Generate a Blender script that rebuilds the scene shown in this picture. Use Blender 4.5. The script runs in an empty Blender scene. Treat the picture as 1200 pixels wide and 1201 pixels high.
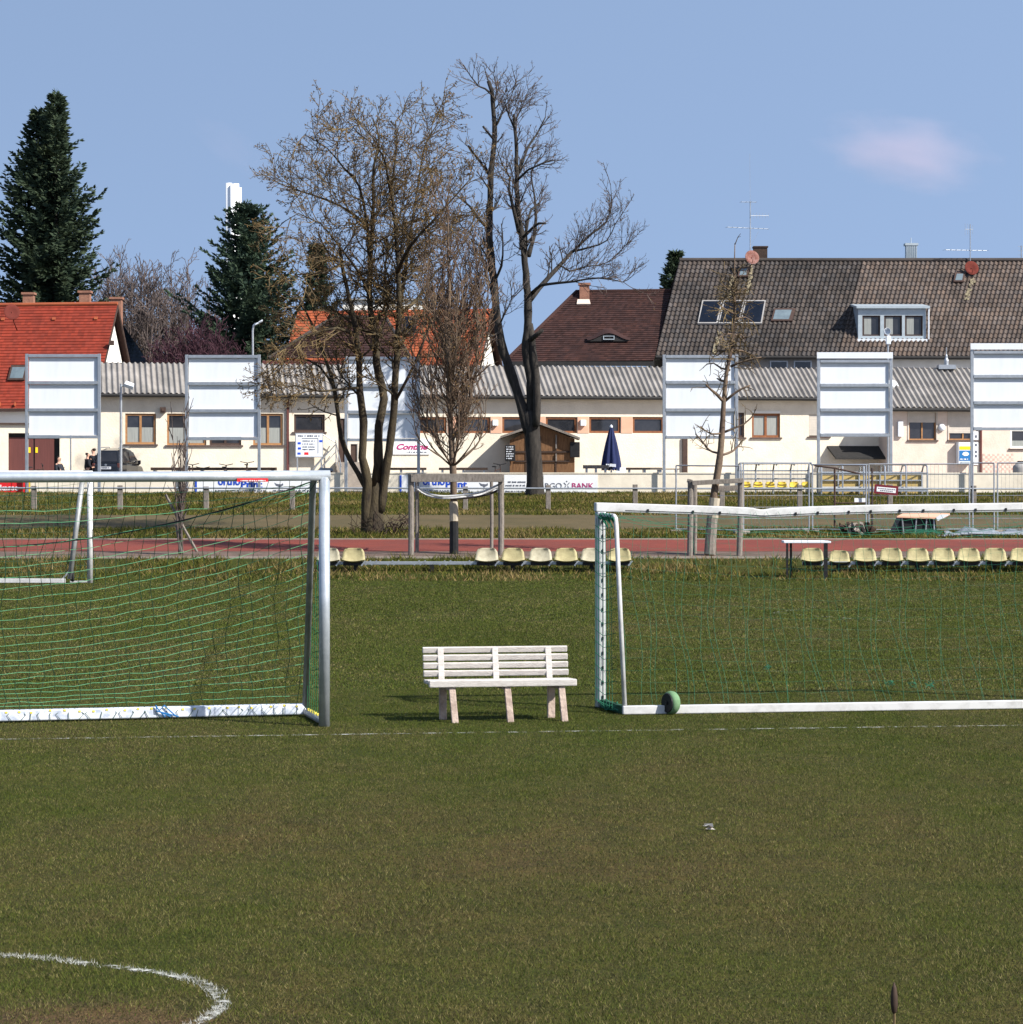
import bpy, math, random
import numpy as np
from mathutils import Vector, Matrix
rnd = random.Random(11)
nrs = np.random.RandomState(5)
sc = bpy.context.scene
COL = sc.collection
V = Vector
# ---------------------------------------------------------------- camera numbers, used to survey the place
F, CX, YH, H = 3000.0, 600.0, 559.0, 2.5
def P(px, py, d): return V(((px - CX) * d / F, d, H + (YH - py) * d / F))
def X(px, d): return (px - CX) * d / F
def Z(py, d): return H + (YH - py) * d / F
# ground profile along the view direction
TY = [-60, 56, 60, 62, 63.8, 66.6, 71.4, 75, 76.5, 85, 88, 96, 102.5, 104, 112, 5000]
TZ = [0, 0, .06, .16, .45, .55, .74, .85, .893, 1.253, 1.33, 1.6, 1.84, 1.9, 2.0, 2.0]
def zt(y): return float(np.interp(y, TY, TZ))
T9 = math.radians(9); U9 = V((math.cos(T9), math.sin(T9), 0)); N9 = V((math.sin(T9), -math.cos(T9), 0))
TH = math.radians(14)
UX = V((math.cos(TH), math.sin(TH), 0)); NX = V((math.sin(TH), -math.cos(TH), 0)); ZV = V((0, 0, 1))

# ---------------------------------------------------------------- materials
MATS = {}
def M(name, c1, c2=None, scale=4, rough=.75, metal=0, bump=0, bscale=None, stretch=None, spec=.18, detail=6, tint=False, lo=.35, hi=.65, transl=0):
    m = bpy.data.materials.new(name); m.use_nodes = True
    nt = m.node_tree; b = nt.nodes['Principled BSDF']; L = nt.links.new
    b.inputs['Roughness'].default_value = rough; b.inputs['Metallic'].default_value = metal
    b.inputs['Specular IOR Level'].default_value = spec
    c2 = c2 or tuple(x * .8 for x in c1)
    tc = nt.nodes.new('ShaderNodeTexCoord'); mp = nt.nodes.new('ShaderNodeMapping')
    L(tc.outputs['Object'], mp.inputs[0])
    if stretch: mp.inputs['Scale'].default_value = stretch
    n = nt.nodes.new('ShaderNodeTexNoise'); n.inputs['Scale'].default_value = scale; n.inputs['Detail'].default_value = detail
    n.inputs['Roughness'].default_value = .65
    L(mp.outputs[0], n.inputs['Vector'])
    r = nt.nodes.new('ShaderNodeValToRGB'); L(n.outputs['Fac'], r.inputs[0])
    r.color_ramp.elements[0].position = lo; r.color_ramp.elements[1].position = hi
    r.color_ramp.elements[0].color = (*c1, 1); r.color_ramp.elements[1].color = (*c2, 1)
    out = r.outputs[0]
    if tint:
        a = nt.nodes.new('ShaderNodeAttribute'); a.attribute_name = 'tint'
        mx = nt.nodes.new('ShaderNodeMix'); mx.data_type = 'RGBA'; mx.blend_type = 'MULTIPLY'; mx.inputs[0].default_value = 1
        L(out, mx.inputs[6]); L(a.outputs['Color'], mx.inputs[7]); out = mx.outputs[2]
    L(out, b.inputs['Base Color'])
    if transl:
        t = nt.nodes.new('ShaderNodeBsdfTranslucent'); ms = nt.nodes.new('ShaderNodeMixShader'); ms.inputs[0].default_value = transl
        L(out, t.inputs['Color']); L(b.outputs[0], ms.inputs[1]); L(t.outputs[0], ms.inputs[2])
        L(ms.outputs[0], nt.nodes['Material Output'].inputs[0])
    if bump:
        n2 = nt.nodes.new('ShaderNodeTexNoise'); n2.inputs['Scale'].default_value = bscale or scale * 4; n2.inputs['Detail'].default_value = 4
        L(mp.outputs[0], n2.inputs['Vector'])
        bp = nt.nodes.new('ShaderNodeBump'); bp.inputs['Strength'].default_value = bump; bp.inputs['Distance'].default_value = .02
        L(n2.outputs['Fac'], bp.inputs['Height']); L(bp.outputs[0], b.inputs['Normal'])
    MATS[name] = m
    return m
m_cream = M('cream_plaster', (.70, .63, .515), (.57, .505, .41), 1.1, .9, bump=.6, bscale=14, detail=9, lo=.38, hi=.75)
m_pinkwall = M('pale_rose_plaster', (.66, .545, .46), (.56, .455, .38), 1.2, .9, bump=.5, bscale=14)
m_white = M('white_plaster', (.78, .76, .71), (.70, .67, .61), .8, .9, bump=.2)
m_wall = M('low_wall_paint', (.72, .65, .53), (.54, .48, .39), .9, .9, bump=.4, detail=9, lo=.4, hi=.75)
m_greywall = M('grey_render', (.30, .29, .28), (.24, .23, .22), 1, .9)
m_salmon = M('salmon_panel', (.62, .36, .25), (.57, .32, .22), 2, .8)
m_panel = M('white_board', (.68, .71, .75), (.62, .65, .695), 1.6, .5, stretch=(1.5, 1.5, .25), detail=8)
m_paperwhite = M('white_print', (.72, .73, .74), (.67, .68, .70), 1.5, .6)
m_galv = M('galvanised_steel', (.46, .48, .50), (.34, .36, .38), 6, .42, .75, lo=.3, hi=.7)
m_alu = M('matt_aluminium', (.52, .56, .60), (.36, .40, .44), 5, .38, .5, spec=.4)
m_alud = M('weathered_aluminium_base', (.72, .75, .80), (.42, .47, .56), 7, .5, .25, lo=.45, hi=.6)
m_stay = M('dull_grey_steel', (.33, .34, .34), (.22, .225, .225), 5, .5, .3)
m_whitebar = M('white_lacquer', (.53, .53, .525), (.36, .355, .345), 6, .5, lo=.45, hi=.75)
m_net = M('green_net_cord', (.075, .25, .12), (.13, .36, .19), 9, .8)
m_nets = M('dense_green_net_cord', (.015, .11, .045), (.03, .16, .07), 9, .85)
m_netq = M('faded_teal_net_cord', (.02, .12, .075), (.03, .16, .09), 9, .85)
m_netd = M('dark_net_cord', (.018, .06, .03), (.03, .08, .05), 9, .85)
m_nety = M('yellow_net_clip', (.65, .55, .08), (.6, .5, .1), 9, .6)
m_rope = M('black_rope', (.02, .02, .02), (.03, .03, .03), 9, .9)
m_benchw = M('bleached_white_wood', (.55, .515, .48), (.33, .30, .275), 9, .8, stretch=(1.2, 1.2, 9), bump=.5, lo=.42, hi=.82, detail=10)
m_benchleg = M('bench_leg_wood', (.50, .40, .335), (.32, .24, .20), 9, .85, bump=.5)
m_greywood = M('weathered_grey_wood', (.23, .20, .175), (.135, .118, .10), 7, .85, stretch=(3, 3, 1), bump=.5)
m_darkwood = M('shed_brown_boards', (.20, .105, .05), (.09, .045, .022), 5, .8, stretch=(6, 6, .5), bump=.5)
m_blackwood = M('dark_brown_wood', (.055, .035, .025), (.035, .024, .02), 6, .7)
m_frame = M('brown_window_frame', (.24, .095, .04), (.17, .065, .03), 6, .6)
m_oak = M('oak_window_frame', (.34, .18, .08), (.26, .13, .055), 6, .6)
m_dframe = M('dark_window_frame', (.07, .045, .035), (.05, .03, .025), 6, .6)
m_glass = M('window_glass', (.012, .013, .016), (.03, .03, .034), 1.3, .06, spec=.5)
m_curtain = M('window_curtain', (.30, .31, .29), (.22, .23, .22), 5, .5, stretch=(7, 7, .3))
m_bluegl = M('solar_collector_glass', (.006, .009, .016), (.010, .014, .024), 2, .12, spec=.04)
m_paleglass = M('skylight_glass', (.14, .18, .20), (.10, .13, .15), 2, .15)
m_shutter = M('roller_shutter', (.52, .47, .41), (.45, .41, .36), 3, .7)
m_sill = M('dark_sill', (.10, .07, .06), (.07, .05, .045), 5, .7)
m_corr = M('corrugated_fibre_cement', (.285, .262, .24), (.145, .135, .125), 1.1, .9, bump=.3, tint=True, lo=.3, hi=.72)
m_red = M('red_clay_tile', (.235, .036, .020), (.175, .029, .017), .8, .8, tint=True)
m_orange = M('orange_clay_tile', (.31, .085, .035), (.25, .06, .028), .8, .75, tint=True)
m_brown = M('brown_clay_tile', (.046, .0205, .0165), (.030, .0145, .0125), .9, .75, tint=True)
m_grey = M('lichen_grey_tile', (.070, .058, .052), (.031, .027, .025), .45, .8, tint=True, lo=.3, hi=.7, detail=9)
m_dark = M('dark_fascia', (.03, .028, .027), (.02, .02, .02), 5, .7)
m_zinc = M('zinc_sheet', (.40, .45, .48), (.33, .38, .41), 3, .5, .3)
m_brick = M('chimney_brick', (.30, .15, .10), (.20, .10, .07), 5, .9, bump=.5)
m_dish = M('rusty_dish', (.13, .03, .022), (.10, .025, .02), 4, .9, spec=.1)
m_dish2 = M('faded_dish', (.26, .15, .13), (.16, .06, .045), 5, .9, spec=.1)
m_bark = M('grey_bark', (.05, .044, .038), (.021, .0185, .017), 3.5, .95, bump=1.0, bscale=18, stretch=(3, 3, .7))
m_barky = M('lichen_bark', (.072, .057, .033), (.024, .019, .015), 2.2, .95, bump=1.0, bscale=16, stretch=(2, 2, .8))
m_young = M('young_tree_bark', (.17, .125, .085), (.085, .058, .045), 2.5, .9, bump=.6, bscale=20)
m_ltwig = M('lichen_twigs', (.15, .108, .05), (.08, .058, .036), 1.2, .9)
m_gtwig = M('grey_twigs', (.12, .095, .085), (.085, .065, .055), 1.5, .9)
m_bud = M('buds_and_dry_leaves', (.19, .115, .038), (.11, .068, .03), 2.5, .8, transl=.2)
m_ctwig = M('red_brown_twigs', (.21, .135, .09), (.145, .092, .062), 2, .9)
m_mauve = M('mauve_twigs', (.075, .032, .042), (.046, .023, .031), 1, .9)
m_fgrey = M('far_grey_twigs', (.15, .118, .105), (.11, .085, .078), 1, .9)
m_fir = M('fir_needles', (.030, .050, .031), (.052, .068, .032), .8, .8, transl=.12, lo=.4, hi=.75)
m_pine = M('pine_needles', (.032, .056, .040), (.048, .072, .038), .9, .8, transl=.12)
m_seat = M('aged_yellow_plastic', (.40, .355, .19), (.26, .225, .12), 5, .6, detail=9)
m_seat2 = M('bleached_cream_plastic', (.42, .385, .28), (.26, .235, .165), 5, .6, detail=9)
m_yseat = M('yellow_plastic', (.70, .50, .07), (.62, .44, .06), 4, .5)
m_black = M('black_paint', (.012, .012, .013), (.02, .02, .021), 5, .5)
m_carpaint = M('black_car_paint', (.008, .009, .012), (.012, .013, .016), 2, .12, spec=.6)
m_rubber = M('black_rubber', (.018, .018, .018), (.026, .026, .026), 8, .9)
m_blue = M('navy_canvas', (.018, .026, .085), (.012, .018, .06), 3, .8, stretch=(5, 5, .5))
m_textblue = M('blue_lettering', (.012, .06, .42), (.015, .07, .45), 3, .6)
m_textgrey = M('grey_lettering', (.10, .11, .14), (.12, .13, .16), 3, .6)
m_textred = M('raspberry_lettering', (.36, .03, .14), (.36, .03, .14), 3, .6)
m_signred = M('red_print', (.62, .02, .025), (.58, .02, .025), 3, .55)
m_yellow = M('yellow_print', (.75, .55, .02), (.72, .52, .02), 3, .55)
m_cyan = M('blue_print', (.02, .14, .36), (.02, .13, .33), 3, .5)
m_door = M('maroon_boards', (.125, .045, .04), (.09, .033, .03), 5, .7, stretch=(9, 9, .2))
m_conc = M('worn_concrete', (.30, .26, .22), (.22, .19, .165), 3, .9, bump=.3)
m_tarp = M('grey_tarpaulin', (.24, .27, .30), (.12, .14, .16), 4, .5, bump=.6, bscale=6)
m_skin = M('skin', (.50, .30, .22), (.46, .27, .20), 8, .6)
m_cloth = M('black_jacket_cloth', (.012, .013, .018), (.02, .021, .026), 9, .85)
m_cloth2 = M('charcoal_jacket_cloth', (.03, .032, .04), (.018, .02, .026), 9, .85)
m_jeans = M('dark_trousers', (.025, .03, .045), (.018, .022, .034), 9, .85)
m_hair = M('dark_hair', (.02, .014, .01), (.03, .02, .014), 9, .7)
m_wheelgreen = M('faded_green_tyre', (.15, .26, .14), (.10, .18, .09), 9, .8)
m_ply = M('yellowed_plywood', (.45, .33, .13), (.38, .28, .11), 1.5, .7)
m_blade = M('turf_blades', (1, 1, 1), (.86, .86, .86), 9, .95, tint=True, transl=.3, spec=.03)
m_paint = M('chalk_line_paint', (.62, .62, .58), (.48, .48, .43), 14, .9)
m_track = M('red_track_rubber', (.185, .042, .028), (.13, .036, .027), .7, .9, bump=.4, bscale=60)
m_gravel = M('gravel_strip', (.15, .10, .08), (.085, .065, .05), 3, .95, bump=.6, bscale=40)
m_path = M('dirt_path_soil', (.105, .076, .036), (.070, .056, .024), .5, .95, bump=.6, bscale=30)
m_paving = M('terrace_paving', (.32, .29, .26), (.25, .23, .2), 2, .9, bump=.3)
m_tilewall = M('decor_tile', (.62, .47, .40), (.45, .25, .2), 9, .6)
m_far = M('pale_concrete_far', (.78, .78, .78), (.70, .71, .73), .05, .9)
m_clear = M('scratched_acrylic', (.40, .42, .42), (.34, .36, .36), 3, .2)

# ---------------------------------------------------------------- mesh builder
class MB:
    def __init__(s): s.v = []; s.f = []; s.tint = None
    def add(s, vs, fs):
        b = len(s.v); s.v += [tuple(p) for p in vs]; s.f += [tuple(b + i for i in q) for q in fs]; return s
    def hexa(s, p):
        return s.add(p, [(0, 3, 2, 1), (4, 5, 6, 7), (0, 1, 5, 4), (1, 2, 6, 5), (2, 3, 7, 6), (3, 0, 4, 7)])
    def box(s, x0, x1, y0, y1, z0, z1):
        return s.hexa([(x0, y0, z0), (x1, y0, z0), (x1, y1, z0), (x0, y1, z0), (x0, y0, z1), (x1, y0, z1), (x1, y1, z1), (x0, y1, z1)])
    def obox(s, c, a, b, d):
        c, a, b, d = V(c), V(a), V(b), V(d)
        return s.hexa([c - a - b - d, c + a - b - d, c + a + b - d, c - a + b - d, c - a - b + d, c + a - b + d, c + a + b + d, c - a + b + d])
    def bar(s, p, q, w, h, up=(0, 0, 1)):
        p, q = V(p), V(q); t = (q - p); a = t.cross(V(up))
        if a.length < 1e-6: a = t.cross(V((0, 1, 0)))
        a.normalize(); b = a.cross(t).normalized()
        return s.obox((p + q) / 2, a * w / 2, t / 2, b * h / 2)
    def poly(s, pts): return s.add(pts, [tuple(range(len(pts)))])
    def prism(s, pts, vec):
        n = len(pts); vec = V(vec); vs = [V(p) for p in pts] + [V(p) + vec for p in pts]
        fs = [tuple(range(n)), tuple(range(2 * n - 1, n - 1, -1))] + [(i, i + n, (i + 1) % n + n, (i + 1) % n) for i in range(n)]
        return s.add(vs, fs)
    def tube(s, pts, r, n=8, cap=True):
        pts = [V(p) for p in pts]; k = len(pts)
        rr = r if isinstance(r, (list, tuple)) else [r] * k
        ref = None; vs = []
        for i, p in enumerate(pts):
            t = (pts[min(i + 1, k - 1)] - pts[max(i - 1, 0)])
            if t.length < 1e-9: t = V((0, 0, 1))
            t.normalize()
            if ref is None: ref = t.orthogonal().normalized()
            a = ref - t * ref.dot(t)
            if a.length < 1e-6: a = t.orthogonal()
            a.normalize(); ref = a; b = t.cross(a)
            for j in range(n):
                an = 2 * math.pi * j / n
                vs.append(p + (a * math.cos(an) + b * math.sin(an)) * rr[i])
        fs = [(i * n + j, i * n + (j + 1) % n, (i + 1) * n + (j + 1) % n, (i + 1) * n + j) for i in range(k - 1) for j in range(n)]
        if cap: fs += [tuple(range(n - 1, -1, -1)), tuple((k - 1) * n + j for j in range(n))]
        return s.add(vs, fs)
    def lathe(s, prof, c, n=16, axis=None):
        c = V(c); vs = []; fs = []
        A = V(axis or (0, 0, 1)).normalized(); a = A.orthogonal().normalized(); b = A.cross(a)
        for (r, z) in prof:
            for j in range(n):
                an = 2 * math.pi * j / n; vs.append(c + a * (r * math.cos(an)) + b * (r * math.sin(an)) + A * z)
        for i in range(len(prof) - 1):
            for j in range(n): fs.append((i * n + j, i * n + (j + 1) % n, (i + 1) * n + (j + 1) % n, (i + 1) * n + j))
        fs += [tuple(range(n - 1, -1, -1)), tuple((len(prof) - 1) * n + j for j in range(n))]
        return s.add(vs, fs)
    def build(s, name, mat, parent=None, smooth=False, bevel=0):
        me = bpy.data.meshes.new(name)
        off = wloc(parent) if parent is not None else V((0, 0, 0))
        me.from_pydata([(a - off.x, b - off.y, c - off.z) for a, b, c in s.v], [], s.f)
        me.materials.append(mat)
        if smooth: me.polygons.foreach_set('use_smooth', [True] * len(me.polygons))
        if s.tint is not None:
            at = me.color_attributes.new('tint', 'FLOAT_COLOR', 'CORNER')
            arr = []
            for p in me.polygons:
                t = s.tint[p.index]; arr += [t[0], t[1], t[2], 1] * p.loop_total
            at.data.foreach_set('color', arr)
        me.update()
        o = bpy.data.objects.new(name, me); COL.objects.link(o)
        if parent is not None: o.parent = parent
        if bevel:
            b = o.modifiers.new('Bevel', 'BEVEL'); b.width = bevel; b.segments = 2; b.limit_method = 'ANGLE'
        return o
def wloc(o):
    l = V(o.location)
    while o.parent: o = o.parent; l = l + V(o.location)
    return l
def thing(name, label, cat, loc, group=None):
    o = bpy.data.objects.new(name, None); COL.objects.link(o); o.location = V(loc); o.empty_display_size = .2
    return tag(o, label, cat, group)
def tag(o, label, cat, group=None):
    o['label'] = label; o['category'] = cat
    if group: o['group'] = group
    return o
def struct(o, kind='structure'): o['kind'] = kind; return o
def copy_tree(o, parent=None, label=None):
    c = o.copy(); COL.objects.link(c)
    if parent is not None: c.parent = parent
    for ch in list(o.children): copy_tree(ch, c)
    if label: c['label'] = label
    return c
def text(txt, o0, U, W, Hh, name, mat, parent, shear=0, bold=.0, thick=.01):
    """lettering as a thin mesh: o0 = lower left corner, U = reading direction, W x Hh metres"""
    cu = bpy.data.curves.new('lettering', 'FONT'); cu.body = txt; cu.shear = shear; cu.offset = bold; cu.extrude = .01
    ob = bpy.data.objects.new('lettering', cu); COL.objects.link(ob)
    dg = bpy.context.evaluated_depsgraph_get(); me = bpy.data.meshes.new_from_object(ob.evaluated_get(dg))
    bpy.data.objects.remove(ob); vs = [v.co.copy() for v in me.vertices]
    x0 = min(v.x for v in vs); x1 = max(v.x for v in vs); y0 = min(v.y for v in vs); y1 = max(v.y for v in vs)
    N = U.cross(ZV).normalized(); off = wloc(parent) if parent else V((0, 0, 0))
    for v in me.vertices:
        c = v.co
        v.co = o0 + U * ((c.x - x0) / (x1 - x0) * W) + ZV * ((c.y - y0) / (y1 - y0) * Hh) + N * (thick * (.5 + c.z / .02)) - off
    me.materials.append(mat); o = bpy.data.objects.new(name, me); COL.objects.link(o)
    if parent: o.parent = parent
    return o
def scribble(mb, o0, U, W, h, r):
    """a line of writing too small to read"""
    N = U.cross(ZV).normalized(); u = 0
    while u < W - h * .4:
        w = r.uniform(.3, 1.0) * h
        w = min(w, W - u)
        mb.obox(o0 + U * (u + w / 2) + ZV * (h * r.uniform(.4, .5)) + N * .006, U * w / 2, N * .006, ZV * h * r.uniform(.3, .5))
        u += w + h * r.choice([.25, .3, .8])

class Fac:
    """a vertical wall plane fixed by two surveyed points; U runs right, N points to the viewer"""
    def __init__(s, pa, da, pb, db, push=0):
        A = V((X(pa, da), da, 0)); B = V((X(pb, db), db, 0)); s.U = (B - A).normalized(); s.N = V((s.U.y, -s.U.x, 0)); s.O = A + s.N * push
    def u(s, px):
        k = (px - CX) / F; return (k * s.O.y - s.O.x) / (s.U.x - k * s.U.y)
    def d(s, px): return s.O.y + s.U.y * s.u(px)
    def z(s, px, py): return Z(py, s.d(px))
    def p(s, u, n, z): return s.O + s.U * u + s.N * n + ZV * z
    def rect(s, a, b, y0, y1):
        m = (a + b) / 2; return (s.u(a), s.u(b), s.z(m, y1), s.z(m, y0))
    def box(s, mb, u0, u1, n0, n1, z0, z1):
        mb.hexa([s.p(u0, n1, z0), s.p(u1, n1, z0), s.p(u1, n0, z0), s.p(u0, n0, z0), s.p(u0, n1, z1), s.p(u1, n1, z1), s.p(u1, n0, z1), s.p(u0, n0, z1)])
    def wall(s, mb, u0, u1, z0, z1, holes, dep=.16):
        us = sorted({u0, u1, *[h[0] for h in holes], *[h[1] for h in holes]}); zs = sorted({z0, z1, *[h[2] for h in holes], *[h[3] for h in holes]})
        us = [a for a in us if u0 <= a <= u1]; zs = [a for a in zs if z0 <= a <= z1]
        for a, b in zip(us, us[1:]):
            for c, d in zip(zs, zs[1:]):
                cu, cz = (a + b) / 2, (c + d) / 2
                if any(h[0] < cu < h[1] and h[2] < cz < h[3] for h in holes): continue
                mb.poly([s.p(a, 0, c), s.p(b, 0, c), s.p(b, 0, d), s.p(a, 0, d)])
        for (a, b, c, d) in holes:
            q = [(a, c), (b, c), (b, d), (a, d)]
            for i in range(4):
                (e, f), (g, h) = q[i], q[(i + 1) % 4]
                mb.poly([s.p(e, 0, f), s.p(e, -dep, f), s.p(g, -dep, h), s.p(g, 0, h)])
    def window(s, r, parent, fm, pm=None, mull=1, fw=.09, dep=.13, sill=True, curtain=0, name='window', shutter=0):
        a, b, c, d = r; m = MB()
        for q in ((a, a + fw, c, d), (b - fw, b, c, d), (a + fw, b - fw, c, c + fw), (a + fw, b - fw, d - fw, d)): s.box(m, q[0], q[1], -dep, -dep + .07, q[2], q[3])
        for i in range(mull):
            u = a + (b - a) * (i + 1) / (mull + 1); s.box(m, u - fw * .55, u + fw * .55, -dep, -dep + .065, c + fw, d - fw)
        w = m.build(name, fm, parent)
        g = MB(); s.box(g, a + .01, b - .01, -dep - .02, -dep + .015, c + .01, d - .01); g.build('pane', pm or m_glass, w)
        if curtain:
            g = MB(); s.box(g, a + fw, b - fw, -dep + .016, -dep + .024, c + fw, c + (d - c) * curtain); g.build('curtain', m_curtain, w)
        if shutter:
            g = MB(); n = max(3, int((d - c) * shutter / .06))
            for i in range(n):
                z1 = d - (d - c) * shutter * i / n; z0 = d - (d - c) * shutter * (i + 1) / n
                s.box(g, a + .02, b - .02, -dep + .072, -dep + .092 + .004 * (i % 2), z0, z1)
            g.build('shutter', m_shutter, w)
        if sill:
            g = MB(); s.box(g, a - .08, b + .08, -dep, .08, c - .07, c - .002); g.build('sill', m_sill, w)
        return w

def tiled_roof(name, TL, TR, BL, BR, mat, parent, pu=.3, pv=.33, amp=.03, lip=.025, k=6, var=.25, seed=1, wave='sin', hue=.06):
    """real courses of tiles: a wavy profile across, a step at every course, one tint per tile"""
    r = random.Random(seed); TL, TR, BL, BR = map(V, (TL, TR, BL, BR))
    W = max((TR - TL).length, (BR - BL).length); Hh = (((BL + BR) - (TL + TR)) / 2).length
    nt = max(2, round(W / pu)); rows = max(1, round(Hh / pv)); Nn = (BR - BL).cross(((TL + TR) - (BL + BR)) / 2).normalized()
    if Nn.z < 0: Nn = -Nn
    nu = nt * k; m = MB(); vs = []; fs = []; tint = []
    for row in range(rows):
        for e in (0, 1):
            t = (row + e) / rows
            L, Rr = TL.lerp(BL, t), TR.lerp(BR, t)
            for i in range(nu + 1):
                ph = i / k % 1
                w = amp * (math.sin(2 * math.pi * ph) if wave == 'sin' else 0)
                vs.append(L.lerp(Rr, i / nu) + Nn * (w + lip * e))
    for row in range(rows):
        sh = [1 + var * r.uniform(-1, 1) for _ in range(nt)]
        hh = [1 + hue * r.uniform(-1, 1) for _ in range(nt)]
        b0 = row * 2 * (nu + 1); b1 = b0 + nu + 1
        for i in range(nu):
            fs.append((b1 + i, b1 + i + 1, b0 + i + 1, b0 + i)); q = i // k; tint.append((sh[q] * hh[q], sh[q], sh[q] / hh[q]))
        if row < rows - 1:
            c0 = b1 + nu + 1
            for i in range(nu):
                fs.append((c0 + i, c0 + i + 1, b1 + i + 1, b1 + i)); q = i // k; tint.append((sh[q], sh[q], sh[q]))
    m.add(vs, fs); m.tint = tint
    return m.build(name, mat, parent, smooth=False)
# ---------------------------------------------------------------- ground
LAT = np.random.RandomState(3).rand(256, 256)
def vnoise(x, y):
    xi = np.floor(x).astype(int); yi = np.floor(y).astype(int); fx = x - xi; fy = y - yi
    fx = fx * fx * (3 - 2 * fx); fy = fy * fy * (3 - 2 * fy)
    g = lambda a, b: LAT[a % 256, b % 256]
    return (g(xi, yi) * (1 - fx) + g(xi + 1, yi) * fx) * (1 - fy) + (g(xi, yi + 1) * (1 - fx) + g(xi + 1, yi + 1) * fx) * fy
def fbm(x, y, o=4):
    s = 0; a = .5; t = 0
    for i in range(o): s = s + a * vnoise(x * 2 ** i + 17 * i, y * 2 ** i + 9 * i); t += a; a *= .55
    return s / t
def blob(x, y, cx, cy, rx, ry): return np.exp(-(((x - cx) / rx) ** 2 + ((y - cy) / ry) ** 2))
def bare(x, y): return blob(x, y, -1.9, 11.75, .95, .45) * np.clip(fbm(x * 2.2 + 9, y * 2.2, 3) * 2.6 - .55, 0, 1)
def wear(x, y):
    """how bare and brown the turf is, 0..1: worn by play, not by light"""
    w = .80 * (fbm(x * .55, y * .28) - .5) + .75 * (fbm(x * 2.1 + 40, y * 1.1 + 7) - .5) + .36
    w = w + .55 * bare(x, y) + .30 * blob(x, y, -6, 36, 4, 5) + .22 * blob(x, y, 1, 17.5, 5, 3.2) + .12 * blob(x, y, 4, 43, 6, 4) - .22 * np.clip((y - 27) / 8, 0, 1)
    w = w - .45 * blob(x, y, -.4, 26.3, 2.2, 1.3) - .30 * blob(x, y, -.6, 36, 2.0, 9) - .12 * blob(x, y, 1, 13, 2, 1.2)
    return np.clip(w, 0, 1)
C_GREEN = np.array([.046, .060, .011]); C_BROWN = np.array([.082, .060, .024])
xs = np.unique(np.concatenate([np.arange(-16, 16.01, .25), np.arange(-60, 60.1, 4), np.linspace(-1500, 1500, 31)]))
ys = np.unique(np.concatenate([np.arange(9, 64, .25), np.arange(64, 104, .5), [-60, -30, 0, 4], TY, np.linspace(120, 4000, 20)]))
gx, gy = np.meshgrid(xs, ys); gz = np.interp(gy, TY, TZ)
def grid_mesh(name, gx, gy, gz, cols, mat):
    h, w = gx.shape; co = np.stack([gx, gy, gz], -1).reshape(-1, 3)
    i = np.arange((h - 1) * w).reshape(h - 1, w)[:, :-1].ravel(); q = np.stack([i, i + 1, i + w + 1, i + w], -1)
    me = bpy.data.meshes.new(name); me.vertices.add(len(co)); me.vertices.foreach_set('co', co.ravel())
    me.loops.add(q.size); me.loops.foreach_set('vertex_index', q.ravel()); me.polygons.add(len(q))
    me.polygons.foreach_set('loop_start', np.arange(0, q.size, 4)); me.polygons.foreach_set('loop_total', np.full(len(q), 4))
    me.polygons.foreach_set('use_smooth', np.ones(len(q), bool))
    if cols is not None:
        a = me.color_attributes.new('tint', 'FLOAT_COLOR', 'POINT'); a.data.foreach_set('color', np.concatenate([cols.reshape(-1, 3), np.ones((h * w, 1))], 1).ravel())
    me.materials.append(mat); me.update(calc_edges=True); o = bpy.data.objects.new(name, me); COL.objects.link(o); return o
wr = wear(gx, gy)[..., None]
br = bare(gx, gy)[..., None]; gcol = (C_GREEN * (1 - wr) + C_BROWN * wr) * .8 * (1 - .75 * br) + .75 * br * np.array([.088, .055, .034])
m_ground = bpy.data.materials.new('turf_soil'); m_ground.use_nodes = True
def _():
    nt = m_ground.node_tree; L = nt.links.new; b = nt.nodes['Principled BSDF']; b.inputs['Roughness'].default_value = .95; b.inputs['Specular IOR Level'].default_value = .1
    a = nt.nodes.new('ShaderNodeAttribute'); a.attribute_name = 'tint'; tc = nt.nodes.new('ShaderNodeTexCoord')
    out = a.outputs['Color']
    for sc_, lo, hi, c0, c1 in ((26, .3, .72, (.62, .60, .55, 1), (1.45, 1.42, 1.3, 1)), (2.4, .3, .7, (.82, .85, .9, 1), (1.2, 1.15, 1.05, 1)), (7, .3, .7, (.8, .88, .8, 1), (1.2, 1.1, 1.15, 1))):
        n = nt.nodes.new('ShaderNodeTexNoise'); n.inputs['Scale'].default_value = sc_; n.inputs['Detail'].default_value = 5; L(tc.outputs['Object'], n.inputs['Vector'])
        r = nt.nodes.new('ShaderNodeValToRGB'); r.color_ramp.elements[0].position = lo; r.color_ramp.elements[1].position = hi
        r.color_ramp.elements[0].color = c0; r.color_ramp.elements[1].color = c1; L(n.outputs['Fac'], r.inputs[0])
        m = nt.nodes.new('ShaderNodeMix'); m.data_type = 'RGBA'; m.blend_type = 'MULTIPLY'; m.inputs[0].default_value = 1
        L(out, m.inputs[6]); L(r.outputs[0], m.inputs[7]); out = m.outputs[2]
    L(out, b.inputs['Base Color'])
    n = nt.nodes.new('ShaderNodeTexNoise'); n.inputs['Scale'].default_value = 45; n.inputs['Detail'].default_value = 4; L(tc.outputs['Object'], n.inputs['Vector'])
    bp = nt.nodes.new('ShaderNodeBump'); bp.inputs['Strength'].default_value = .8; bp.inputs['Distance'].default_value = .04; L(n.outputs['Fac'], bp.inputs['Height']); L(bp.outputs[0], b.inputs['Normal'])
_()
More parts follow.
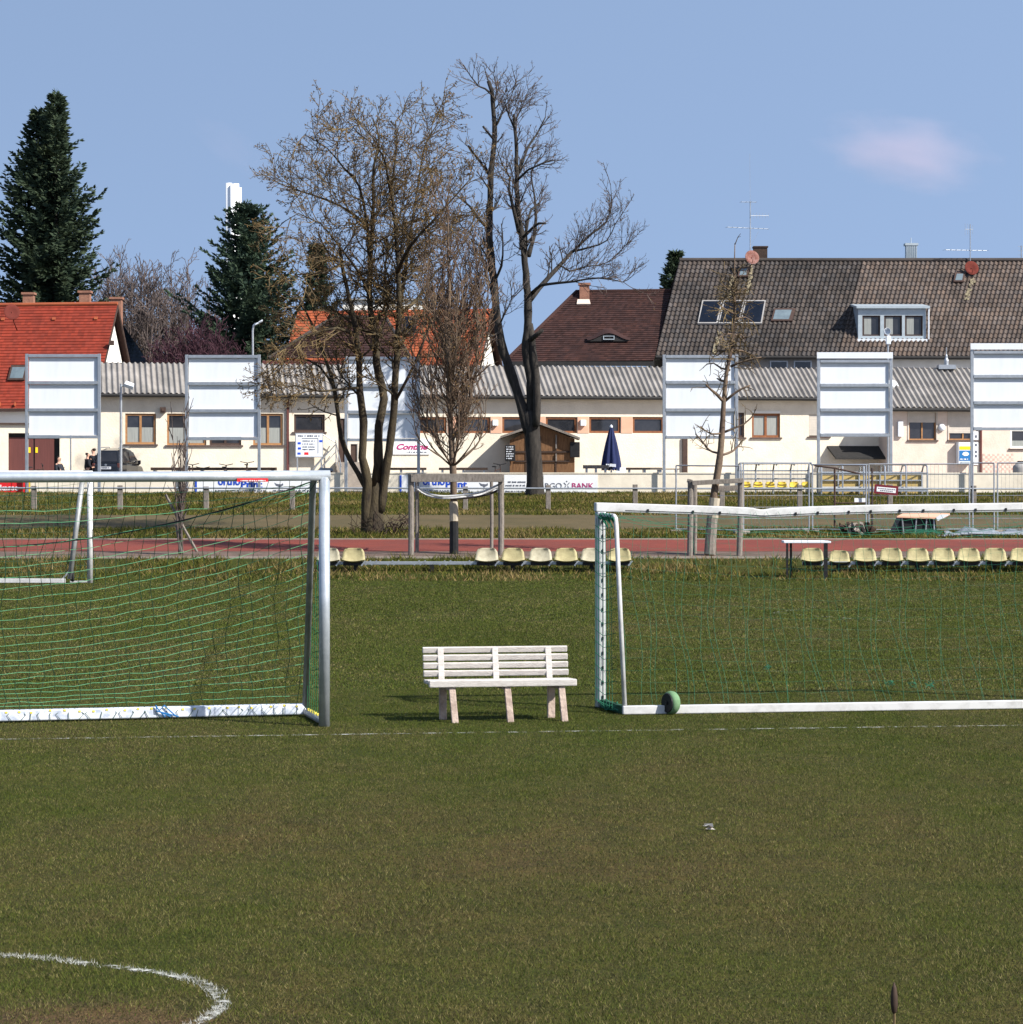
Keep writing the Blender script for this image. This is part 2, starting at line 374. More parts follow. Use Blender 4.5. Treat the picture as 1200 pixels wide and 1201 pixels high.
struct(grid_mesh('ground', gx, gy, gz, gcol, m_ground))
def sheet(name, y0, y1, mat, dz, x0=-140, x1=140):
    yy = np.array(sorted({y0, y1, *[t for t in TY if y0 < t < y1]})); a, b = np.meshgrid(np.array([x0, x1], float), yy)
    return struct(grid_mesh(name, a, b, np.interp(b, TY, TZ) + dz, None, mat))
sheet('running_track', 66.6, 71.4, m_track, .006); sheet('gravel_strip', 64.1, 66.55, m_gravel, .006)
sheet('dirt_path', 76.9, 84.6, m_path, .006); sheet('terrace', 103.3, 135, m_paving, .006)
k = MB(); k.box(-60, 60, 63.95, 64.07, .40, .50); struct(k.build('track_kerb', m_conc))
k = MB(); k.box(-60, 60, 71.42, 71.5, .70, .775); struct(k.build('far_track_kerb', m_conc))

# chalk lines: thin sheets with worn gaps, 4 mm above the soil
m_line = bpy.data.materials.new('worn_chalk_line'); m_line.use_nodes = True
def _():
    nt = m_line.node_tree; L = nt.links.new; b = nt.nodes['Principled BSDF']; b.inputs['Base Color'].default_value = (.5, .5, .46, 1); b.inputs['Roughness'].default_value = .95
    tc = nt.nodes.new('ShaderNodeTexCoord'); tr = nt.nodes.new('ShaderNodeBsdfTransparent'); ms = nt.nodes.new('ShaderNodeMixShader')
    n = nt.nodes.new('ShaderNodeTexNoise'); n.inputs['Scale'].default_value = 7; n.inputs['Detail'].default_value = 8; n.inputs['Roughness'].default_value = .8; L(tc.outputs['Object'], n.inputs['Vector'])
    r = nt.nodes.new('ShaderNodeValToRGB'); r.color_ramp.elements[0].position = .5; r.color_ramp.elements[1].position = .62; L(n.outputs['Fac'], r.inputs[0])
    L(r.outputs[0], ms.inputs[0]); L(tr.outputs[0], ms.inputs[1]); L(b.outputs[0], ms.inputs[2]); L(ms.outputs[0], nt.nodes['Material Output'].inputs[0])
_()
def strip(name, pts, w):
    m = MB(); pts = [V((p[0], p[1], zt(p[1]) + .005)) for p in pts]
    for i, p in enumerate(pts):
        t = (pts[min(i + 1, len(pts) - 1)] - pts[max(i - 1, 0)]).normalized(); n = V((-t.y, t.x, 0)) * w / 2
        m.v += [tuple(p - n), tuple(p + n)]
        if i: m.f.append((2 * i - 2, 2 * i, 2 * i + 1, 2 * i - 1))
    return struct(m.build(name, m_line))
def gpx(px, py): d = H * F / (py - YH); return (X(px, d), d)
arc = [gpx(*q) for q in ((-60, 1116), (0, 1121), (40, 1123), (90, 1129.5), (149, 1136.5), (187, 1141), (215, 1147), (238, 1154.5), (254, 1164), (260, 1175), (256, 1185), (243, 1194), (228, 1202), (205, 1212), (170, 1226))]
# resample the arc
def dense(pts, st=.04):
    o = []
    for a, b in zip(pts, pts[1:]):
        n = max(1, int(math.hypot(b[0] - a[0], b[1] - a[1]) / st)); o += [(a[0] + (b[0] - a[0]) * i / n, a[1] + (b[1] - a[1]) * i / n) for i in range(n)]
    return o + [pts[-1]]
arc = dense(arc); strip('arc_marking', arc, .07)
goal_line = dense([gpx(-260, 872), gpx(0, 867.5), gpx(600, 859), gpx(1200, 851), gpx(1500, 847)], .2); strip('touch_line_marking', goal_line, .07)
far_line = dense([gpx(905, 719), gpx(960, 712)], .3); strip('corner_line_marking', far_line, .06)
far_line2 = dense([gpx(905, 719), gpx(990, 725), gpx(1150, 737), gpx(1300, 747)], .3); strip('pitch_line_marking', far_line2, .06)

# turf: single blades, short and patchy, thinning where the soil is bare
SEG = [np.array(a) for a in (arc, goal_line)]
def line_dist(x, y):
    d = np.full(x.shape, 9.0)
    for s in SEG:
        for p in s[::2]:
            m = (np.abs(x - p[0]) < .3) & (np.abs(y - p[1]) < .3)
            d[m] = np.minimum(d[m], np.hypot(x[m] - p[0], y[m] - p[1]))
    return d
def blade_mesh(name, x, y, h, w, col, lean, seg=1):
    n = len(x); z = np.interp(y, TY, TZ); a = nrs.rand(n) * math.pi; b = nrs.rand(n) * 2 * math.pi
    dx, dy = np.cos(a) * w / 2, np.sin(a) * w / 2; l = lean * h
    co = np.empty((n, 3, 3)); co[:, 0] = np.stack([x - dx, y - dy, z - .004], 1); co[:, 1] = np.stack([x + dx, y + dy, z - .004], 1)
    co[:, 2] = np.stack([x + np.cos(b) * l, y + np.sin(b) * l, z + h], 1)
    me = bpy.data.meshes.new(name); me.vertices.add(3 * n); me.vertices.foreach_set('co', co.ravel()); me.loops.add(3 * n)
    me.loops.foreach_set('vertex_index', np.arange(3 * n)); me.polygons.add(n); me.polygons.foreach_set('loop_start', np.arange(0, 3 * n, 3)); me.polygons.foreach_set('loop_total', np.full(n, 3))
    at = me.color_attributes.new('tint', 'FLOAT_COLOR', 'POINT'); at.data.foreach_set('color', np.concatenate([np.repeat(col, 3, 0), np.ones((3 * n, 1))], 1).ravel())
    me.materials.append(m_blade); me.update(calc_edges=True); o = bpy.data.objects.new(name, me); COL.objects.link(o); return o
PAL = np.array([[.078, .092, .021], [.044, .060, .016], [.122, .124, .032], [.150, .122, .054], [.22, .18, .088], [.042, .036, .019]])
def turf(y0, y1, dens, h0, h1, w0, w1, keep=.75):
    hw = .225; mg = 2.6; n = int(dens * (hw * (y1 * y1 - y0 * y0) + 2 * mg * (y1 - y0))); y = y0 + (y1 - y0) * nrs.rand(n); wd = hw * y + mg; k = nrs.rand(n) < wd / (hw * y1 + mg); y, wd = y[k], wd[k]; x = (nrs.rand(len(y)) * 2 - 1) * wd; n = len(y)
    wv = wear(x, y); k = nrs.rand(n) > wv * keep; x, y, wv = x[k], y[k], wv[k]; n = len(x)
    cl = fbm(x * 6, y * 6, 2); t = nrs.rand(n) + .6 * (wv - .4) + .5 * (cl - .5)
    idx = np.digitize(t, [.30, .48, .66, .84, .985]); idx = np.where(nrs.rand(n) < .10, 5, idx)
    col = PAL[idx] * (1 + .35 * (nrs.rand(n, 1) - .5)); big = 1 + .25 * (fbm(x * .4 + 5, y * .25, 3)[:, None] - .5); wv = wv; col = col * big * np.array([1.08, 1.14, 1.02])
    ld = line_dist(x, y); wh = (ld < .055) & (nrs.rand(n) < np.clip((fbm(x * 3.1, y * 3.1, 3) - .22) * 2.6, .22, .88)) if y0 < 12 or y0 < 24 < y1 else np.zeros(n, bool)
    pale = np.array([.52, .52, .47]) if y0 < 12 else np.array([.27, .27, .21]); col[wh] = pale * (.75 + .4 * nrs.rand(wh.sum(), 1))
    g = .6 + .8 * fbm(x * 1.7 + 3, y * 1.7, 3)
    return x, y, (h0 + (h1 - h0) * nrs.rand(n)) * g, w0 + (w1 - w0) * nrs.rand(n), col, .4 + 1.1 * nrs.rand(n)
parts = [turf(9.5, 15, 10500, .008, .023, .003, .0055), turf(15, 22, 7600, .008, .021, .0035, .006), turf(22, 30, 4600, .008, .020, .005, .008), turf(30, 44, 1500, .012, .026, .010, .018), turf(44, 62, 650, .012, .026, .016, .030)]
cat6 = [np.concatenate([p[i] for p in parts]) for i in range(6)]
struct(blade_mesh('grass', *cat6), 'stuff')
def rough(y0, y1, dens, h0, h1, w0, w1, straw, seed):
    straw = straw + .10; hw = .27; n = int(dens * hw * (y1 * y1 - y0 * y0)); y = y0 + (y1 - y0) * nrs.rand(n); x = (nrs.rand(n) * 2 - 1) * hw * y
    cl = fbm(x * .9 + seed, y * .9, 3); k = nrs.rand(n) < np.clip((cl - .25) * 2.6, .1, 1); x, y, cl = x[k], y[k], cl[k]; n = len(x)
    t = nrs.rand(n) * .7 + straw + 1.1 * (fbm(x * .5 + seed, y * .7 + 4, 3) - .5); idx = np.digitize(t, [.28, .5, .68, .86, 1.1])
    col = PAL[np.minimum(idx, 4)] * (1 + .4 * (nrs.rand(n, 1) - .5)) * np.array([1.22, 1.10, 1.0])
    return x, y, (h0 + (h1 - h0) * nrs.rand(n) ** 1.5) * (.5 + 1.0 * cl), w0 + (w1 - w0) * nrs.rand(n), col, .3 + .9 * nrs.rand(n)
parts = [rough(59.8, 62.0, 160, .04, .16, .02, .04, .15, 3), rough(62.0, 63.9, 340, .05, .21, .02, .035, .10, 7), rough(71.5, 76.9, 240, .05, .17, .03, .05, .05, 9),
         rough(84.3, 88.5, 220, .04, .13, .025, .05, .12, 13), rough(88.5, 102.7, 260, .04, .13, .025, .05, .05, 21)]
cat6 = [np.concatenate([p[i] for p in parts]) for i in range(6)]
struct(blade_mesh('rough_grass', *cat6), 'stuff')

# ---------------------------------------------------------------- goals
def nm(o, n): o.name = n; return o
def make_left_goal():
    base = P(380, 852, 0); d = H * F / (852 - YH); B = V((X(380.5, d), d, 0)); u = -UX; b = -NX   # u runs left along the bar, b runs away from the viewer
    L = 7.32; t = thing('football_goal', 'large silver football goal at left with green net and red crossbar sticker', 'goal', B)
    r = .055; Ht = 2.512
    m = MB(); m.tube([B + ZV * 0, B + ZV * (Ht - .02)], r, 20); m.build('post', m_alu, t, True)
    m = MB(); m.tube([B + u * L, B + u * L + ZV * (Ht - .02)], r, 20); m.build('post', m_alu, t, True)
    m = MB(); m.tube([B - u * r + ZV * Ht, B + u * 1.6 + ZV * (Ht - .012), B + u * 3.66 + ZV * (Ht - .022), B + u * 5.7 + ZV * (Ht - .012), B + u * (L + r) + ZV * Ht], r * .95, 20); cb = m.build('crossbar', m_alu, t, True)
    s = MB(); o0 = B + u * .92 + NX * (r + .003) + ZV * (Ht - .062)
    s.obox(o0 + UX * .19 + ZV * .016, UX * .155, NX * .002, ZV * .017); st = s.build('sticker', m_signred, cb)
    s = MB(); scribble(s, o0 + UX * .07 + ZV * .004, UX, .25, .013, random.Random(3)); s.build('sticker_lettering', m_paperwhite, st)
    D = 1.16; cR = B + b * D; cL = cR + u * L
    top = [B + ZV * (Ht - .03) + b * .05 + u * .09, B + ZV * (Ht - .07) + b * .12 + u * .095, cR + ZV * .06 + u * .0]
    for k in (0, 1):
        off = u * (L - .18) * k
        m = MB(); m.tube([p + off * (1 if i < 2 else 1) + (u * .18 * k if i == 2 else V((0, 0, 0))) for i, p in enumerate(top)], .034, 10); m.build('net_stay', m_stay, t, True)
        m = MB(); m.tube([B + u * L * k + ZV * .04, cR + u * L * k + ZV * .04], .035, 10); m.build('side_bar', m_stay, t, True)
    m = MB(); m.obox((cR + cL) / 2 + ZV * .075, u * L / 2, b * .05, ZV * .055); m.build('ground_bar', m_alud, t, bevel=.012)
    # net: hangs slack from the crossbar and the stays
    def S(uu, v):
        f = uu / L; sag = .66 * (1 - (2 * f - 1) ** 2)
        A = B + u * uu + ZV * (Ht - .05) + b * .06; G = cR + u * uu + ZV * (.12)
        Rr = B + u * (uu * .98 + .1) + b * (.22 + .25 * (1 - (2 * f - 1) ** 2)) + ZV * (Ht - .07 - sag)
        if v < .22: q = v / .22; return A.lerp(Rr, q) - ZV * .1 * math.sin(math.pi * q) * (1 if 0 < f < 1 else 0)
        q = (v - .22) / .78; p = Rr.lerp(G, q); return p - ZV * (.25 * math.sin(math.pi * q) * (1 - (2 * f - 1) ** 2)) + b * .10 * math.sin(math.pi * q)
    n = MB(); nv = 28
    for j in range(1, nv):
        v = j / nv
        if .12 < v < .2: continue
        wob = [rnd.uniform(-.012, .012) for _ in range(41)]
        n.tube([S(L * i / 40, v) + ZV * wob[i] for i in range(41)], .0034, 4, False)
    net = n.build('net', m_net, t)
    n = MB()
    for i in range(58):
        uu = L * (i + .5) / 58; o = rnd.uniform(-.012, .012)
        n.tube([S(min(L, max(0, uu + o + .03 * math.sin(j * 1.7 + i))), j / 12) for j in range(13)], .0036, 4, False)
    n.build('net_cross_cords', m_netd, net)
    n = MB(); n.tube([S(L * i / 30, .22) + ZV * .004 for i in range(31)], .008, 5, False); n.build('net_rope', m_rope, net)
    for k in (0, 1):
        n = MB(); o = u * L * k
        for i in range(20):
            z = .1 + i * .12; e = 1 - (z - .1) / 2.4; q = B + o + b * (.06) + ZV * z; w = B + o + b * (.12 + (D - .14) * e) + ZV * (z + .03 * math.sin(i))
            n.tube([q, q.lerp(w, .5) - ZV * .03, w], .002, 4, False)
        for i in range(9):
            b0 = .05 + i * (D - .08) / 9; ztop = .1 + 2.35 * (1 - b0 / (D + .05)); n.tube([B + o + b * b0 + ZV * .06, B + o + b * b0 + ZV * ztop], .0035, 4, False)
        for i in range(12):
            z = .1 + i * .19; e = max(.05, 1 - (z + .35) / 2.5); n.tube([B + o + b * .06 + ZV * (z + .1), B + o + b * (.1 + D * .9 * e) + ZV * (z + .02)], .003, 4, False)
        n.build('side_net', m_nets, net)
    n = MB(); r = random.Random(9)
    for i in range(48): MB().obox(cR + u * (.1 + i * .15 + r.uniform(-.03, .03)) - b * .045 + ZV * (.11 + r.uniform(-.01, .012)), u * .012, b * .01, ZV * .01).build('net_clip', m_nety, net)
    for i in range(6): MB().obox(B + b * (.25 + i * .14) + ZV * .085, u * .012, b * .018, ZV * .012).build('net_clip', m_nety, net)
    n = MB()
    for i in range(70):
        uu = i * .1 + r.uniform(0, .05); n.tube([cR + u * uu - b * .06 + ZV * .02, cR + u * (uu + r.uniform(-.06, .06)) - b * .058 + ZV * .08, cR + u * (uu + r.uniform(-.05, .05)) - b * .02 + ZV * .14], .0035, 4, False)
    n.build('net_hem', m_netd, net)
    n = MB(); r = random.Random(4)
    for cxx in (1.62, 1.5, 1.56, 1.48):
        n.tube([cR + u * (cxx + r.uniform(-.1, .1)) - b * .07 + ZV * .15, cR + u * (cxx + r.uniform(-.12, .12)) - b * .075 + ZV * .09, cR + u * (cxx - .15) - b * .07 + ZV * .03], .007, 5)
    n.build('net_bunch', m_cyan, net)
make_left_goal()
def make_right_goal():
    d = H * F / (830 - YH); B = V((X(700, d), d, 0)); u = U9; f = NX      # f towards the viewer
    t = thing('youth_goal', 'small white football goal seen from behind with dented crossbar and green net', 'goal', B)
    L = 5.6; Ht = 2.12
    for k in (0, 1):
        o = u * L * k
        m = MB(); m.obox(B + o + u * .04 + ZV * Ht / 2, u * .05, f * .05, ZV * Ht / 2); p = m.build('post', m_galv, t, bevel=.015)
        m = MB(); m.obox(B + o + u * .065 + f * .056 + ZV * (Ht / 2 - .02), u * .013, f * .006, ZV * (Ht / 2 - .05)); m.obox(B + o + u * .028 + f * .056 + ZV * (Ht / 2 - .02), u * .013, f * .006, ZV * (Ht / 2 - .05)); m.build('post_track', m_whitebar, p)
        for i in range(13): MB().obox(B + o + u * .047 + f * .066 + ZV * (.12 + i * .158), u * .006, f * .01, ZV * .018).build('net_hook', m_black, p)
        a = B + o + u * .04; top = a + ZV * (Ht - .03); e = a + f * .86 + u * .02
        m = MB(); m.tube([top, top + f * .53 - ZV * .01, top + f * .585 - ZV * .035, top + f * .61 - ZV * .10, e + ZV * .05], [.025] * 5, 10); m.build('net_stay', m_whitebar, t, True)
        m = MB(); m.obox((a + e) / 2 + ZV * .05, u * .03, f * .43, ZV * .045); m.build('side_bar', m_netd if k == 0 else m_whitebar, t, bevel=.008)
    m = MB(); e = B + u * .04 + f * .86; m.obox(e + u * (L / 2 + .02) + ZV * .05, u * (L / 2 + .03), f * .04, ZV * .045); m.build('ground_bar', m_whitebar, t, bevel=.01)
    # crossbar with the dent
    m = MB(); st = [-.02, .3, 1.0, 1.5, 1.62, 1.72, 1.80, 1.86, 1.95, 2.1, 2.4, 3.2, 5.62, 5.70]; dip = [0, -.008, -.030, -.048, -.054, -.061, -.067, -.069, -.064, -.058, -.046, -.028, 0, 0]
    for i, (s_, q) in enumerate(zip(st, dip)):
        c = B + u * s_ + ZV * (Ht + .05 + q); hh = .05 - (.005 if 1.78 < s_ < 1.9 else 0)
        for (a, z) in ((-1, -1), (1, -1), (1, 1), (-1, 1)): m.v.append(tuple(c + f * .05 * a + ZV * (hh * z - (.006 if (z > 0 and 1.78 < s_ < 1.88) else 0))))
        if i:
            p = 4 * (i - 1)
            for j in range(4): m.f.append((p + j, p + (j + 1) % 4, p + 4 + (j + 1) % 4, p + 4 + j))
    m.f += [(3, 2, 1, 0), tuple(4 * (len(st) - 1) + j for j in range(4))]
    cb = m.build('crossbar', m_whitebar, t, bevel=.012)
    for s_ in (.55, 1.05, 1.35, 2.2, 2.45, 2.8, 3.05, 3.38, 3.65, 4.0, 4.25, 4.6): MB().obox(B + u * s_ + f * .056 + ZV * (Ht + .028 + float(np.interp(s_, st, dip))), u * .009, f * .008, ZV * .016).build('net_hook', m_black, cb)
    m = MB()
    for s0, s1 in zip(st[1:-2], st[2:-1]): m.bar(B + u * s0 + f * .0505 + ZV * (Ht + .022 + float(np.interp(s0, st, dip))), B + u * s1 + f * .0505 + ZV * (Ht + .022 + float(np.interp(s1, st, dip))), .006, .007)

    m.build('net_groove', m_black, cb)
    def S(uu, v):
        q = uu / L; s = 1 - (2 * q - 1) ** 2
        A = B + u * (uu + .05) + f * .06 + ZV * Ht; Rr = B + u * (uu + .05) + f * (.5 - .1 * s) + ZV * (Ht - .03 - .24 * s); G = e + u * uu + ZV * .1
        if v < .22: return A.lerp(Rr, v / .22) - ZV * .05 * math.sin(math.pi * v / .22)
        w = (v - .22) / .78; return Rr.lerp(G, w) - f * .18 * math.sin(math.pi * w) * (.3 + .7 * s)
    r = random.Random(2); n = MB()
    for i in range(47):
        uu = L * (i + .5) / 47; ph = r.uniform(0, 6); n.tube([S(min(L, max(0, uu + .035 * math.sin(ph + j * .8) + (.05 * (j / 14) if i % 3 else -.02))), j / 14) for j in range(15)], .0016, 4, False)
    net = n.build('net', m_netq, t); n = MB()
    for j in range(1, 21):
        v = j / 21; n.tube([S(L * i / 30, v) + ZV * r.uniform(-.02, .02) for i in range(31)], .0009 if j > 5 else .0028, 4, False)
    n.build('net_cross_cords', m_netq, net); n = MB()
    for i in range(17):
        z = .1 + i * .125; w = .62 + .2 * (1 - z / 2.1); n.tube([B + ZV * z - u * .02, B + f * w * .5 + ZV * (z - .05) - u * .03, B + f * w + ZV * z], .0035, 4, False)
    for i in range(7): n.tube([B + f * (.05 + .11 * i) + ZV * .05 - u * .03, B + f * (.05 + .09 * i) + ZV * 2.05 - u * .02], .0035, 4, False)
    for i in range(9): n.tube([B + f * (.06 + .06 * i) + ZV * (2.06 + .05 * (i % 2)), B + f * (.1 + .06 * i) + u * .06 + ZV * (2.03 - .04 * (i % 3)), B + f * (.14 + .06 * i) + ZV * 2.07], .008, 5)
    for i in range(22): n.tube([e + u * r.uniform(-.06, .05) - f * r.uniform(0, .85) + ZV * r.uniform(.01, .06), e + u * r.uniform(-.06, .05) - f * r.uniform(0, .85) + ZV * r.uniform(.04, .11)], .008, 4)
    n.build('side_net', m_netq, net)
    n = MB()
    for px, py in ((899, 783), (1043, 801), (1070, 803), (1091, 803)):
        q = H * F / (py + 8 - YH); c = P(px, py, 28.2)
        for k in range(7): n.tube([c + V((r.uniform(-.06, .06), r.uniform(-.02, .02), r.uniform(-.04, .04))) for _ in range(3)], .003, 4)
    n.build('net_knot', m_netq, net)
    # transport wheel on the rear bar
    c = e + u * .50 + f * .055 + ZV * .125
    w = MB(); w.lathe([(.05, -.045), (.10, -.05), (.118, -.03), (.125, 0), (.118, .03), (.10, .05), (.05, .045)], c, 24, u * .93 - f * .36); wh = w.build('transport_wheel', m_wheelgreen, t, True)
    w = MB(); w.lathe([(.03, -.056), (.10, -.058), (.104, -.045), (.03, -.044)], c, 20, u * .93 - f * .36); w.tube([c - (u * .93 - f * .36) * .075, c], .02, 8); w.build('hub_shade_disc', m_black, wh)  # hub disc in black: shade on the wheel's left side put in as colour
make_right_goal()
def make_far_goal():
    d = 59.0; z0 = zt(d); B = V((X(105.5, d), d, z0)); u = V((-1, .04, 0)); f = V((-.45, -.12, 0)).normalized()
    t = thing('football_goal', 'distant white football goal seen through the net of the big silver goal', 'goal', B)
    r = .062; Ht = 2.5 - z0; L = 7.32
    m = MB(); m.tube([B, B + ZV * (Ht + .05)], r * 1.1, 14); m.build('post', m_whitebar, t, True)
    m = MB(); m.tube([B + u * L, B + u * L + ZV * Ht], r, 14); m.build('post', m_whitebar, t, True)
    m = MB(); m.tube([B - u * r + ZV * (Ht + .075), B + u * L + ZV * (Ht + .085)], r, 14); m.build('crossbar', m_whitebar, t, True)
    e = V((X(82, 58.8), 58.8, z0))
    m = MB(); m.tube([B + ZV * (Ht - .05) + u * .17, e + ZV * .1], .06, 10); m.build('net_stay', m_stay, t, True)
    m = MB(); m.obox(e + u * 3.4 + ZV * .06, u * 3.3, V((0, .05, 0)), ZV * .05); m.build('ground_bar', m_whitebar, t, bevel=.01)
    m = MB(); m.bar(e + u * .2 + ZV * .06, e + ZV * .3, .04, .04); m.bar(B + ZV * .04, e + ZV * .04, .04, .04); m.build('side_bar', m_stay, t)
    m = MB(); m.lathe([(.10, -.03), (.14, -.03), (.15, 0), (.14, .03), (.10, .03)], e + V((.04, .1, .15)), 18, (1, .3, 0)); m.build('transport_wheel', m_rubber, t, True)
    n = MB()
    for j in range(1, 18):
        n.tube([B + u * (L * i / 16) + ZV * (Ht * (1 - j / 18)) + V((0, -.02 - .2 * j / 18, -.25 * (1 - (2 * i / 16 - 1) ** 2) * (1 - j / 18))) for i in range(17)], .004, 3, False)
    for i in range(40):
        q = L * (i + .5) / 40; n.tube([B + u * q + ZV * Ht, B + u * q + V((0, -.2, .1))], .004, 3, False)
    n.build('net', m_netd, t)
make_far_goal()

# ---------------------------------------------------------------- bench
def make_bench():
    c = V((X(586, 26.3), 26.3, 0)); t = thing('park_bench', 'weathered whitish wooden slatted bench standing on the grass between the two goals', 'bench', c)
    u, f = U9, N9; L = .76; q = lambda a, n, z: c + u * a + f * n + ZV * z
    r = random.Random(8)
    def slat(a0, a1, n, z, hn, hz, tilt=0, name='seat_slat'):
        m = MB(); fn = f * math.cos(tilt) + ZV * math.sin(tilt); zn = ZV * math.cos(tilt) - f * math.sin(tilt)
        m.obox(q((a0 + a1) / 2, n, z), u * (a1 - a0) / 2, fn * hn, zn * hz); return m.build(name, m_benchw, t, bevel=.008)
    slat(-.76, .76, .235, .395, .035, .034); slat(-.765, .755, .14, .405, .05, .02); slat(-.765, .755, .03, .40, .05, .02); slat(-.77, .75, -.08, .395, .05, .02)
    for i in range(4): slat(-.765, .755, -.20 - i * .026, (.468 + i * .079), .016, .0315, -.28, 'back_slat')
    for a in (-.58, -.01, .55):
        m = MB(); m.bar(q(a + .055, .215, .36), q(a + .085, .255, -.01), .066, .06, f); m.build('front_leg', m_benchleg, t, bevel=.006)
        if abs(a) > .1:
            m = MB(); m.bar(q(a + .005, -.10, .37), q(a + .01, -.13, -.01), .075, .06, f); m.build('rear_leg', m_benchleg, t, bevel=.006)
        m = MB(); m.bar(q(a + .03, .22, .355), q(a, -.15, .355), .05, .05); m.build('seat_bearer', m_benchleg, t, bevel=.005)
        m = MB(); m.bar(q(a, -.155, .36), q(a, -.27, .725), .062, .03, f); m.build('back_post', m_benchw, t, bevel=.005)
make_bench()
# small finds on the grass
c = V((*gpx(832, 974), .03)); m = MB(); r = random.Random(1)
m.add([c + V((r.uniform(-.05, .05), r.uniform(-.04, .04), r.uniform(-.02, .025))) for _ in range(9)], [(0, 1, 2), (2, 3, 4), (4, 5, 0), (1, 3, 5), (6, 7, 8), (0, 7, 4), (2, 8, 5)])
tag(m.build('litter', m_shutter), 'scrap of pale crumpled paper lying alone on the foreground turf', 'litter')
d = 11.3; c = V((X(1048, d), d, 0)); t = thing('weed_stalk', 'dark brown plantain seed head on a thin stem at the lower right edge', 'weed', c)
m = MB(); m.tube([c, c + V((.004, 0, .1)), c + V((.003, 0, .17))], .006, 6); m.build('stem', m_ltwig, t)
m = MB(); m.lathe([(.003, 0), (.012, .012), (.017, .045), (.016, .08), (.011, .115), (.002, .14)], c + V((.003, 0, .125)), 10); m.build('seed_head', m_blackwood, t, True)

# ---------------------------------------------------------------- seat rows
def bucket(c, s=1.0):
    """one bucket seat: pan and back in one shell, open to the viewer"""
    m = MB(); prof = [(-.20, .015), (-.13, -.015), (-.02, -.012), (.06, .0), (.12, .05), (.155, .14), (.175, .25), (.19, .335), (.185, .36)]
    nu = 9
    for th in (0, 1):
        for (n, z) in prof:
            for i in range(nu):
                a = i / (nu - 1) * 2 - 1; hz = max(0, z); hw = (.275 - .04 * (hz / .36) - (.035 if z > .3 else 0) - (.045 if z > .35 else 0)) * s
                cup = .05 * a * a
                m.v.append(tuple(c + V((a * hw, (n - cup * (hz > .04)) * s + th * .012, (z + cup * (hz <= .04)) * s * .86 - th * .006))))
    k = len(prof)
    for th in (0, 1):
        for j in range(k - 1):
            for i in range(nu - 1):
                a = th * k * nu + j * nu + i; q = (a, a + 1, a + nu + 1, a + nu); m.f.append(q if th == 0 else q[::-1])
    o = k * nu
    for i in range(nu - 1): m.f += [(i, i + o, i + 1 + o, i + 1), ((k - 1) * nu + i, (k - 1) * nu + i + 1, o + (k - 1) * nu + i + 1, o + (k - 1) * nu + i)]
    for j in range(k - 1):
        a = j * nu; b = a + nu - 1; m.f += [(a, a + nu, o + a + nu, o + a), (b, b + o, b + nu + o, b + nu)]
    return m
def seat_row(label, d, x0, x1, seats, legs, brackets, mats):
    g = zt(d); t = thing('seat_row', label, 'seats', (X((x0 + x1) / 2, d), d, g), 'rows of plastic seats beside the track')
    zr = Z(659.5, d); m = MB(); m.box(X(x0, d), X(x1, d), d - .05, d + .05, zr - .06, zr + .02); m.build('rail', m_galv, t, bevel=.01)
    for px in legs:
        m = MB(); m.box(X(px - 3, d), X(px + 2, d), d - .04, d + .04, g - .1, zr - .06); m.build('leg', m_black, t)
    for px in brackets:
        for o in (0, 7):
            m = MB(); a = V((X(px + o, d), d - .06, zr + .025)); m.bar(a + V((-.07, 0, -.09)), a + V((.07, 0, .02)), .03, .012, (0, 1, 0)); m.build('bracket', m_galv, t)
    for i, px in enumerate(seats):
        c = V((X(px, d), d - .02, zr + .02 + (-.03 if px == 985 else 0))); b = bucket(c, 1.05 if px != 985 else .95); s_ = b.build('seat', mats[i % len(mats)], t, True)
        k = MB(); k.bar(c + V((.20, -.12, -.10)), c + V((.30, -.12, .02)), .035, .012, (0, 1, 0)); k.build('seat_bracket', m_galv, s_)
        k = MB(); k.box(c.x - .24, c.x + .24, d - .12, d + .10, zr - .075, zr + .008); k.build('seat_shade_block', m_black, s_)  # black block over the rail: the seat's shade put in as colour
seat_row('left row of weathered cream plastic seats on a steel rail with four seats missing', 62.2, 371, 740, [385, 414.5, 571, 602, 634, 664, 695, 727], [418, 507, 602, 694.5], [432, 458, 489, 519, 548], [m_seat2, m_seat])
seat_row('right row of yellow plastic bucket seats behind the net of the small goal', 62.2, 941, 1300, [953, 985, 1015, 1046, 1077, 1107, 1137, 1168, 1199, 1230, 1260], [984, 1076, 1167, 1258], [], [m_seat])
d = 60.6; g = zt(d); t = thing('small_table', 'small pale topped table with thin black legs beside the right seat row', 'table', (X(945, d), d, g))
m = MB(); z = Z(635, d); m.box(X(918, d), X(973, d), d - .28, d + .3, z - .035, z + .02); m.build('tabletop', m_panel, t, bevel=.01)
for px, dy in ((922, -.24), (929, .24), (966, -.24), (971, .24)):
    m = MB(); m.box(X(px, d) - .025, X(px, d) + .025, d + dy - .025, d + dy + .025, g - .05, z - .035); m.build('leg', m_black, t)
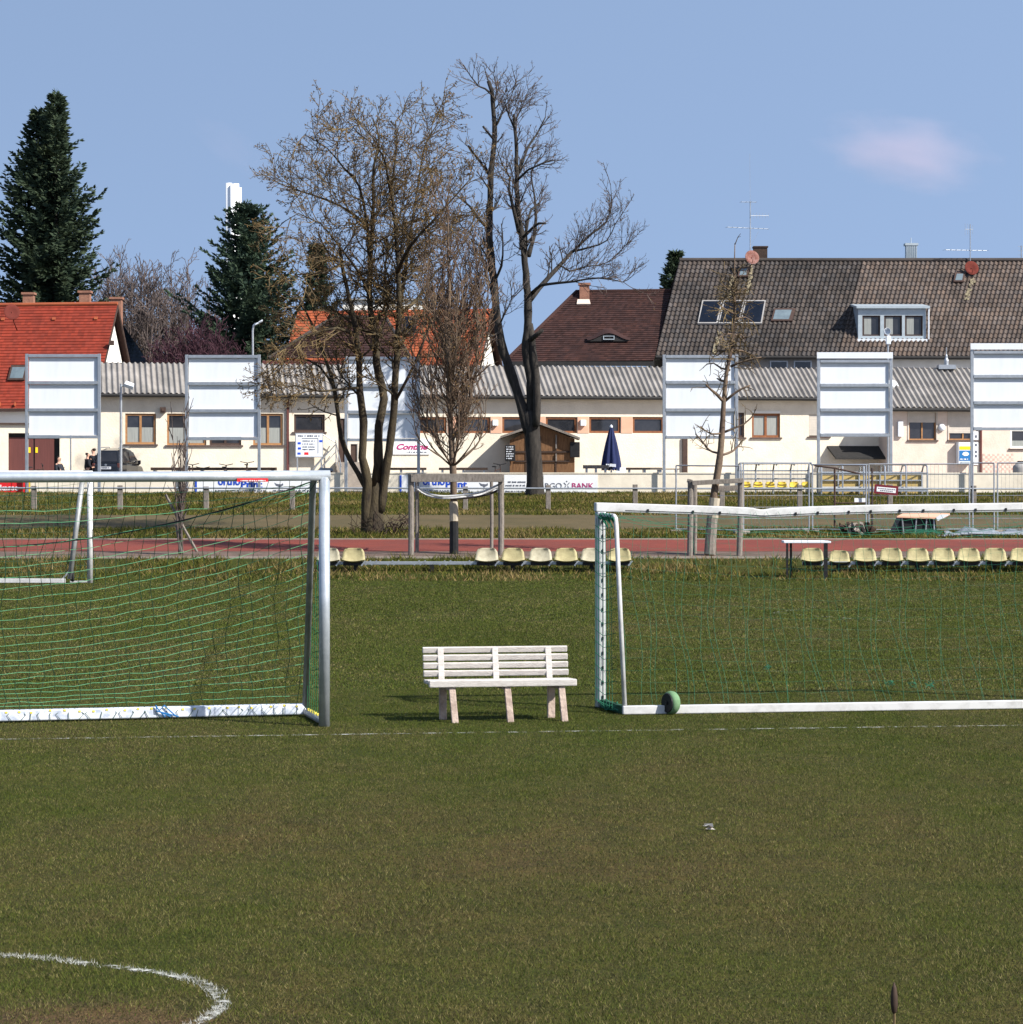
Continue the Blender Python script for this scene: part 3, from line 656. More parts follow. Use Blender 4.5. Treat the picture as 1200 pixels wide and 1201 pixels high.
# ---------------------------------------------------------------- low terrace wall, banners, rail fence
DW = 103.0
def wx(px): return X(px, DW)
t = thing('terrace_wall', 'long low cream wall along the edge of the clubhouse terrace', 'wall', (0, DW, zt(DW)))
m = MB()
for a, b in ((-120, 403), (425, 1330)): m.box(wx(a), wx(b), DW, DW + .25, 1.5, Z(555.5, DW))
m.build('wall', m_wall, t); m = MB()
for a, b in ((-120, 403), (425, 1330)): m.box(wx(a) , wx(b), DW - .03, DW + .28, Z(555.5, DW) + .002, Z(554.2, DW))
m.build('coping', m_wall, t)
def banner(label, x0, x1, y0, y1, mat):
    z0, z1 = Z(y1, DW), Z(y0, DW); c = V((wx(x0), DW - .03, z0)); t = thing('advertising_banner', label, 'banner', c, 'advertising banners on the terrace wall')
    m = MB(); m.box(wx(x0), wx(x1), DW - .028, DW - .004, z0, z1); m.build('sheet', mat, t); return t
EX = V((1, 0, 0))
def wtext(s, x0, x1, y0, y1, mat, t, name='lettering', **k): return text(s, V((wx(x0), DW - .03, Z(y1, DW))), EX, wx(x1) - wx(x0), Z(y0, DW) - Z(y1, DW), name, mat, t, **k)
def wscrib(x0, x1, y, h, mat, t, seed):
    m = MB(); scribble(m, V((wx(x0), DW - .03, Z(y + h / 2, DW))), EX, wx(x1) - wx(x0), h * DW / F, random.Random(seed)); m.build('small_print', mat, t)
t = banner('red banner with white lettering kasse at the left end of the terrace wall', -75, 34, 564, 577.5, m_signred)
wtext('kasse', .5, 22, 568.6, 575.2, m_paperwhite, t, bold=.02); m = MB(); m.box(wx(34.3), wx(35.6), DW - .036, DW - .03, Z(577, DW), Z(565, DW)); m.build('edge_stripe', m_yellow, t)
for n_, (x0, lab, ts) in enumerate(((229, 'white banner with blue lettering ortho Print just below the bar of the big goal', 281), (469, 'white banner with blue lettering ortho Print behind the wooden tree guard', 496))):
    t = banner(lab, x0, x0 + (143 if n_ == 0 else 121), 557, 578.3, m_paperwhite)
    m = MB(); m.box(wx(x0), wx(x0 + 2.2), DW - .036, DW - .029, Z(578, DW), Z(557.5, DW)); m.build('blue_stripe', m_textblue, t)
    wtext('ortho', x0 + 27, x0 + 53, 559.5, 569, m_textblue, t, bold=.03); wtext('Print', x0 + 54, x0 + 79, 563.5, 572.5, m_textblue, t, bold=.03)
    wscrib(x0 + 24, x0 + 84, 575.3, 1.8, m_textgrey, t, 5 + n_)
    m = MB(); y = DW - .036; q = lambda a, b: (wx(x0 + a), y, Z(b, DW))
    m.prism([q(93, 566), q(96, 567.5), q(101, 568), q(103, 566.5), q(103.5, 569), q(100, 571), q(99, 574), q(97.8, 574), q(98, 570.5), q(95, 569.5)], (0, .006, 0)); m.build('emblem', m_textgrey, t)
    if n_ == 0: wscrib(x0 + 92, x0 + 140, 575.3, 2, m_textgrey, t, 7)
t = banner('white banner with three lines of small grey print left of the big trunk', 591.5, 637, 557, 578.3, m_paperwhite)
wscrib(596, 618, 565.2, 2, m_textgrey, t, 21); wscrib(593, 618, 569.3, 2, m_textgrey, t, 22); wscrib(593, 618, 576, 1.6, m_textgrey, t, 23)
t = banner('white banner with grey and raspberry lettering BANK right of the big trunk', 637.6, 701, 557, 578.3, m_paperwhite)
wtext('RGO', 639.5, 659, 566.5, 573, m_textgrey, t, bold=.005); wtext('BANK', 671, 696.5, 566.5, 573, m_textred, t, bold=.012)
m = MB()
for a, b in (((661.5, 566), (664, 569)), ((668, 566), (665.5, 569)), ((663.5, 570), (662, 573)), ((666, 570), (667.5, 573))): m.bar((wx(a[0]), DW - .034, Z(a[1], DW)), (wx(b[0]), DW - .034, Z(b[1], DW)), .03, .01, (0, 1, 0))
m.lathe([(.028, -.004), (.028, .004)], (wx(664.8), DW - .034, Z(564.6, DW)), 12, (0, 1, 0)); m.build('star_figure', m_textgrey, t)

t = thing('pipe_rail_fence', 'low fence of wooden posts and one grey pipe along the grass bank', 'fence', (0, 88.5, zt(88.5))); d = 88.5
for i, px in enumerate((-58, 40, 141, 242, 343, 444, 546, 643, 745, 847, 938, 1044, 1142, 1245)):
    m = MB(); x = X(px, d); w = .085; m.box(x - w, x + w, d - w, d + w, zt(d) - .2, Z(569.5 if px > 600 else 570.5, d) + .02 * (i % 3)); m.build('post', m_greywood, t, bevel=.015)
m = MB(); m.tube([(X(-120, d), d - .1, Z(572.3, d)), (X(1330, d), d - .1, Z(573.3, d))], .03, 8); m.build('rail', m_galv, t)

# ---------------------------------------------------------------- board frames
def board(label, x0, x1, ys, base, d=102.78, capped=False, pmat=None):
    """steel frame with three blank boards; ys = top and the lower edge of each row"""
    g = zt(d); t = thing('board_frame', label, 'billboard', (X((x0 + x1) / 2, d), d, g), 'white board frames in front of the clubhouse')
    hw = .062
    for px in (x0 + 2, x1 - 2):
        m = MB(); m.box(X(px, d) - hw, X(px, d) + hw, d - .04, d + .04, g - .3, Z(ys[0], d)); m.build('post', m_galv, t, bevel=.01)
    a, b = X(x0 + 2, d) + hw + .004, X(x1 - 2, d) - hw - .004
    top = ys[0] + (8 if capped else 0)
    if capped:
        m = MB(); m.box(X(x0, d), X(x1, d), d - .09, d - .064, Z(ys[0] + 7, d), Z(ys[0], d) + .01); m.build('top_board', m_panel, t)
    edges = [top + 2.2] + list(ys[1:])
    for y in edges:
        m = MB(); m.box(a, b, d - .055, d + .055, Z(y, d) - .06, Z(y, d) + .06); m.build('cross_bar', m_galv, t, bevel=.008)
    for y0, y1 in zip(edges, edges[1:]):
        m = MB(); m.box(a + .02, b - .02, d + .058, d + .09, Z(y1, d) + .075, Z(y0, d) - .065); m.build('blank_board', pmat or m_panel, t)
    for px in (x0 + 5, x1 - 5):
        m = MB(); m.box(X(px, d) - .03, X(px, d) + .03, d + .092, d + .13, Z(edges[-1], d), Z(edges[0], d)); m.build('back_stiffener', m_galv, t)
    return t
board('blank white three panel board in front of the red roofed house', 29.5, 118.5, (415, 449, 481, 512.5), 578)
board('blank white three panel board left of the bare trees with a street lamp above it', 217, 306, (416, 450, 482, 514.5), 578)
board('blank white three panel board half hidden behind the forked bare tree', 404, 493, (418, 452, 483.5, 516), 578)
board('blank white three panel board behind the leaning young tree', 777, 866, (416, 448.5, 481, 513), 580)
board('blank white three panel board with a white top strip and a horn speaker above', 958, 1047, (413.5, 452, 481, 510.5), 580, capped=True)
board('blank white three panel board cut off by the right edge', 1138, 1227, (403, 441.5, 472.5, 503), 580, d=102.78, capped=True)

# ---------------------------------------------------------------- clubhouse
FC = Fac(118, 111, 1000, 117)
zE = 6.0; slope = 1.44 / 2.52
club = thing('clubhouse', 'long low cream clubhouse with corrugated roof and salmon window band behind the terrace wall', 'building', FC.p(FC.u(550), 0, 2.0))
r = FC.rect
ZG = 1.9
wins = []
for a, b, y0, y1, kind in ((147, 183, 485, 521, 'oak'), (196, 242, 485, 522, 'oak'), (246, 283, 486, 522, 'dark'), (297, 332, 485, 522, 'oak'), (345, 381, 486, 506.5, 'dark1'), (866, 873, 484, 513, 'dark1'), (882, 915, 485, 513, 'oakd'), (949, 972, 486, 512, 'roll')): wins.append((r(a, b, y0, y1), kind))
band = [r(a, a + 37, 489, 508) for a in (487, 538, 589, 640, 691, 742)]
dr = [r(396.5, 405.5, 490, 542), r(411, 420, 520, 545)]
uL, uR = FC.u(62), FC.u(1060)
m = MB(); FC.wall(m, uL, uR, ZG, zE - .02, [w[0] for w in wins] + band + dr)
for a, b in ((uL, uL), (uR, uR)): m.poly([FC.p(a, 0, ZG), FC.p(a, -6.4, ZG), FC.p(a, -6.4, zE - .02), FC.p(a, -2.1, zE + 1.4), FC.p(a, 0, zE - .02)])
wl = m.build('wall', m_cream, club)
for q, kind in wins:
    if kind == 'oak': FC.window(q, club, m_oak, mull=1, curtain=.55)
    elif kind == 'oakd': FC.window(q, club, m_frame, mull=1, fw=.1, curtain=.9)
    elif kind == 'dark': FC.window(q, club, m_dframe, mull=1)
    elif kind == 'dark1': FC.window(q, club, m_dframe, mull=0)
    else: FC.window(q, club, m_dframe, mull=0, shutter=.95)
for q in band: FC.window(q, club, m_frame, mull=0, fw=.10, sill=False)
for a, b in ((525, 537.6), (575.5, 588.6), (626.5, 639.6), (677.5, 690.6), (728.5, 741.6)):
    m = MB(); FC.box(m, FC.u(a), FC.u(b), .003, .02, FC.z(a, 508), FC.z(a, 488.6)); m.build('salmon_panel', m_salmon, club)
for a in (577, 680):
    m = MB(); FC.box(m, FC.u(a), FC.u(a + 6.5), .02, .2, FC.z(a, 499.5), FC.z(a, 492.5)); m.build('wall_light', m_panel, club, bevel=.02)
m = MB(); FC.box(m, FC.u(882), FC.u(915), .003, .035, FC.z(890, 484.6), FC.z(890, 482)); m.build('lintel', m_white, club)
for q in dr:
    m = MB(); FC.box(m, q[0] + .03, q[1] - .03, -.14, -.09, q[2], q[3] - .03); m.build('door', m_dframe, club)
# name board of the inn on the wall
m = MB(); FC.box(m, FC.u(461), FC.u(504), .004, .06, FC.z(480, 533), FC.z(480, 515)); nb = m.build('name_board', m_paperwhite, club)
text('Contine', FC.p(FC.u(465), .062, FC.z(480, 527.5)), FC.U, FC.u(502) - FC.u(465), FC.z(480, 520.5) - FC.z(480, 527.5), 'lettering', m_textred, nb, shear=.35, bold=.035)
m = MB(); scribble(m, FC.p(FC.u(477), .062, FC.z(480, 531)), FC.U, FC.u(501) - FC.u(477), .06, random.Random(9)); m.build('small_print', m_textgrey, nb)
# roof: corrugated sheets
ov = .42
def roof_pt(u, n): return FC.p(u, n, zE + .1 + slope * (ov - n))
ua, ub = FC.u(58), FC.u(1062)
tiled_roof('roof', roof_pt(ua, -2.1), roof_pt(ub, -2.1), roof_pt(ua, ov), roof_pt(ub, ov), m_corr, club, pu=.245, pv=2.3, amp=.048, lip=.012, k=6, var=.06, hue=.01)
m = MB(); n1, n2 = -2.1, -6.5; m.poly([roof_pt(ua, n1), roof_pt(ub, n1), FC.p(ub, n2, zE), FC.p(ua, n2, zE)])
m.poly([roof_pt(ua, ov) - ZV * .12, roof_pt(ub, ov) - ZV * .12, FC.p(ub, 0, zE - .03), FC.p(ua, 0, zE - .03)]); m.build('soffit', m_greywall, club)
m = MB(); m.tube([FC.p(ua, ov + .07, zE + .02), FC.p(ub, ov + .07, zE + .02)], .075, 8); m.build('gutter', m_dark, club)
for px, mt in ((337.5, m_door), (803, m_dframe)):
    m = MB(); u = FC.u(px); w = .05 if px < 500 else .11; y0 = 468 if px < 500 else 513
    FC.box(m, u - w, u + w, .01, .12, ZG, FC.z(px, y0)); m.build('downpipe', mt, club)
for px, py in ((191, 481), (1006, 497)):
    m = MB(); u = FC.u(px); z = FC.z(px, py); FC.box(m, u - .12, u + .12, .02, .2, z - .12, z + .12); FC.box(m, u - .06, u + .06, .2, .23, z - .06, z + .06); m.build('wall_lantern', m_dframe, club)
m = MB(); FC.box(m, FC.u(968), FC.u(1041), .004, .03, FC.z(1000, 510), FC.z(1000, 506)); m.build('dark_sign', m_dframe, club)
# entrance canopy
m = MB(); u0, u1 = FC.u(970), FC.u(1042); z1, z0 = FC.z(1000, 523), FC.z(1000, 538.5)
m.prism([FC.p(u0, 0, z1), FC.p(u0, 0, z1 - .1), FC.p(u0 + .1, 1.0, z0 - .02), FC.p(u0 + .1, 1.0, z0 + .06)], FC.U * (u1 - u0)); m.build('canopy', m_dark, club)
# steps up to the door, behind the gap of the wall
m = MB(); u0, u1 = FC.u(393), FC.u(424); zt0, zt1 = 1.9, FC.z(405, 542)
for i in range(7):
    z1 = zt1 - (zt1 - zt0) * i / 7; FC.box(m, u0, u1, .01 + i * .32 - .001 * 0, .33 + i * .32, zt0, z1)
st = m.build('staircase', m_conc, club)
m = MB()
for n in (.4, 2.2):
    u = u0; m.tube([FC.p(u, n, zt1 - (n - .2) * .5), FC.p(u, n, zt1 + .95 - (n - .2) * .5)], .025, 6)
m.tube([FC.p(u0, .2, zt1 + .95), FC.p(u0, 2.5, zt1 - .2)], .025, 6); m.tube([FC.p(u0, .2, zt1 + .5), FC.p(u0, 2.5, zt1 - .65)], .02, 6)
m.tube([FC.p(FC.u(377), .3, FC.z(377, 509)), FC.p(FC.u(394), .3, FC.z(394, 520))], .025, 6); m.tube([FC.p(FC.u(394), .3, FC.z(394, 520)), FC.p(FC.u(366), .5, FC.z(366, 551))], .025, 6); m.tube([FC.p(FC.u(393), .3, FC.z(394, 530)), FC.p(FC.u(374), .5, FC.z(374, 551))], .02, 6)
m.build('handrail', m_galv, st)

# annex with the maroon doors at the left end
FA = Fac(118, 111, 1000, 117, push=.5)
an = thing('annex', 'low cream annex with maroon board doors at the left edge', 'building', FA.p(FA.u(20), 0, 1.95))
q = FA.rect(10, 70, 508, 557); m = MB(); FA.wall(m, FA.u(-70), FA.u(62) + .35, ZG - .1, FA.z(30, 498), [q], .28); m.poly([FA.p(FA.u(62) + .35, 0, ZG - .1), FA.p(FA.u(62) + .35, -2, ZG - .1), FA.p(FA.u(62) + .35, -2, FA.z(30, 498)), FA.p(FA.u(62) + .35, 0, FA.z(30, 498))]); m.build('wall', m_cream, an)
m = MB(); FA.box(m, FA.u(-70), FA.u(66), -4, .12, FA.z(30, 497.9), FA.z(30, 496)); m.build('roof_edge', m_dframe, an)
for a, b in ((q[0], (q[0] + q[1]) / 2 - .01), ((q[0] + q[1]) / 2 + .01, q[1] - .2)):
    m = MB(); FA.box(m, a + .02, b - .02, -.26, -.2, q[2], q[3] - .18); dd = m.build('door', m_door, an)
m = MB(); FA.box(m, q[0], q[1], -.27, -.24, q[2], q[3]); m.build('door_frame', m_dark, an)
for px in (34.5, 43): 
    m = MB(); u = FA.u(px); FA.box(m, u - .05, u + .05, -.2, -.18, FA.z(px, 531), FA.z(px, 524.5)); m.build('reflector', m_yellow, dd)

# right wing
FR = Fac(118, 111, 1000, 117, push=1.5)
wing = thing('clubhouse_wing', 'pale rose right wing of the clubhouse with roller shutters behind the wire fence panels', 'building', FR.p(FR.u(1120), 0, 1.95))
uL, uR = FR.u(1043), FR.u(1290); zw = FR.z(1100, 481.5)
ws = [(FR.rect(1066, 1098, 484, 516), 1), (FR.rect(1113, 1147, 484, 516), 2), (FR.rect(1185, 1222, 503, 526), 0)]; dq = FR.rect(1151, 1153.5, 505, 552)
m = MB(); FR.wall(m, uL, uR, ZG, zw, [w[0] for w in ws]); m.poly([FR.p(uL, 0, ZG), FR.p(uL, -6, ZG), FR.p(uL, -6, zw), FR.p(uL, 0, zw)]); m.build('wall', m_pinkwall, wing)
FR.window(ws[0][0], wing, m_oak, mull=1, fw=.06, shutter=.36); FR.window(ws[1][0], wing, m_oak, mull=1, fw=.06, shutter=.75); FR.window(ws[2][0], wing, m_white, mull=0, fw=.1, curtain=.4)
for q, _k in ws[:2]:
    m = MB(); FR.box(m, q[0] - .06, q[1] + .06, .003, .05, q[3], q[3] + .1); FR.box(m, q[0] - .06, q[0], .003, .03, q[2], q[3]); FR.box(m, q[1], q[1] + .06, .003, .03, q[2], q[3]); m.build('window_surround', m_shutter, wing)
rp = lambda u, n: FR.p(u, n, zw + .12 + .62 * (ov - n))
ua, ub = FR.u(1041), FR.u(1290)
tiled_roof('roof', rp(ua, -2.7), rp(ub, -2.7), rp(ua, ov), rp(ub, ov), m_corr, wing, pu=.26, pv=2.3, amp=.052, lip=.012, k=6, var=.06, hue=.01, seed=4)
m = MB(); m.poly([rp(ua, ov) - ZV * .12, rp(ub, ov) - ZV * .12, FR.p(ub, 0, zw - .01), FR.p(ua, 0, zw - .01)]); m.poly([rp(ua, -2.7), rp(ub, -2.7), FR.p(ub, -7.4, zw), FR.p(ua, -7.4, zw)]); m.build('soffit', m_greywall, wing)
m = MB(); m.tube([FR.p(ua, ov + .07, zw + .02), FR.p(ub, ov + .07, zw + .02)], .08, 8); m.build('gutter', m_dark, wing)
m = MB(); c = FR.p(FR.u(1104), .1, FR.z(1104, 501.5)); m.lathe([(.16, -.09), (.17, -.03), (.12, .05), (.02, .08)], c, 18, FR.N); m.build('round_wall_light', m_panel, wing, True)
m = MB(); FR.box(m, FR.u(1052.5), FR.u(1058), .01, .16, FR.z(1055, 512), FR.z(1055, 494.5)); m.build('meter_box', m_panel, wing)
m = MB(); FR.box(m, FR.u(1149), FR.u(1151), .01, .1, ZG, zw); m.build('downpipe', m_door, wing)
m = MB(); FR.box(m, FR.u(1141), FR.u(1147), .01, .05, FR.z(1144, 545), FR.z(1144, 506)); nb = m.build('notice_board', m_paperwhite, wing)
m = MB()
for y in (511, 521, 529, 534): FR.box(m, FR.u(1143), FR.u(1145.5), .051, .06, FR.z(1144, y + 2.4), FR.z(1144, y - .6))
m.build('notice', m_textgrey, nb)
m = MB(); FR.box(m, FR.u(1152.5), FR.u(1191), .004, .012, FR.z(1170, 555), FR.z(1170, 532)); pl = m.build('tile_panel', m_pinkwall, wing)
m = MB(); rr = random.Random(3)
for i in range(13):
    for j in range(8):
        if (i + j) % 2: u = FR.u(1153.2) + i * .112; z = FR.z(1170, 554) + j * .108; FR.box(m, u, u + .1, .013, .019, z, z + .098)
m.build('tile_pattern', m_tilewall, pl)
# cigarette machine on the wing
va = thing('vending_machine', 'blue and yellow vending machine hanging on the rose wall', 'machine', FR.p(FR.u(1129), .2, FR.z(1129, 545)))
m = MB(); FR.box(m, FR.u(1121), FR.u(1137), .02, .36, FR.z(1129, 544.5), FR.z(1129, 519)); m.build('case', m_panel, va, bevel=.02)
m = MB(); FR.box(m, FR.u(1122), FR.u(1136), .362, .372, FR.z(1129, 540.5), FR.z(1129, 528.5)); fp = m.build('front_panel', m_cyan, va)
m = MB(); c = FR.p(FR.u(1129), .374, FR.z(1129, 532.5)); m.prism([c + FR.U * a + ZV * b for a, b in ((-.16, -.02), (-.1, .07), (.02, .1), (.13, .06), (.17, -.01), (.1, -.08), (-.05, -.09))], FR.N * .008); m.build('emblem', m_paperwhite, fp)
m = MB(); scribble(m, FR.p(FR.u(1123), .374, FR.z(1129, 539.5)), FR.U, .38, .07, random.Random(6)); m.build('small_print', m_paperwhite, fp)
m = MB(); FR.box(m, FR.u(1122), FR.u(1136), .362, .372, FR.z(1129, 527.5), FR.z(1129, 523.5)); m.build('yellow_header', m_yellow, va)
m = MB(); FR.box(m, FR.u(1124), FR.u(1134), .362, .4, FR.z(1129, 544), FR.z(1129, 541.5)); m.build('tray', m_zinc, va)
# sat dish and vent on the wing roof
m = MB(); c = V((X(1046, 117), 117, Z(453.5, 117))); m.lathe([(.02, -.06), (.22, -.03), (.33, .03), (.32, .04), (.2, -.01)], c, 20, (.3, -1, .25)); m.tube([c, c + V((0, .4, -.7))], .03, 6); m.build('satellite_dish', m_panel, wing, True)
m = MB(); c = V((X(1110, 119), 119, Z(425.5, 119))); m.box(c.x - .4, c.x + .4, c.y - .3, c.y + .3, c.z - .3, c.z - .1); m.tube([c, c + V((0, 0, .72))], .02, 6); m.lathe([(.10, -.1), (.11, .1), (.06, .22), (.05, .34), (.02, .40)], c, 12); m.build('roof_vent', m_galv, wing)
# info board on posts by the steps
ib = thing('information_board', 'white information board with blue marks below a dark clubhouse window', 'sign', FC.p(FC.u(362), .3, 2.0))
m = MB(); FC.box(m, FC.u(345.5), FC.u(378), .30, .36, FC.z(362, 536.5), FC.z(362, 508)); m.build('frame', m_galv, ib)
m = MB(); FC.box(m, FC.u(346.3), FC.u(377.2), .362, .37, FC.z(362, 535.5), FC.z(362, 509)); pn = m.build('panel', m_panel, ib)
m = MB(); pp = lambda a, y: FC.p(FC.u(a), .37, FC.z(a, y)); scribble(m, pp(348.5, 512.5), FC.U, .95, .09, random.Random(2)); FC.box(m, FC.u(353), FC.u(372.5), .37, .378, FC.z(362, 514.8), FC.z(362, 514)); FC.box(m, FC.u(371.7), FC.u(372.5), .37, .378, FC.z(362, 532), FC.z(362, 514.9))
for y in (518, 521.5, 525, 528): scribble(m, pp(354, y), FC.U, .55, .06, random.Random(y))
m.build('print', m_textgrey, pn); m = MB()
for x_, y in ((348.2, 520), (348.4, 526), (348, 532), (373.5, 517.5)): FC.box(m, FC.u(x_), FC.u(x_ + 3.8), .37, .378, FC.z(x_, y + 1.3), FC.z(x_, y - 1.3))
m.build('blue_emblem', m_textblue, pn); m = MB(); FC.box(m, FC.u(356), FC.u(361), .37, .378, FC.z(356, 533.5), FC.z(356, 530.5)); m.build('red_emblem', m_signred, pn)
for px in (348, 376):
    m = MB(); FC.box(m, FC.u(px) - .03, FC.u(px) + .03, .30, .355, 1.95, FC.z(px, 537)); m.build('post', m_galv, ib)

# ---------------------------------------------------------------- houses behind
def gable_house(name, label, R0, E0, width, eave_z, mat, wallm, back=None, **k):
    """R0 = right end of the ridge, E0 = right end of the front eave; the house runs to the left for width metres"""
    t = thing(name, label, 'house', (R0.x, R0.y, 1.9)); fdir = V((E0.x - R0.x, E0.y - R0.y, 0)); l = V((fdir.y, -fdir.x, 0)).normalized()
    if l.x > 0: l = -l
    B0 = R0 - fdir + ZV * (E0.z - R0.z); L = l * width
    ro = tiled_roof('roof', R0 + L, R0, E0 + L, E0, mat, t, **k)
    m = MB(); m.poly([R0, B0, B0 + L, R0 + L]); bk = m.build('rear_roof', m_brown, t)
    m = MB(); ins = l * .35; w0 = E0 - fdir * .09 + ZV * .05; w1 = B0 + fdir * .09 + ZV * .05
    gl = lambda p, z: V((p.x, p.y, z))
    pk = R0 - ZV * .22
    for s in (ins, L - ins):
        m.poly([gl(w0, 1.9) + s, gl(w1, 1.9) + s, w1 + s, pk + s, w0 + s])
    m.poly([gl(w0, 1.9) + ins, w0 + ins, w0 + L - ins, gl(w0, 1.9) + L - ins]); m.build('wall', wallm, t)
    m = MB(); dn = V((0, 0, -.22))
    for a, b in ((R0, E0), (R0, B0)): m.prism([a + l * .02, b + l * .02, b + l * .02 + dn, a + l * .02 + dn], -l * .06)
    m.prism([E0, E0 + L, E0 + L + dn * .7, E0 + dn * .7], fdir.normalized() * .05); m.build('verge_board', m_dframe, t)
    return t, l, fdir
def on_slope(R0, E0, l, a, s, up=0):
    fd = (E0 - R0); n = fd.cross(l).normalized(); n = n if n.z > 0 else -n
    return R0 + l * a + fd * s + n * up
def slope_box(mb, R0, E0, l, a0, a1, s0, s1, u0, u1):
    p = lambda a, s, u: on_slope(R0, E0, l, a, s, u)
    mb.hexa([p(a0, s0, u0), p(a1, s0, u0), p(a1, s1, u0), p(a0, s1, u0), p(a0, s0, u1), p(a1, s0, u1), p(a1, s1, u1), p(a0, s1, u1)])
def chimney(parent, c, w, h, mat=None, name='chimney'):
    m = MB(); c = V(c); m.box(c.x - w, c.x + w, c.y - w, c.y + w, c.z - 1.2, c.z + h); m.box(c.x - w * 1.25, c.x + w * 1.25, c.y - w * 1.25, c.y + w * 1.25, c.z + h + .003, c.z + h + .12); return m.build(name, mat or m_brick, parent)
# red roofed house on the left
R0, E0 = P(138, 357, 135), P(110, 479, 131)
hr, l, fd = gable_house('tiled_house', 'house with a bright red tiled roof and white gable at the left edge', R0, E0, 18, 0, m_red, m_white, pu=.18, pv=.19, amp=0, lip=.028, k=1, var=.18, seed=3)
m = MB(); m.tube([R0 + ZV * .03, R0 + l * 18 + ZV * .03], .11, 8); m.build('ridge_tiles', m_red, hr).data.materials[0] = m_orange
for px, py in ((34, 352), (100, 350), (137, 353)): chimney(hr, P(px, py + 6, 136.5), .28, .55 if px != 137 else .35)
cc = P(14, 366, 132.6); m = MB(); m.lathe([(.02, -.07), (.28, -.04), (.42, .04), (.41, .05), (.25, -.02)], cc, 20, (.35, -1, .3)); m.tube([cc, cc + V((.05, .3, -.5)), cc + V((.1, .9, -.9))], .035, 6); m.build('satellite_dish', m_dish, hr, True)
m = MB(); slope_box(m, R0, E0, l, 4.05, 4.95, .60, .74, .02, .13); sk = m.build('skylight', m_dframe, hr); m = MB(); slope_box(m, R0, E0, l, 4.15, 4.85, .62, .725, .131, .14); m.build('pane', m_paleglass, sk)
m = MB(); c = P(132, 402, 133.5); m.box(c.x - .1, c.x + .12, c.y - .4, c.y - .2, c.z - .15, c.z + .1); m.build('gable_lamp', m_dframe, hr)
m = MB()
for a in (.9, 3.2, 6): slope_box(m, R0, E0, l, a, a + .18, .13, .155, .03, .09)
for i in range(22): slope_box(m, R0, E0, l, .2 + i * .8, .24 + i * .8, .955, .985, .03, .16)
m.build('snow_guard', m_red, hr).data.materials[0] = m_orange
# dark roof piece behind it
t = thing('dark_roofed_house', 'steep blue black roof slope between the red house and the purple tree', 'house', (X(150, 146), 146, 1.9))
a, b, c, e = P(143, 378, 146), P(176, 428, 143), P(143, 440, 146), P(120, 378, 150)
tiled_roof('roof', e, a, P(130, 428, 147), b, m_bluegl, t, pu=.4, pv=.4, amp=0, lip=.03, k=1); m = MB(); m.prism([P(125, 430, 147), P(172, 430, 143.2), P(172, 480, 143.2), P(125, 480, 147)], (0, .3, 0)); m.build('wall', m_greywall, t)
# orange roofed house behind the bare trees
R0, E0 = P(577, 362, 138), P(561, 440, 134.3)
ho, l, fd = gable_house('tiled_house', 'house with an orange tiled roof and white gable seen through the bare trees', R0, E0, 10.8, 0, m_orange, m_white, pu=.2, pv=.21, amp=0, lip=.028, k=1, var=.2, seed=8)
m = MB(); slope_box(m, R0, E0, l, 3.95, 4.75, .12, .40, .02, .12); sk = m.build('skylight', m_dframe, ho); m = MB(); slope_box(m, R0, E0, l, 4.05, 4.65, .14, .38, .121, .13); m.build('pane', m_bluegl, sk)
m = MB(); q = P(577, 436, 133.5); m.box(q.x - .45, q.x + .35, q.y - .4, q.y + .4, q.z - 2.5, q.z + .22); m.build('porch_pier', m_door, ho)
# pale building far behind it
t = thing('pale_house', 'pale building whose top edge shows above the orange roof', 'house', (X(450, 165), 165, 1.9))
m = MB(); m.box(X(402, 165), X(499, 165), 165, 175, 1.9, Z(352, 165)); m.build('wall', m_white, t); m = MB(); m.box(X(400, 165), X(501, 165), 164.8, 175.2, Z(352, 165) + .003, Z(350.5, 165)); m.build('roof_edge', m_greywall, t)
# dark hipped roof in front of the orange house
hh = thing('hipped_house', 'low house with a dark brown hipped roof behind the forked bare tree', 'house', (X(400, 126), 126, 1.9))
a, b = P(391, 372, 129), P(452, 372, 129); c, e = P(315, 420, 125), P(482, 420, 125); f_, g_ = P(321, 420, 133), P(476, 420, 133)
tiled_roof('roof', a, b, c, e, m_brown, hh, pu=.26, pv=.28, amp=0, lip=.028, k=1, var=.25, seed=12)
m = MB(); m.poly([a, c, f_]); m.poly([a, f_, g_, b]); m.poly([b, g_, e]); m.build('side_roof', m_brown, hh)
m = MB(); m.tube([c, a, b, e], .09, 6); m.build('ridge_tiles', m_grey, hh)
m = MB(); m.box(c.x + .3, e.x - .3, 125.4, 132.6, 1.9, c.z - .25); m.build('wall', m_white, hh); m = MB(); m.box(X(308, 125), X(482, 125), 124.9, 125.2, Z(428.5, 125), Z(423, 125)); m.build('fascia', m_door, hh)
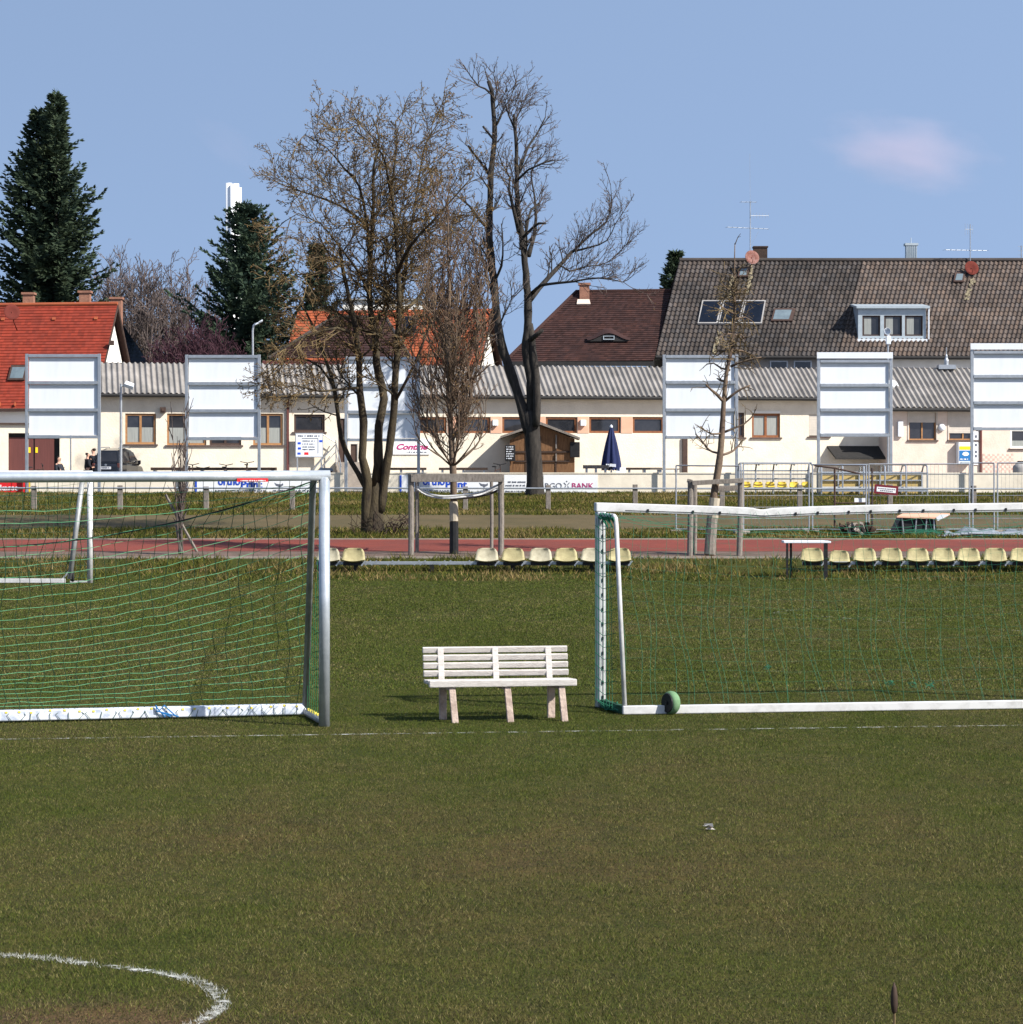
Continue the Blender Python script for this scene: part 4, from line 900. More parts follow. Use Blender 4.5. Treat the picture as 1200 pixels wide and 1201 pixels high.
# brown hipped house in the middle
hb = thing('hipped_house', 'house with a large brown hipped roof and eyebrow dormer in the middle', 'house', (X(700, 128), 128, 1.9))
a, b = P(676, 342, 131), P(787, 341, 131); c, e = P(592, 424.5, 125.5), P(767, 423, 125.5)
tiled_roof('roof', a, b, c, e, m_brown, hb, pu=.2, pv=.2, amp=0, lip=.028, k=1, var=.3, seed=15)
f_ = P(598, 424, 136.5); m = MB(); m.poly([a, c, f_]); m.poly([a, f_, V((b.x, 136.5, f_.z)), b]); m.build('side_roof', m_brown, hb)
m = MB(); m.tube([c, a, b], .1, 6); m.build('ridge_tiles', m_brown, hb)
m = MB(); m.box(c.x + .5, e.x, 126, 136, 1.9, c.z - .25); m.build('wall', m_greywall, hb); m = MB(); m.box(c.x, e.x, 125.35, 125.5, c.z - .2, c.z + .02); m.build('gutter', m_dark, hb)
chm = chimney(hb, P(685.5, 349, 130.6), .25, .62); m = MB(); q = P(684.5, 350, 130.0); m.hexa([q + V(v) for v in ((-.35, -.1, -.35), (.35, -.1, -.35), (.3, .2, -.1), (-.3, .2, -.1), (-.35, -.16, -.28), (.35, -.16, -.28), (.3, .14, -.03), (-.3, .14, -.03))]); m.build('flashing', m_pinkwall, chm)
def ebrow(parent):
    # eyebrow dormer: a low swelling with a dark mouth
    pl = lambda px, py: None
    base = P(714, 399, 126.9); nx = 13; top = []; m = MB(); g = MB()
    W = 1.05; yb = base.y
    ro_n = V((0, -(c.z - a.z), (c.y - a.y))).normalized(); 
    prof = [max(0, (math.cos(math.pi * (i / (nx - 1) * 2 - 1)) + 1) / 2) * .34 for i in range(nx)]
    fr = [base + V(((i / (nx - 1) * 2 - 1) * W, -.15, prof[i])) for i in range(nx)]
    sl = (a - c); sl = V((0, sl.y, sl.z)).normalized()
    bkp = [base + V(((i / (nx - 1) * 2 - 1) * W * 1.05, 0, 0)) + sl * (.25 + .9 * (prof[i] / .34)) + V((0, -.02, .0)) for i in range(nx)]
    m.add(fr + bkp, [(i, i + 1, nx + i + 1, nx + i) for i in range(nx - 1)])
    d_ = m.build('eyebrow_dormer', m_brown, parent, True); tint_fill(d_)
    g.add([p + V((0, .05, -.03)) for p in fr] + [p + V((0, .05, 0)) for p in (fr[-1] - ZV * .06, fr[0] - ZV * .06)], [tuple(range(nx + 2))]); g.build('dormer_opening', m_dark, d_)
    g = MB(); q = base + V((0, -.13, .1)); 
    for x0, x1, z0, z1 in ((-.28, .28, -.08, -.04), (-.28, .28, .08, .11), (-.28, -.24, -.04, .08), (.24, .28, -.04, .08)): g.box(q.x + x0, q.x + x1, q.y - .02, q.y + .02, q.z + z0, q.z + z1)
    g.build('dormer_window', m_zinc, d_)
def tint_fill(o):
    me = o.data; at = me.color_attributes.new('tint', 'FLOAT_COLOR', 'POINT'); at.data.foreach_set('color', [1.0] * 4 * len(me.vertices))
for o in [o for o in bpy.data.objects if o.name.startswith(('side_roof', 'rear_roof', 'ridge_tiles', 'snow_guard'))]: tint_fill(o)
ebrow(hb)
# grey brown row house on the right
hg = thing('row_house', 'long house with a mottled grey brown pantile roof, solar collectors and dormer on the right', 'house', (X(980, 128), 128, 1.9))
dR, dE = 132.0, 126.0
def G(px, py):   # point on the front slope, by ridge/eave interpolation
    k = (py - 306) / 111.; return P(px, py, dR + (dE - dR) * k)
TL, BL = P(797, 306, dR), P(769, 417, dE); TM, BM = P(1012, 306.2, dR), P(983, 417.6, dE); TR, BR = P(1300, 306, dR), P(1271, 418, dE)
tiled_roof('roof', TL, TM - V((.02, 0, 0)), BL, BM - V((.02, 0, 0)), m_grey, hg, pu=.235, pv=.37, amp=.038, lip=.04, k=6, var=.30, seed=21)
m_grey2 = M('lichen_grey_tile_warm', (.108, .083, .069), (.058, .046, .040), .5, .8, tint=True, lo=.3, hi=.7, detail=9)
tiled_roof('roof', TM, TR, BM, BR, m_grey2, hg, pu=.235, pv=.37, amp=.038, lip=.04, k=6, var=.24, seed=22)
m = MB(); m.tube([TL + ZV * .05, TM + ZV * .05, TR + ZV * .05], .11, 8); tint_fill(m.build('ridge_tiles', m_grey, hg))
bk = V((0, 12, 0)); m = MB(); m.poly([TL, BL + bk, BR + bk, TR]); tint_fill(m.build('rear_roof', m_grey, hg))
m = MB(); ins = V((.35, .5, 0)); m.poly([TL + V((.3, 0, -.2)), BL + V((.4, .6, .05)), V((BL.x + .4, BL.y + .6, 1.9)), V((BL.x + .4, BL.y + 11.5, 1.9)), BL + bk + V((.4, -.5, .05))])
fw = BL + V((.4, .6, -.1)); m.poly([V((fw.x, fw.y, 1.9)), V((BM.x, fw.y, 1.9)), V((BM.x, fw.y, fw.z)), fw]); m.build('wall', m_greywall, hg)
m = MB(); m.poly([V((BM.x, fw.y, 1.9)), V((BR.x, fw.y, 1.9)), V((BR.x, fw.y, fw.z)), V((BM.x, fw.y, fw.z))]); m.build('wall', m_white, hg)
m = MB(); m.tube([BL + V((0, -.05, -.08)), BR + V((0, -.05, -.08))], .09, 8); m.build('gutter', m_dark, hg)
for px in (903, 931):
    fy = fw.y; m = MB(); m.box(X(px, fy), X(px + 21, fy), fy - .05, fy + .05, Z(433, fy), Z(423, fy)); w = m.build('window', m_galv, hg); m = MB(); m.box(X(px + 1.5, fy), X(px + 19.5, fy), fy - .08, fy - .051, Z(432, fy), Z(424.5, fy)); m.build('pane', m_glass, w)
nG = V((0, TL.z - BL.z, -(BL.y - TL.y))).normalized(); nG = V((0, -abs(nG.y), abs(nG.z)))
def gquad(mb, pts, u0, u1):
    q = [G(*p) for p in pts]; mb.hexa([p + nG * u0 for p in q] + [p + nG * u1 for p in q])
cols = ((823.5, 847.5, 818, 841.5), (848.5, 873, 842.5, 867), (874, 898, 868, 893.5))
for a, b, c_, e_ in cols:
    m = MB(); gquad(m, [(c_, 382), (e_, 382), (b, 355), (a, 355)], .05, .16); s_ = m.build('solar_collector', m_greywall, hg); m = MB(); gquad(m, [(c_ + 1.5, 380.8), (e_ - 1.5, 380.8), (b - 1.5, 356.2), (a + 1.5, 356.2)], .161, .168); m.build('collector_glass', m_bluegl, s_)
m = MB(); gquad(m, [(904, 378.5), (929, 378.5), (933, 364), (908, 364)], .04, .14); s_ = m.build('skylight', m_dframe, hg); m = MB(); gquad(m, [(906.5, 377), (925, 377), (928.5, 366), (909.5, 366)], .141, .15); m.build('pane', m_paleglass, s_)
for x_, y_ in ((866, 316), (1119, 322)):
    m = MB(); gquad(m, [(x_ - 1, y_ + 11), (x_ + 11, y_ + 11), (x_ + 13, y_), (x_ + 1, y_)], .03, .16); s_ = m.build('roof_hatch', m_dframe, hg); m = MB(); gquad(m, [(x_ + 1, y_ + 9.5), (x_ + 9, y_ + 9.5), (x_ + 10.5, y_ + 2), (x_ + 3, y_ + 2)], .161, .165); m.build('pane', m_paleglass, s_)
# lichen runs below dish and hatch
m_lichen = M('pale_lichen', (.24, .20, .125), (.15, .13, .09), 3, .9)
for pts in (((879.5, 312), (884, 312), (879, 345), (874, 345)), ((858, 325), (860, 325), (856, 352), (852.5, 352)), ((842, 388), (846, 388), (839, 414), (835, 414)), ((1139, 328), (1144, 328), (1135, 352), (1131, 352))):
    m = MB(); r_ = random.Random(pts[0][0])
    for i in range(26):
        t_ = r_.random(); e_ = r_.random(); x_ = (pts[0][0] + (pts[1][0] - pts[0][0]) * e_) * (1 - t_) + (pts[3][0] + (pts[2][0] - pts[3][0]) * e_) * t_; y_ = pts[0][1] + (pts[2][1] - pts[0][1]) * t_
        w_ = r_.uniform(.5, 1.4); gquad(m, [(x_ - w_, y_ + 2.2), (x_ + w_, y_ + 2.2), (x_ + w_ + .5, y_ - .5), (x_ - w_ + .5, y_ - .5)], .05, .085)
    m.build('lichen_patch', m_lichen, hg)
# zinc dormer with three windows
dz0, dz1 = 398.5, 359
dm_f = G(1040, 397).y - .05
dx0, dx1 = X(1006.5, dm_f), X(1086, dm_f); zb, ztp = Z(398, dm_f), Z(362, dm_f)
m = MB(); holes = [(X(a, dm_f), X(b, dm_f), Z(394, dm_f), Z(370, dm_f)) for a, b in ((1011.5, 1032.5), (1037, 1058), (1061.5, 1082.5))]
FD = Fac(1000, dm_f, 1090, dm_f); FD.wall(m, dx0 - FD.O.x, dx1 - FD.O.x, zb, ztp, [(a - FD.O.x, b - FD.O.x, c_, e_) for a, b, c_, e_ in holes], .12)
yb = dm_f + 2.4
for x_ in (dx0, dx1): m.poly([V((x_, dm_f, zb)), V((x_, dm_f, ztp)), V((x_, yb, ztp + .3)), V((x_, yb, zb + 1.9))])
dr_ = m.build('dormer', m_zinc, hg)
for a, b, c_, e_ in holes:
    q_ = (a - FD.O.x, b - FD.O.x, c_, e_); m = MB()
    for z_ in ((q_[0], q_[0] + .07, c_, e_), (q_[1] - .07, q_[1], c_, e_), (q_[0], q_[1], c_, c_ + .07), (q_[0], q_[1], e_ - .07, e_)): FD.box(m, z_[0], z_[1], -.12, -.05 - .002 * (z_[3] - z_[2] < .1), z_[2], z_[3])
    w = m.build('window', m_dframe, dr_)
    m = MB(); FD.box(m, q_[0], q_[1], -.14, -.11, c_, e_); m.build('pane', m_glass, w); m = MB(); FD.box(m, q_[0] + .1, q_[0] + .45, -.108, -.10, c_ + .08, e_ - .08); m.build('curtain', m_curtain, w)
m = MB(); m.hexa([(dx0 - .1, dm_f - .2, ztp + .003), (dx1 + .18, dm_f - .2, ztp + .003), (dx1 + .18, yb + .5, ztp + .35), (dx0 - .1, yb + .5, ztp + .35), (dx0 - .1, dm_f - .2, ztp + .11), (dx1 + .18, dm_f - .2, ztp + .11), (dx1 + .18, yb + .5, ztp + .45), (dx0 - .1, yb + .5, ztp + .45)]); m.build('dormer_roof', m_zinc, dr_)
m = MB(); m.box(dx0 - .05, dx1 + .05, dm_f - .14, dm_f + .05, zb - .12, zb + .003); m.build('dormer_apron', m_panel, dr_)
m = MB(); m.tube([(dx1 + .12, dm_f - .12, ztp), (dx1 + .12, dm_f - .1, zb)], .035, 6); m.build('downpipe', m_panel, dr_)
# chimneys, dishes and antennas
m = MB(); q = P(892, 305, 132.5); m.box(q.x - .36, q.x + .33, q.y - .3, q.y + .3, q.z - 1, q.z + .62); m.box(q.x - .4, q.x + .37, q.y - .34, q.y + .34, q.z + .623, q.z + .7); m.build('chimney', m_blackwood, hg)
m = MB(); q = P(1068.5, 306, 132.6)
m.box(q.x - .27, q.x + .27, q.y - .25, q.y + .25, q.z - 1, q.z + .78)
for i in range(6): m.box(q.x - .27 + i * .1, q.x - .23 + i * .1, q.y - .28, q.y - .251, q.z - .5, q.z + .78)
m.box(q.x - .34, q.x + .34, q.y - .3, q.y + .3, q.z + .784, q.z + .9); m.tube([q + ZV * .9, q + ZV * 1.2], .02, 5); m.build('clad_chimney', m_zinc, hg)
for px, py, mt in ((882, 302, m_dish2), (1139.5, 314.5, m_dish)):
    m = MB(); q = P(px, py, 131.0); m.lathe([(.02, -.08), (.22, -.05), (.38, .04), (.37, .05), (.2, -.03)], q, 22, (.25, -1, .3)); m.tube([q, q + V((.0, .4, -.35)), q + V((0, .9, -.35))], .03, 6); m.tube([q + V((.05, -.3, .05)), q + V((0, -.05, -.35))], .015, 5); m.build('satellite_dish', mt, hg, True)
def yagi(mb, c, ax, L, n, e=.28, vert=False):
    ax = V(ax).normalized(); mb.tube([c - ax * L / 2, c + ax * L / 2], .014, 5)
    pr = ax.cross(ZV).normalized() if not vert else ZV
    for i in range(n):
        p = c + ax * (L * (i / (n - 1) - .5)); k_ = e * (1 - .3 * i / n); mb.tube([p - pr * k_, p + pr * k_], .009, 4)
a0 = P(880, 300, 131.8); m = MB(); m.tube([a0 - ZV * .6, P(880, 236, 131.8)], .028, 6); m.tube([P(880, 236, 131.8), P(879.5, 180, 131.8)], .009, 4)
yagi(m, P(878, 237, 131.8), (1, .1, 0), .8, 4); yagi(m, P(891, 253, 131.8), (1, .2, .02), .95, 7, .16, True); yagi(m, P(877, 267.5, 131.8), (1, .15, -.03), 2.2, 9, .3); m.tube([P(880, 290, 131.8), P(890, 271, 131.8)], .008, 4); m.build('roof_antenna', m_galv, hg)
m = MB(); m.tube([P(1138, 306, 131.8), P(1138, 263, 131.8)], .026, 6); yagi(m, P(1136.5, 269, 131.8), (1, .1, 0), .4, 4, .3, True); yagi(m, P(1133, 293.5, 131.8), (1, .2, 0), 2.3, 9, .3); m.build('roof_antenna', m_galv, hg)
m = MB(); m.tube([P(1198, 306, 132.4), P(1198, 288, 132.4)], .03, 6); [m.tube([P(1194, y_, 132.4), P(1206, y_, 132.4)], .012, 4) for y_ in (289, 294, 299)]; m.build('roof_antenna', m_galv, hg)
# far white chimney stack
t = thing('chimney_stack', 'tall white cluster chimney rising behind the pine', 'chimney', (X(274, 420), 420, 2.0)); 
for i, (ox, oy) in enumerate(((-.75, -.2), (0, -.65), (.8, -.2), (.3, .6), (-.5, .5))):
    m = MB(); q = V((X(274, 420) + ox, 420 + oy, 2.0)); hz = Z(215 + 2.6 * (i % 3), 420); m.tube([q, V((q.x, q.y, hz))], .55, 14); m.build('flue', m_far, t, True)
m = MB()
for y_ in (286,): m.lathe([(1.62, 0), (1.68, .1), (1.68, .5), (1.62, .6)], (X(274, 420), 420, Z(y_, 420)), 20)
m.build('platform_ring', m_galv, t)
# ---------------------------------------------------------------- bare trees
def cat(pts, st):
    """resample a polyline softly (Catmull-Rom)"""
    pts = [V(p) for p in pts]; q = [pts[0] * 2 - pts[1]] + pts + [pts[-1] * 2 - pts[-2]]; out = []
    for i in range(1, len(q) - 2):
        n = max(1, int((q[i + 1] - q[i]).length / st))
        for j in range(n):
            t = j / n; a, b, c, d = q[i - 1], q[i], q[i + 1], q[i + 2]
            out.append(.5 * ((2 * b) + (c - a) * t + (2 * a - 5 * b + 4 * c - d) * t * t + (3 * b - a - 3 * c + d) * t ** 3))
    return out + [pts[-1]]
def rdir(r): 
    v = V((r.gauss(0, 1), r.gauss(0, 1), r.gauss(0, 1))); return v.normalized()
def twig(wood, fine, buds, r, p, d, L, rad, lvl, o):
    n = max(3, int(L / o['seg'])); pts = [p]; d = d.normalized()
    for i in range(n):
        d = (d + rdir(r) * o['jit'] + ZV * o['up'] * (1 if lvl > 0 else o.get('up0', 1))).normalized(); pts.append(pts[-1] + d * L / n)
    mb = wood if rad > o['fine'] else fine
    mb.tube(pts, [rad * (1 - .75 * i / n) + o['tip'] for i in range(n + 1)], 5 if rad > .02 else 3, False)
    if lvl > 0:
        k = max(1, int(L / o['gap'][lvl] * r.uniform(.7, 1.2)))
        for i in range(k):
            t = o.get('t0', .15) + (1 - o.get('t0', .15)) * (i + r.random()) / k; j = min(n - 1, int(t * n)); q = pts[j].lerp(pts[j + 1], t * n - j)
            ax = (pts[j + 1] - pts[j]).normalized(); side = ax.cross(rdir(r)).normalized(); an = math.radians(r.uniform(*o['ang']))
            twig(wood, fine, buds, r, q, ax * math.cos(an) + side * math.sin(an), L * r.uniform(*o['rat']) * (1 - .45 * t), rad * .55, lvl - 1, o)
    elif buds is not None:
        for i in range(o['buds']):
            q = pts[-1].lerp(pts[max(0, len(pts) - 3)], r.random()) + rdir(r) * .03; s = r.uniform(*o['bs']); a, b = rdir(r) * s, rdir(r) * s
            buds.add([q, q + a, q + a * .6 + b], [(0, 1, 2)])
def limb(wood, fine, buds, r, pts, r0, r1, o, lvl, gap, Lc, t0=.2, st=.35, n=8, lean=None):
    pts = cat(pts, st); k = len(pts) - 1
    wood.tube([p + (rdir(r) * r0 * .10 if 0 < i < k else V((0, 0, 0))) for i, p in enumerate(pts)], [(r0 + (r1 - r0) * i / k) * (1 + .10 * r.uniform(-1, 1)) for i in range(k + 1)], n)
    tot = sum((a - b).length for a, b in zip(pts, pts[1:])); acc = 0; nxt = tot * t0
    for i in range(k):
        seg = (pts[i + 1] - pts[i]); ax = seg.normalized(); acc += seg.length
        while acc > nxt:
            q = pts[i].lerp(pts[i + 1], r.random()); side = ax.cross(rdir(r)).normalized(); an = math.radians(r.uniform(*o['ang'])); f = nxt / tot
            dd = ax * math.cos(an) + side * math.sin(an)
            if lean: dd = dd + lean
            rad = r0 + (r1 - r0) * f
            twig(wood, fine, buds, r, q, dd, Lc * r.uniform(.55, 1.15) * (1 - .35 * f), max(.012, rad * .32), lvl, o); nxt += gap * r.uniform(.6, 1.4)
def pxl(d0, *pts):
    """surveyed points (px, py, metres behind the trunk)"""
    return [P(a, b, d0 + (c[0] if c else 0)) for a, b, *c in pts]
# forked multi-stemmed tree by the track
def forked_tree():
    d = 74.2; r = random.Random(31); t = thing('bare_tree', 'bare multi stemmed tree with lichen covered forking trunks beside the track', 'tree', (X(438, d), d, zt(d)))
    w, f, b = MB(), MB(), MB()
    o = dict(seg=.16, jit=.20, up=.045, fine=.016, tip=.0048, gap=[.2, .13, .145], ang=(30, 70), rat=(.38, .68), buds=3, bs=(.03, .07))
    KR = .58
    q = lambda *p: pxl(d, *p); L = lambda pts, r0, r1, lvl=2, gap=.42, Lc=1.9, t0=.2, **k: limb(w, f, b, r, pts, r0 * (KR if r0 > .1 else .8), r1 * .9, o, lvl, gap * .92, Lc * 1.12, t0, **k)
    # stems
    w.tube(q((437, 630), (438, 618), (439, 604), (441, 588), (443, 566)), [.42, .33, .27, .21, .15], 12)
    L(q((429, 628, -.1), (429, 590, -.15), (431, 565, -.2), (425, 536, -.3), (426, 495, -.3), (422, 459, -.4), (421, 420, -.5), (415, 375, -.8), (403, 320, -1.1), (398, 285, -1.3)), .26, .045, gap=.36, t0=.45)
    L(q((431, 575, .1), (420, 555, .3), (411, 540, .5), (400, 512, .6), (396, 480, .7), (388, 440, .9), (372, 395, 1.2), (352, 350, 1.6)), .15, .03, gap=.36, t0=.4, Lc=1.9)
    L(q((441, 570), (444, 545), (444, 500), (450, 468, .2), (442, 426, .2), (440, 398, .3), (433, 345, .4), (437, 270, .5), (439, 195, .4), (445, 165, .5), (437, 138, .5)), .25, .022, gap=.36, t0=.34)
    L(q((446, 600, -.1), (450, 570, -.1), (454, 545, -.2), (461, 490, -.4), (463, 453, -.5), (466, 417, -.5), (468, 342, -.8), (465, 282, -.8), (460, 218, -1), (465, 178, -1.1), (464, 142, -1.2)), .23, .02, gap=.36, t0=.32)
    L(q((466, 400, -.5), (472, 340, .1), (481, 277, .8), (491, 212, 1.2), (500, 166, 1.4), (514, 144, 1.5), (536, 134, 1.7)), .11, .016, gap=.34, t0=.12)
    L(q((434, 330, .4), (431, 268, -.5), (421, 218, -1.2), (403, 197, -1.6), (384, 174, -1.9), (357, 158, -2.2)), .075, .014, gap=.3, t0=.12)
    L(q((437, 285, .5), (427, 262, 1.1), (398, 241, 1.8), (365, 228, 2.2), (334, 218, 2.4), (311, 207, 2.5)), .07, .013, gap=.3, t0=.15)
    L(q((433, 345, .4), (420, 318, -.6), (400, 292, -1.4), (376, 262, -1.9), (350, 250, -2.1), (330, 262, -2.2)), .07, .013, gap=.3, t0=.12)
    L(q((466, 320, -.8), (480, 290, -1.8), (505, 262, -2.3), (532, 232, -2.6), (556, 205, -2.7)), .075, .014, gap=.3, t0=.12)
    L(q((468, 370, -.6), (490, 350, .3), (512, 318, 1.0), (535, 300, 1.4), (552, 268, 1.7)), .075, .014, gap=.3, t0=.12)
    L(q((458, 225, -1), (448, 180, -1.7), (422, 158, -2.2), (408, 142, -2.4)), .05, .012, gap=.3, t0=.12)
    L(q((424, 455, -.4), (402, 456, -1), (375, 459, -1.5), (345, 452, -1.8), (312, 462, -2)), .06, .012, gap=.24, t0=.15, Lc=1.5)
    L(q((418, 395, -.6), (396, 385, -1.3), (365, 392, -1.8), (335, 408, -2.2), (310, 432, -2.4)), .065, .012, gap=.24, t0=.15, Lc=1.5)
    L(q((392, 455, .8), (375, 430, 1.3), (350, 420, 1.6), (325, 430, 1.9), (306, 455, 2)), .05, .012, gap=.24, t0=.15, Lc=1.4)
    L(q((400, 310, -1.1), (380, 320, -1.8), (350, 322, -2.3), (322, 335, -2.7)), .05, .012, gap=.26, t0=.15, Lc=1.5)
    L(q((464, 470, -.5), (480, 440, -.9), (495, 405, -1.2), (508, 370, -1.3), (520, 330, -1.4)), .06, .012, gap=.28, t0=.2, Lc=1.4)
    L(q((440, 400, .3), (455, 360, 1.0), (452, 310, 1.5), (470, 250, 1.9), (478, 190, 2.1)), .06, .012, gap=.3, t0=.2, Lc=1.5)
    tr = w.build('trunk', m_barky, t, True); f.build('crown', m_ltwig, t); b.build('buds', m_bud, t)
    # root suckers and dead wood at the foot
    s = MB()
    for i in range(46):
        c = P(438, 622, d - .25) + V((r.uniform(-.55, .95), r.uniform(-.2, .2), 0)); c.z = zt(d); s.tube([c, c + V((r.uniform(-.18, .18), 0, r.uniform(.1, .4))), c + V((r.uniform(-.4, .4), r.uniform(-.1, .1), r.uniform(.2, .75)))], .008, 3, False)
    for i in range(24):
        c = P(470, 620, d - .3) + V((r.uniform(-.4, .5), r.uniform(-.2, .2), r.uniform(-.05, .25))); s.tube([c, c + rdir(r) * .3], .02, 4)
    s.build('root_sucker', m_blackwood, t)
forked_tree()
def tall_tree():
    d = 100.5; r = random.Random(47); t = thing('bare_tree', 'tallest bare tree with a thick grey trunk and pollarded limbs beside the wooden shed', 'tree', (X(628, d), d, zt(d)))
    w, f, b = MB(), MB(), MB()
    o = dict(seg=.25, jit=.16, up=.10, fine=.022, tip=.0045, gap=[.3, .16, .19], ang=(25, 60), rat=(.35, .7), buds=1, bs=(.03, .06))
    q = lambda *p: pxl(d, *p); L = lambda pts, r0, r1, lvl=2, gap=.75, Lc=2.0, t0=.3, **k: limb(w, f, b, r, pts, r0 * .78, r1 * .8, o, lvl, gap * .52, Lc * 1.1, t0, n=10, **k)
    w.tube(q((627.5, 586), (627.5, 577), (627.5, 566), (627, 545), (625, 520), (624, 500), (622, 482)), [.46, .38, .33, .31, .30, .31, .30], 14)
    L(q((622, 510), (614, 485), (602, 444, .2), (591, 413, .3), (584, 383, .3), (580, 333, .4), (574.5, 280, .5), (576, 205, .6), (580, 155, .6), (577, 108, .6), (573, 95, .6)), .27, .10, gap=1.3, t0=.45, Lc=1.6)
    L(q((576, 110, .6), (569, 104, .6), (561, 101, .6), (551, 88, .6), (544, 76, .6)), .06, .012, gap=.22, t0=.15, Lc=1.1)
    L(q((578, 125, .6), (583, 105, .9), (580, 92, 1.1), (578, 84, 1.1)), .05, .012, gap=.22, t0=.1, Lc=1.1)
    L(q((580, 150, .6), (590, 130, .4), (600, 112, .3), (606, 95, .2)), .05, .012, gap=.25, t0=.2, Lc=1.2)
    L(q((625, 540), (623, 480), (623, 446, -.2), (618, 413, -.2), (619, 366, -.2), (618, 332, -.2), (614.5, 293, -.2), (607, 240, -.2), (606, 186, -.3), (603, 134, -.3)), .30, .07, gap=1.1, t0=.55, Lc=1.8)
    L(q((629, 500, -.3), (630, 470, -.35), (629, 440, -.35), (625, 410, -.3), (621, 380, -.2)), .20, .17, lvl=0, gap=9, Lc=.2, t0=.9)
    L(q((603, 150, -.3), (597, 136, -.3), (592, 120, -.4), (598, 104, -.5)), .05, .012, gap=.25, t0=.1, Lc=1.2)
    L(q((603, 145, -.3), (612, 125, -.2), (620, 105, 0)), .045, .012, gap=.22, t0=.1, Lc=1.2)
    L(q((606, 205, -.3), (613, 190, .2), (619, 173, .5), (630, 157, .8), (640, 137, 1.0)), .09, .03, gap=.32, t0=.3, Lc=1.2)
    L(q((605, 213, -.3), (620, 199, -.8), (635, 192, -1.1), (649, 187, -1.2)), .08, .03, gap=.4, t0=.3, Lc=1.2)
    L(q((609, 272, -.2), (603, 248, -.6), (597, 222, -.9), (598, 208, -1)), .12, .05, gap=.5, t0=.4, Lc=1.2)
    L(q((598, 208, -1), (588, 190, -1.1), (582, 172, -1.2)), .04, .015, gap=.3, t0=.2, Lc=1)
    L(q((614, 290, -.2), (618, 266, .4), (623, 246, .7), (633, 238, .9)), .09, .05, gap=.5, t0=.4, Lc=1)
    L(q((614, 278, -.2), (624, 268, -.9), (632, 262, -1.2), (640, 262, -1.4)), .08, .05, gap=.6, t0=.5, Lc=1)
    L(q((620, 300, -.2), (628, 268, .6), (627, 230, .9), (623, 203, 1.0), (636, 180, 1.2)), .12, .02, gap=.4, t0=.35, Lc=1.6)
    L(q((621, 352, -.2), (632, 338, .2), (646, 323, .5), (660, 308, .8), (671, 295, 1)), .15, .09, gap=1.0, t0=.4, Lc=1.6)
    L(q((671, 296, 1), (682, 285, 1.2), (694, 274, 1.3), (711, 260, 1.4), (717, 240, 1.4), (716, 215, 1.4)), .07, .012, gap=.5, t0=.05, Lc=1.5, lean=V((0, 0, .55)))
    L(q((671, 295, 1), (692, 290, .6), (712, 282, .3), (722, 262, .2), (733, 246, .1)), .06, .012, gap=.45, t0=.05, Lc=1.6, lean=V((0, 0, .45)))
    L(q((625, 343, -.2), (634, 335, -.8), (655, 332, -1.3), (673, 330, -1.6), (702, 326, -2), (732, 331, -2.3)), .10, .02, gap=.42, t0=.3, Lc=1.8, lean=V((.1, 0, .5)))
    L(q((655, 310, .6), (668, 318, .9), (690, 312, 1.3), (712, 308, 1.6), (740, 282, 1.8)), .05, .012, gap=.3, t0=.2, Lc=1.6, lean=V((.1, 0, .4)))
    L(q((620, 400, -.2), (627, 395, -.6), (636, 387.5, -.9)), .13, .11, lvl=0, gap=9, Lc=.2, t0=.95)
    L(q((572, 268, .5), (560, 255, .1), (551, 242, -.2), (529, 224, -.6)), .08, .025, gap=.4, t0=.4, Lc=1.4)
    L(q((574, 206, .6), (562, 188, .9), (549, 171, 1.2)), .07, .05, lvl=1, gap=.5, Lc=1.1, t0=.4)
    L(q((578.5, 163, .6), (572, 155, .3), (566.5, 148, .2)), .055, .05, lvl=1, gap=.8, Lc=.9, t0=.5)
    L(q((578, 345, .4), (570, 320, 1), (562, 290, 1.4), (548, 268, 1.8)), .09, .02, gap=.38, t0=.3, Lc=1.6)
    L(q((580, 330, .4), (588, 312, .0), (590, 285, -.3), (588, 262, -.5)), .08, .02, gap=.38, t0=.3, Lc=1.4)
    L(q((583, 380, .3), (568, 362, .7), (556, 340, 1.1), (548, 310, 1.4)), .07, .015, gap=.3, t0=.25, Lc=1.5)
    L(q((584, 385, .3), (592, 368, -.3), (600, 350, -.6), (598, 325, -.8)), .05, .012, gap=.3, t0=.2, Lc=1.3)
    L(q((585, 390, .3), (574, 395, -.6), (560, 392, -1.2), (552, 400, -1.5)), .05, .012, gap=.28, t0=.2, Lc=1.4)
    w.build('trunk', m_bark, t, True); f.build('crown', m_gtwig, t); b.build('buds', m_bud, t)
tall_tree()
m_ltwrap = M('pale_bark_wrap', (.42, .37, .29), (.30, .26, .2), 5, .9)
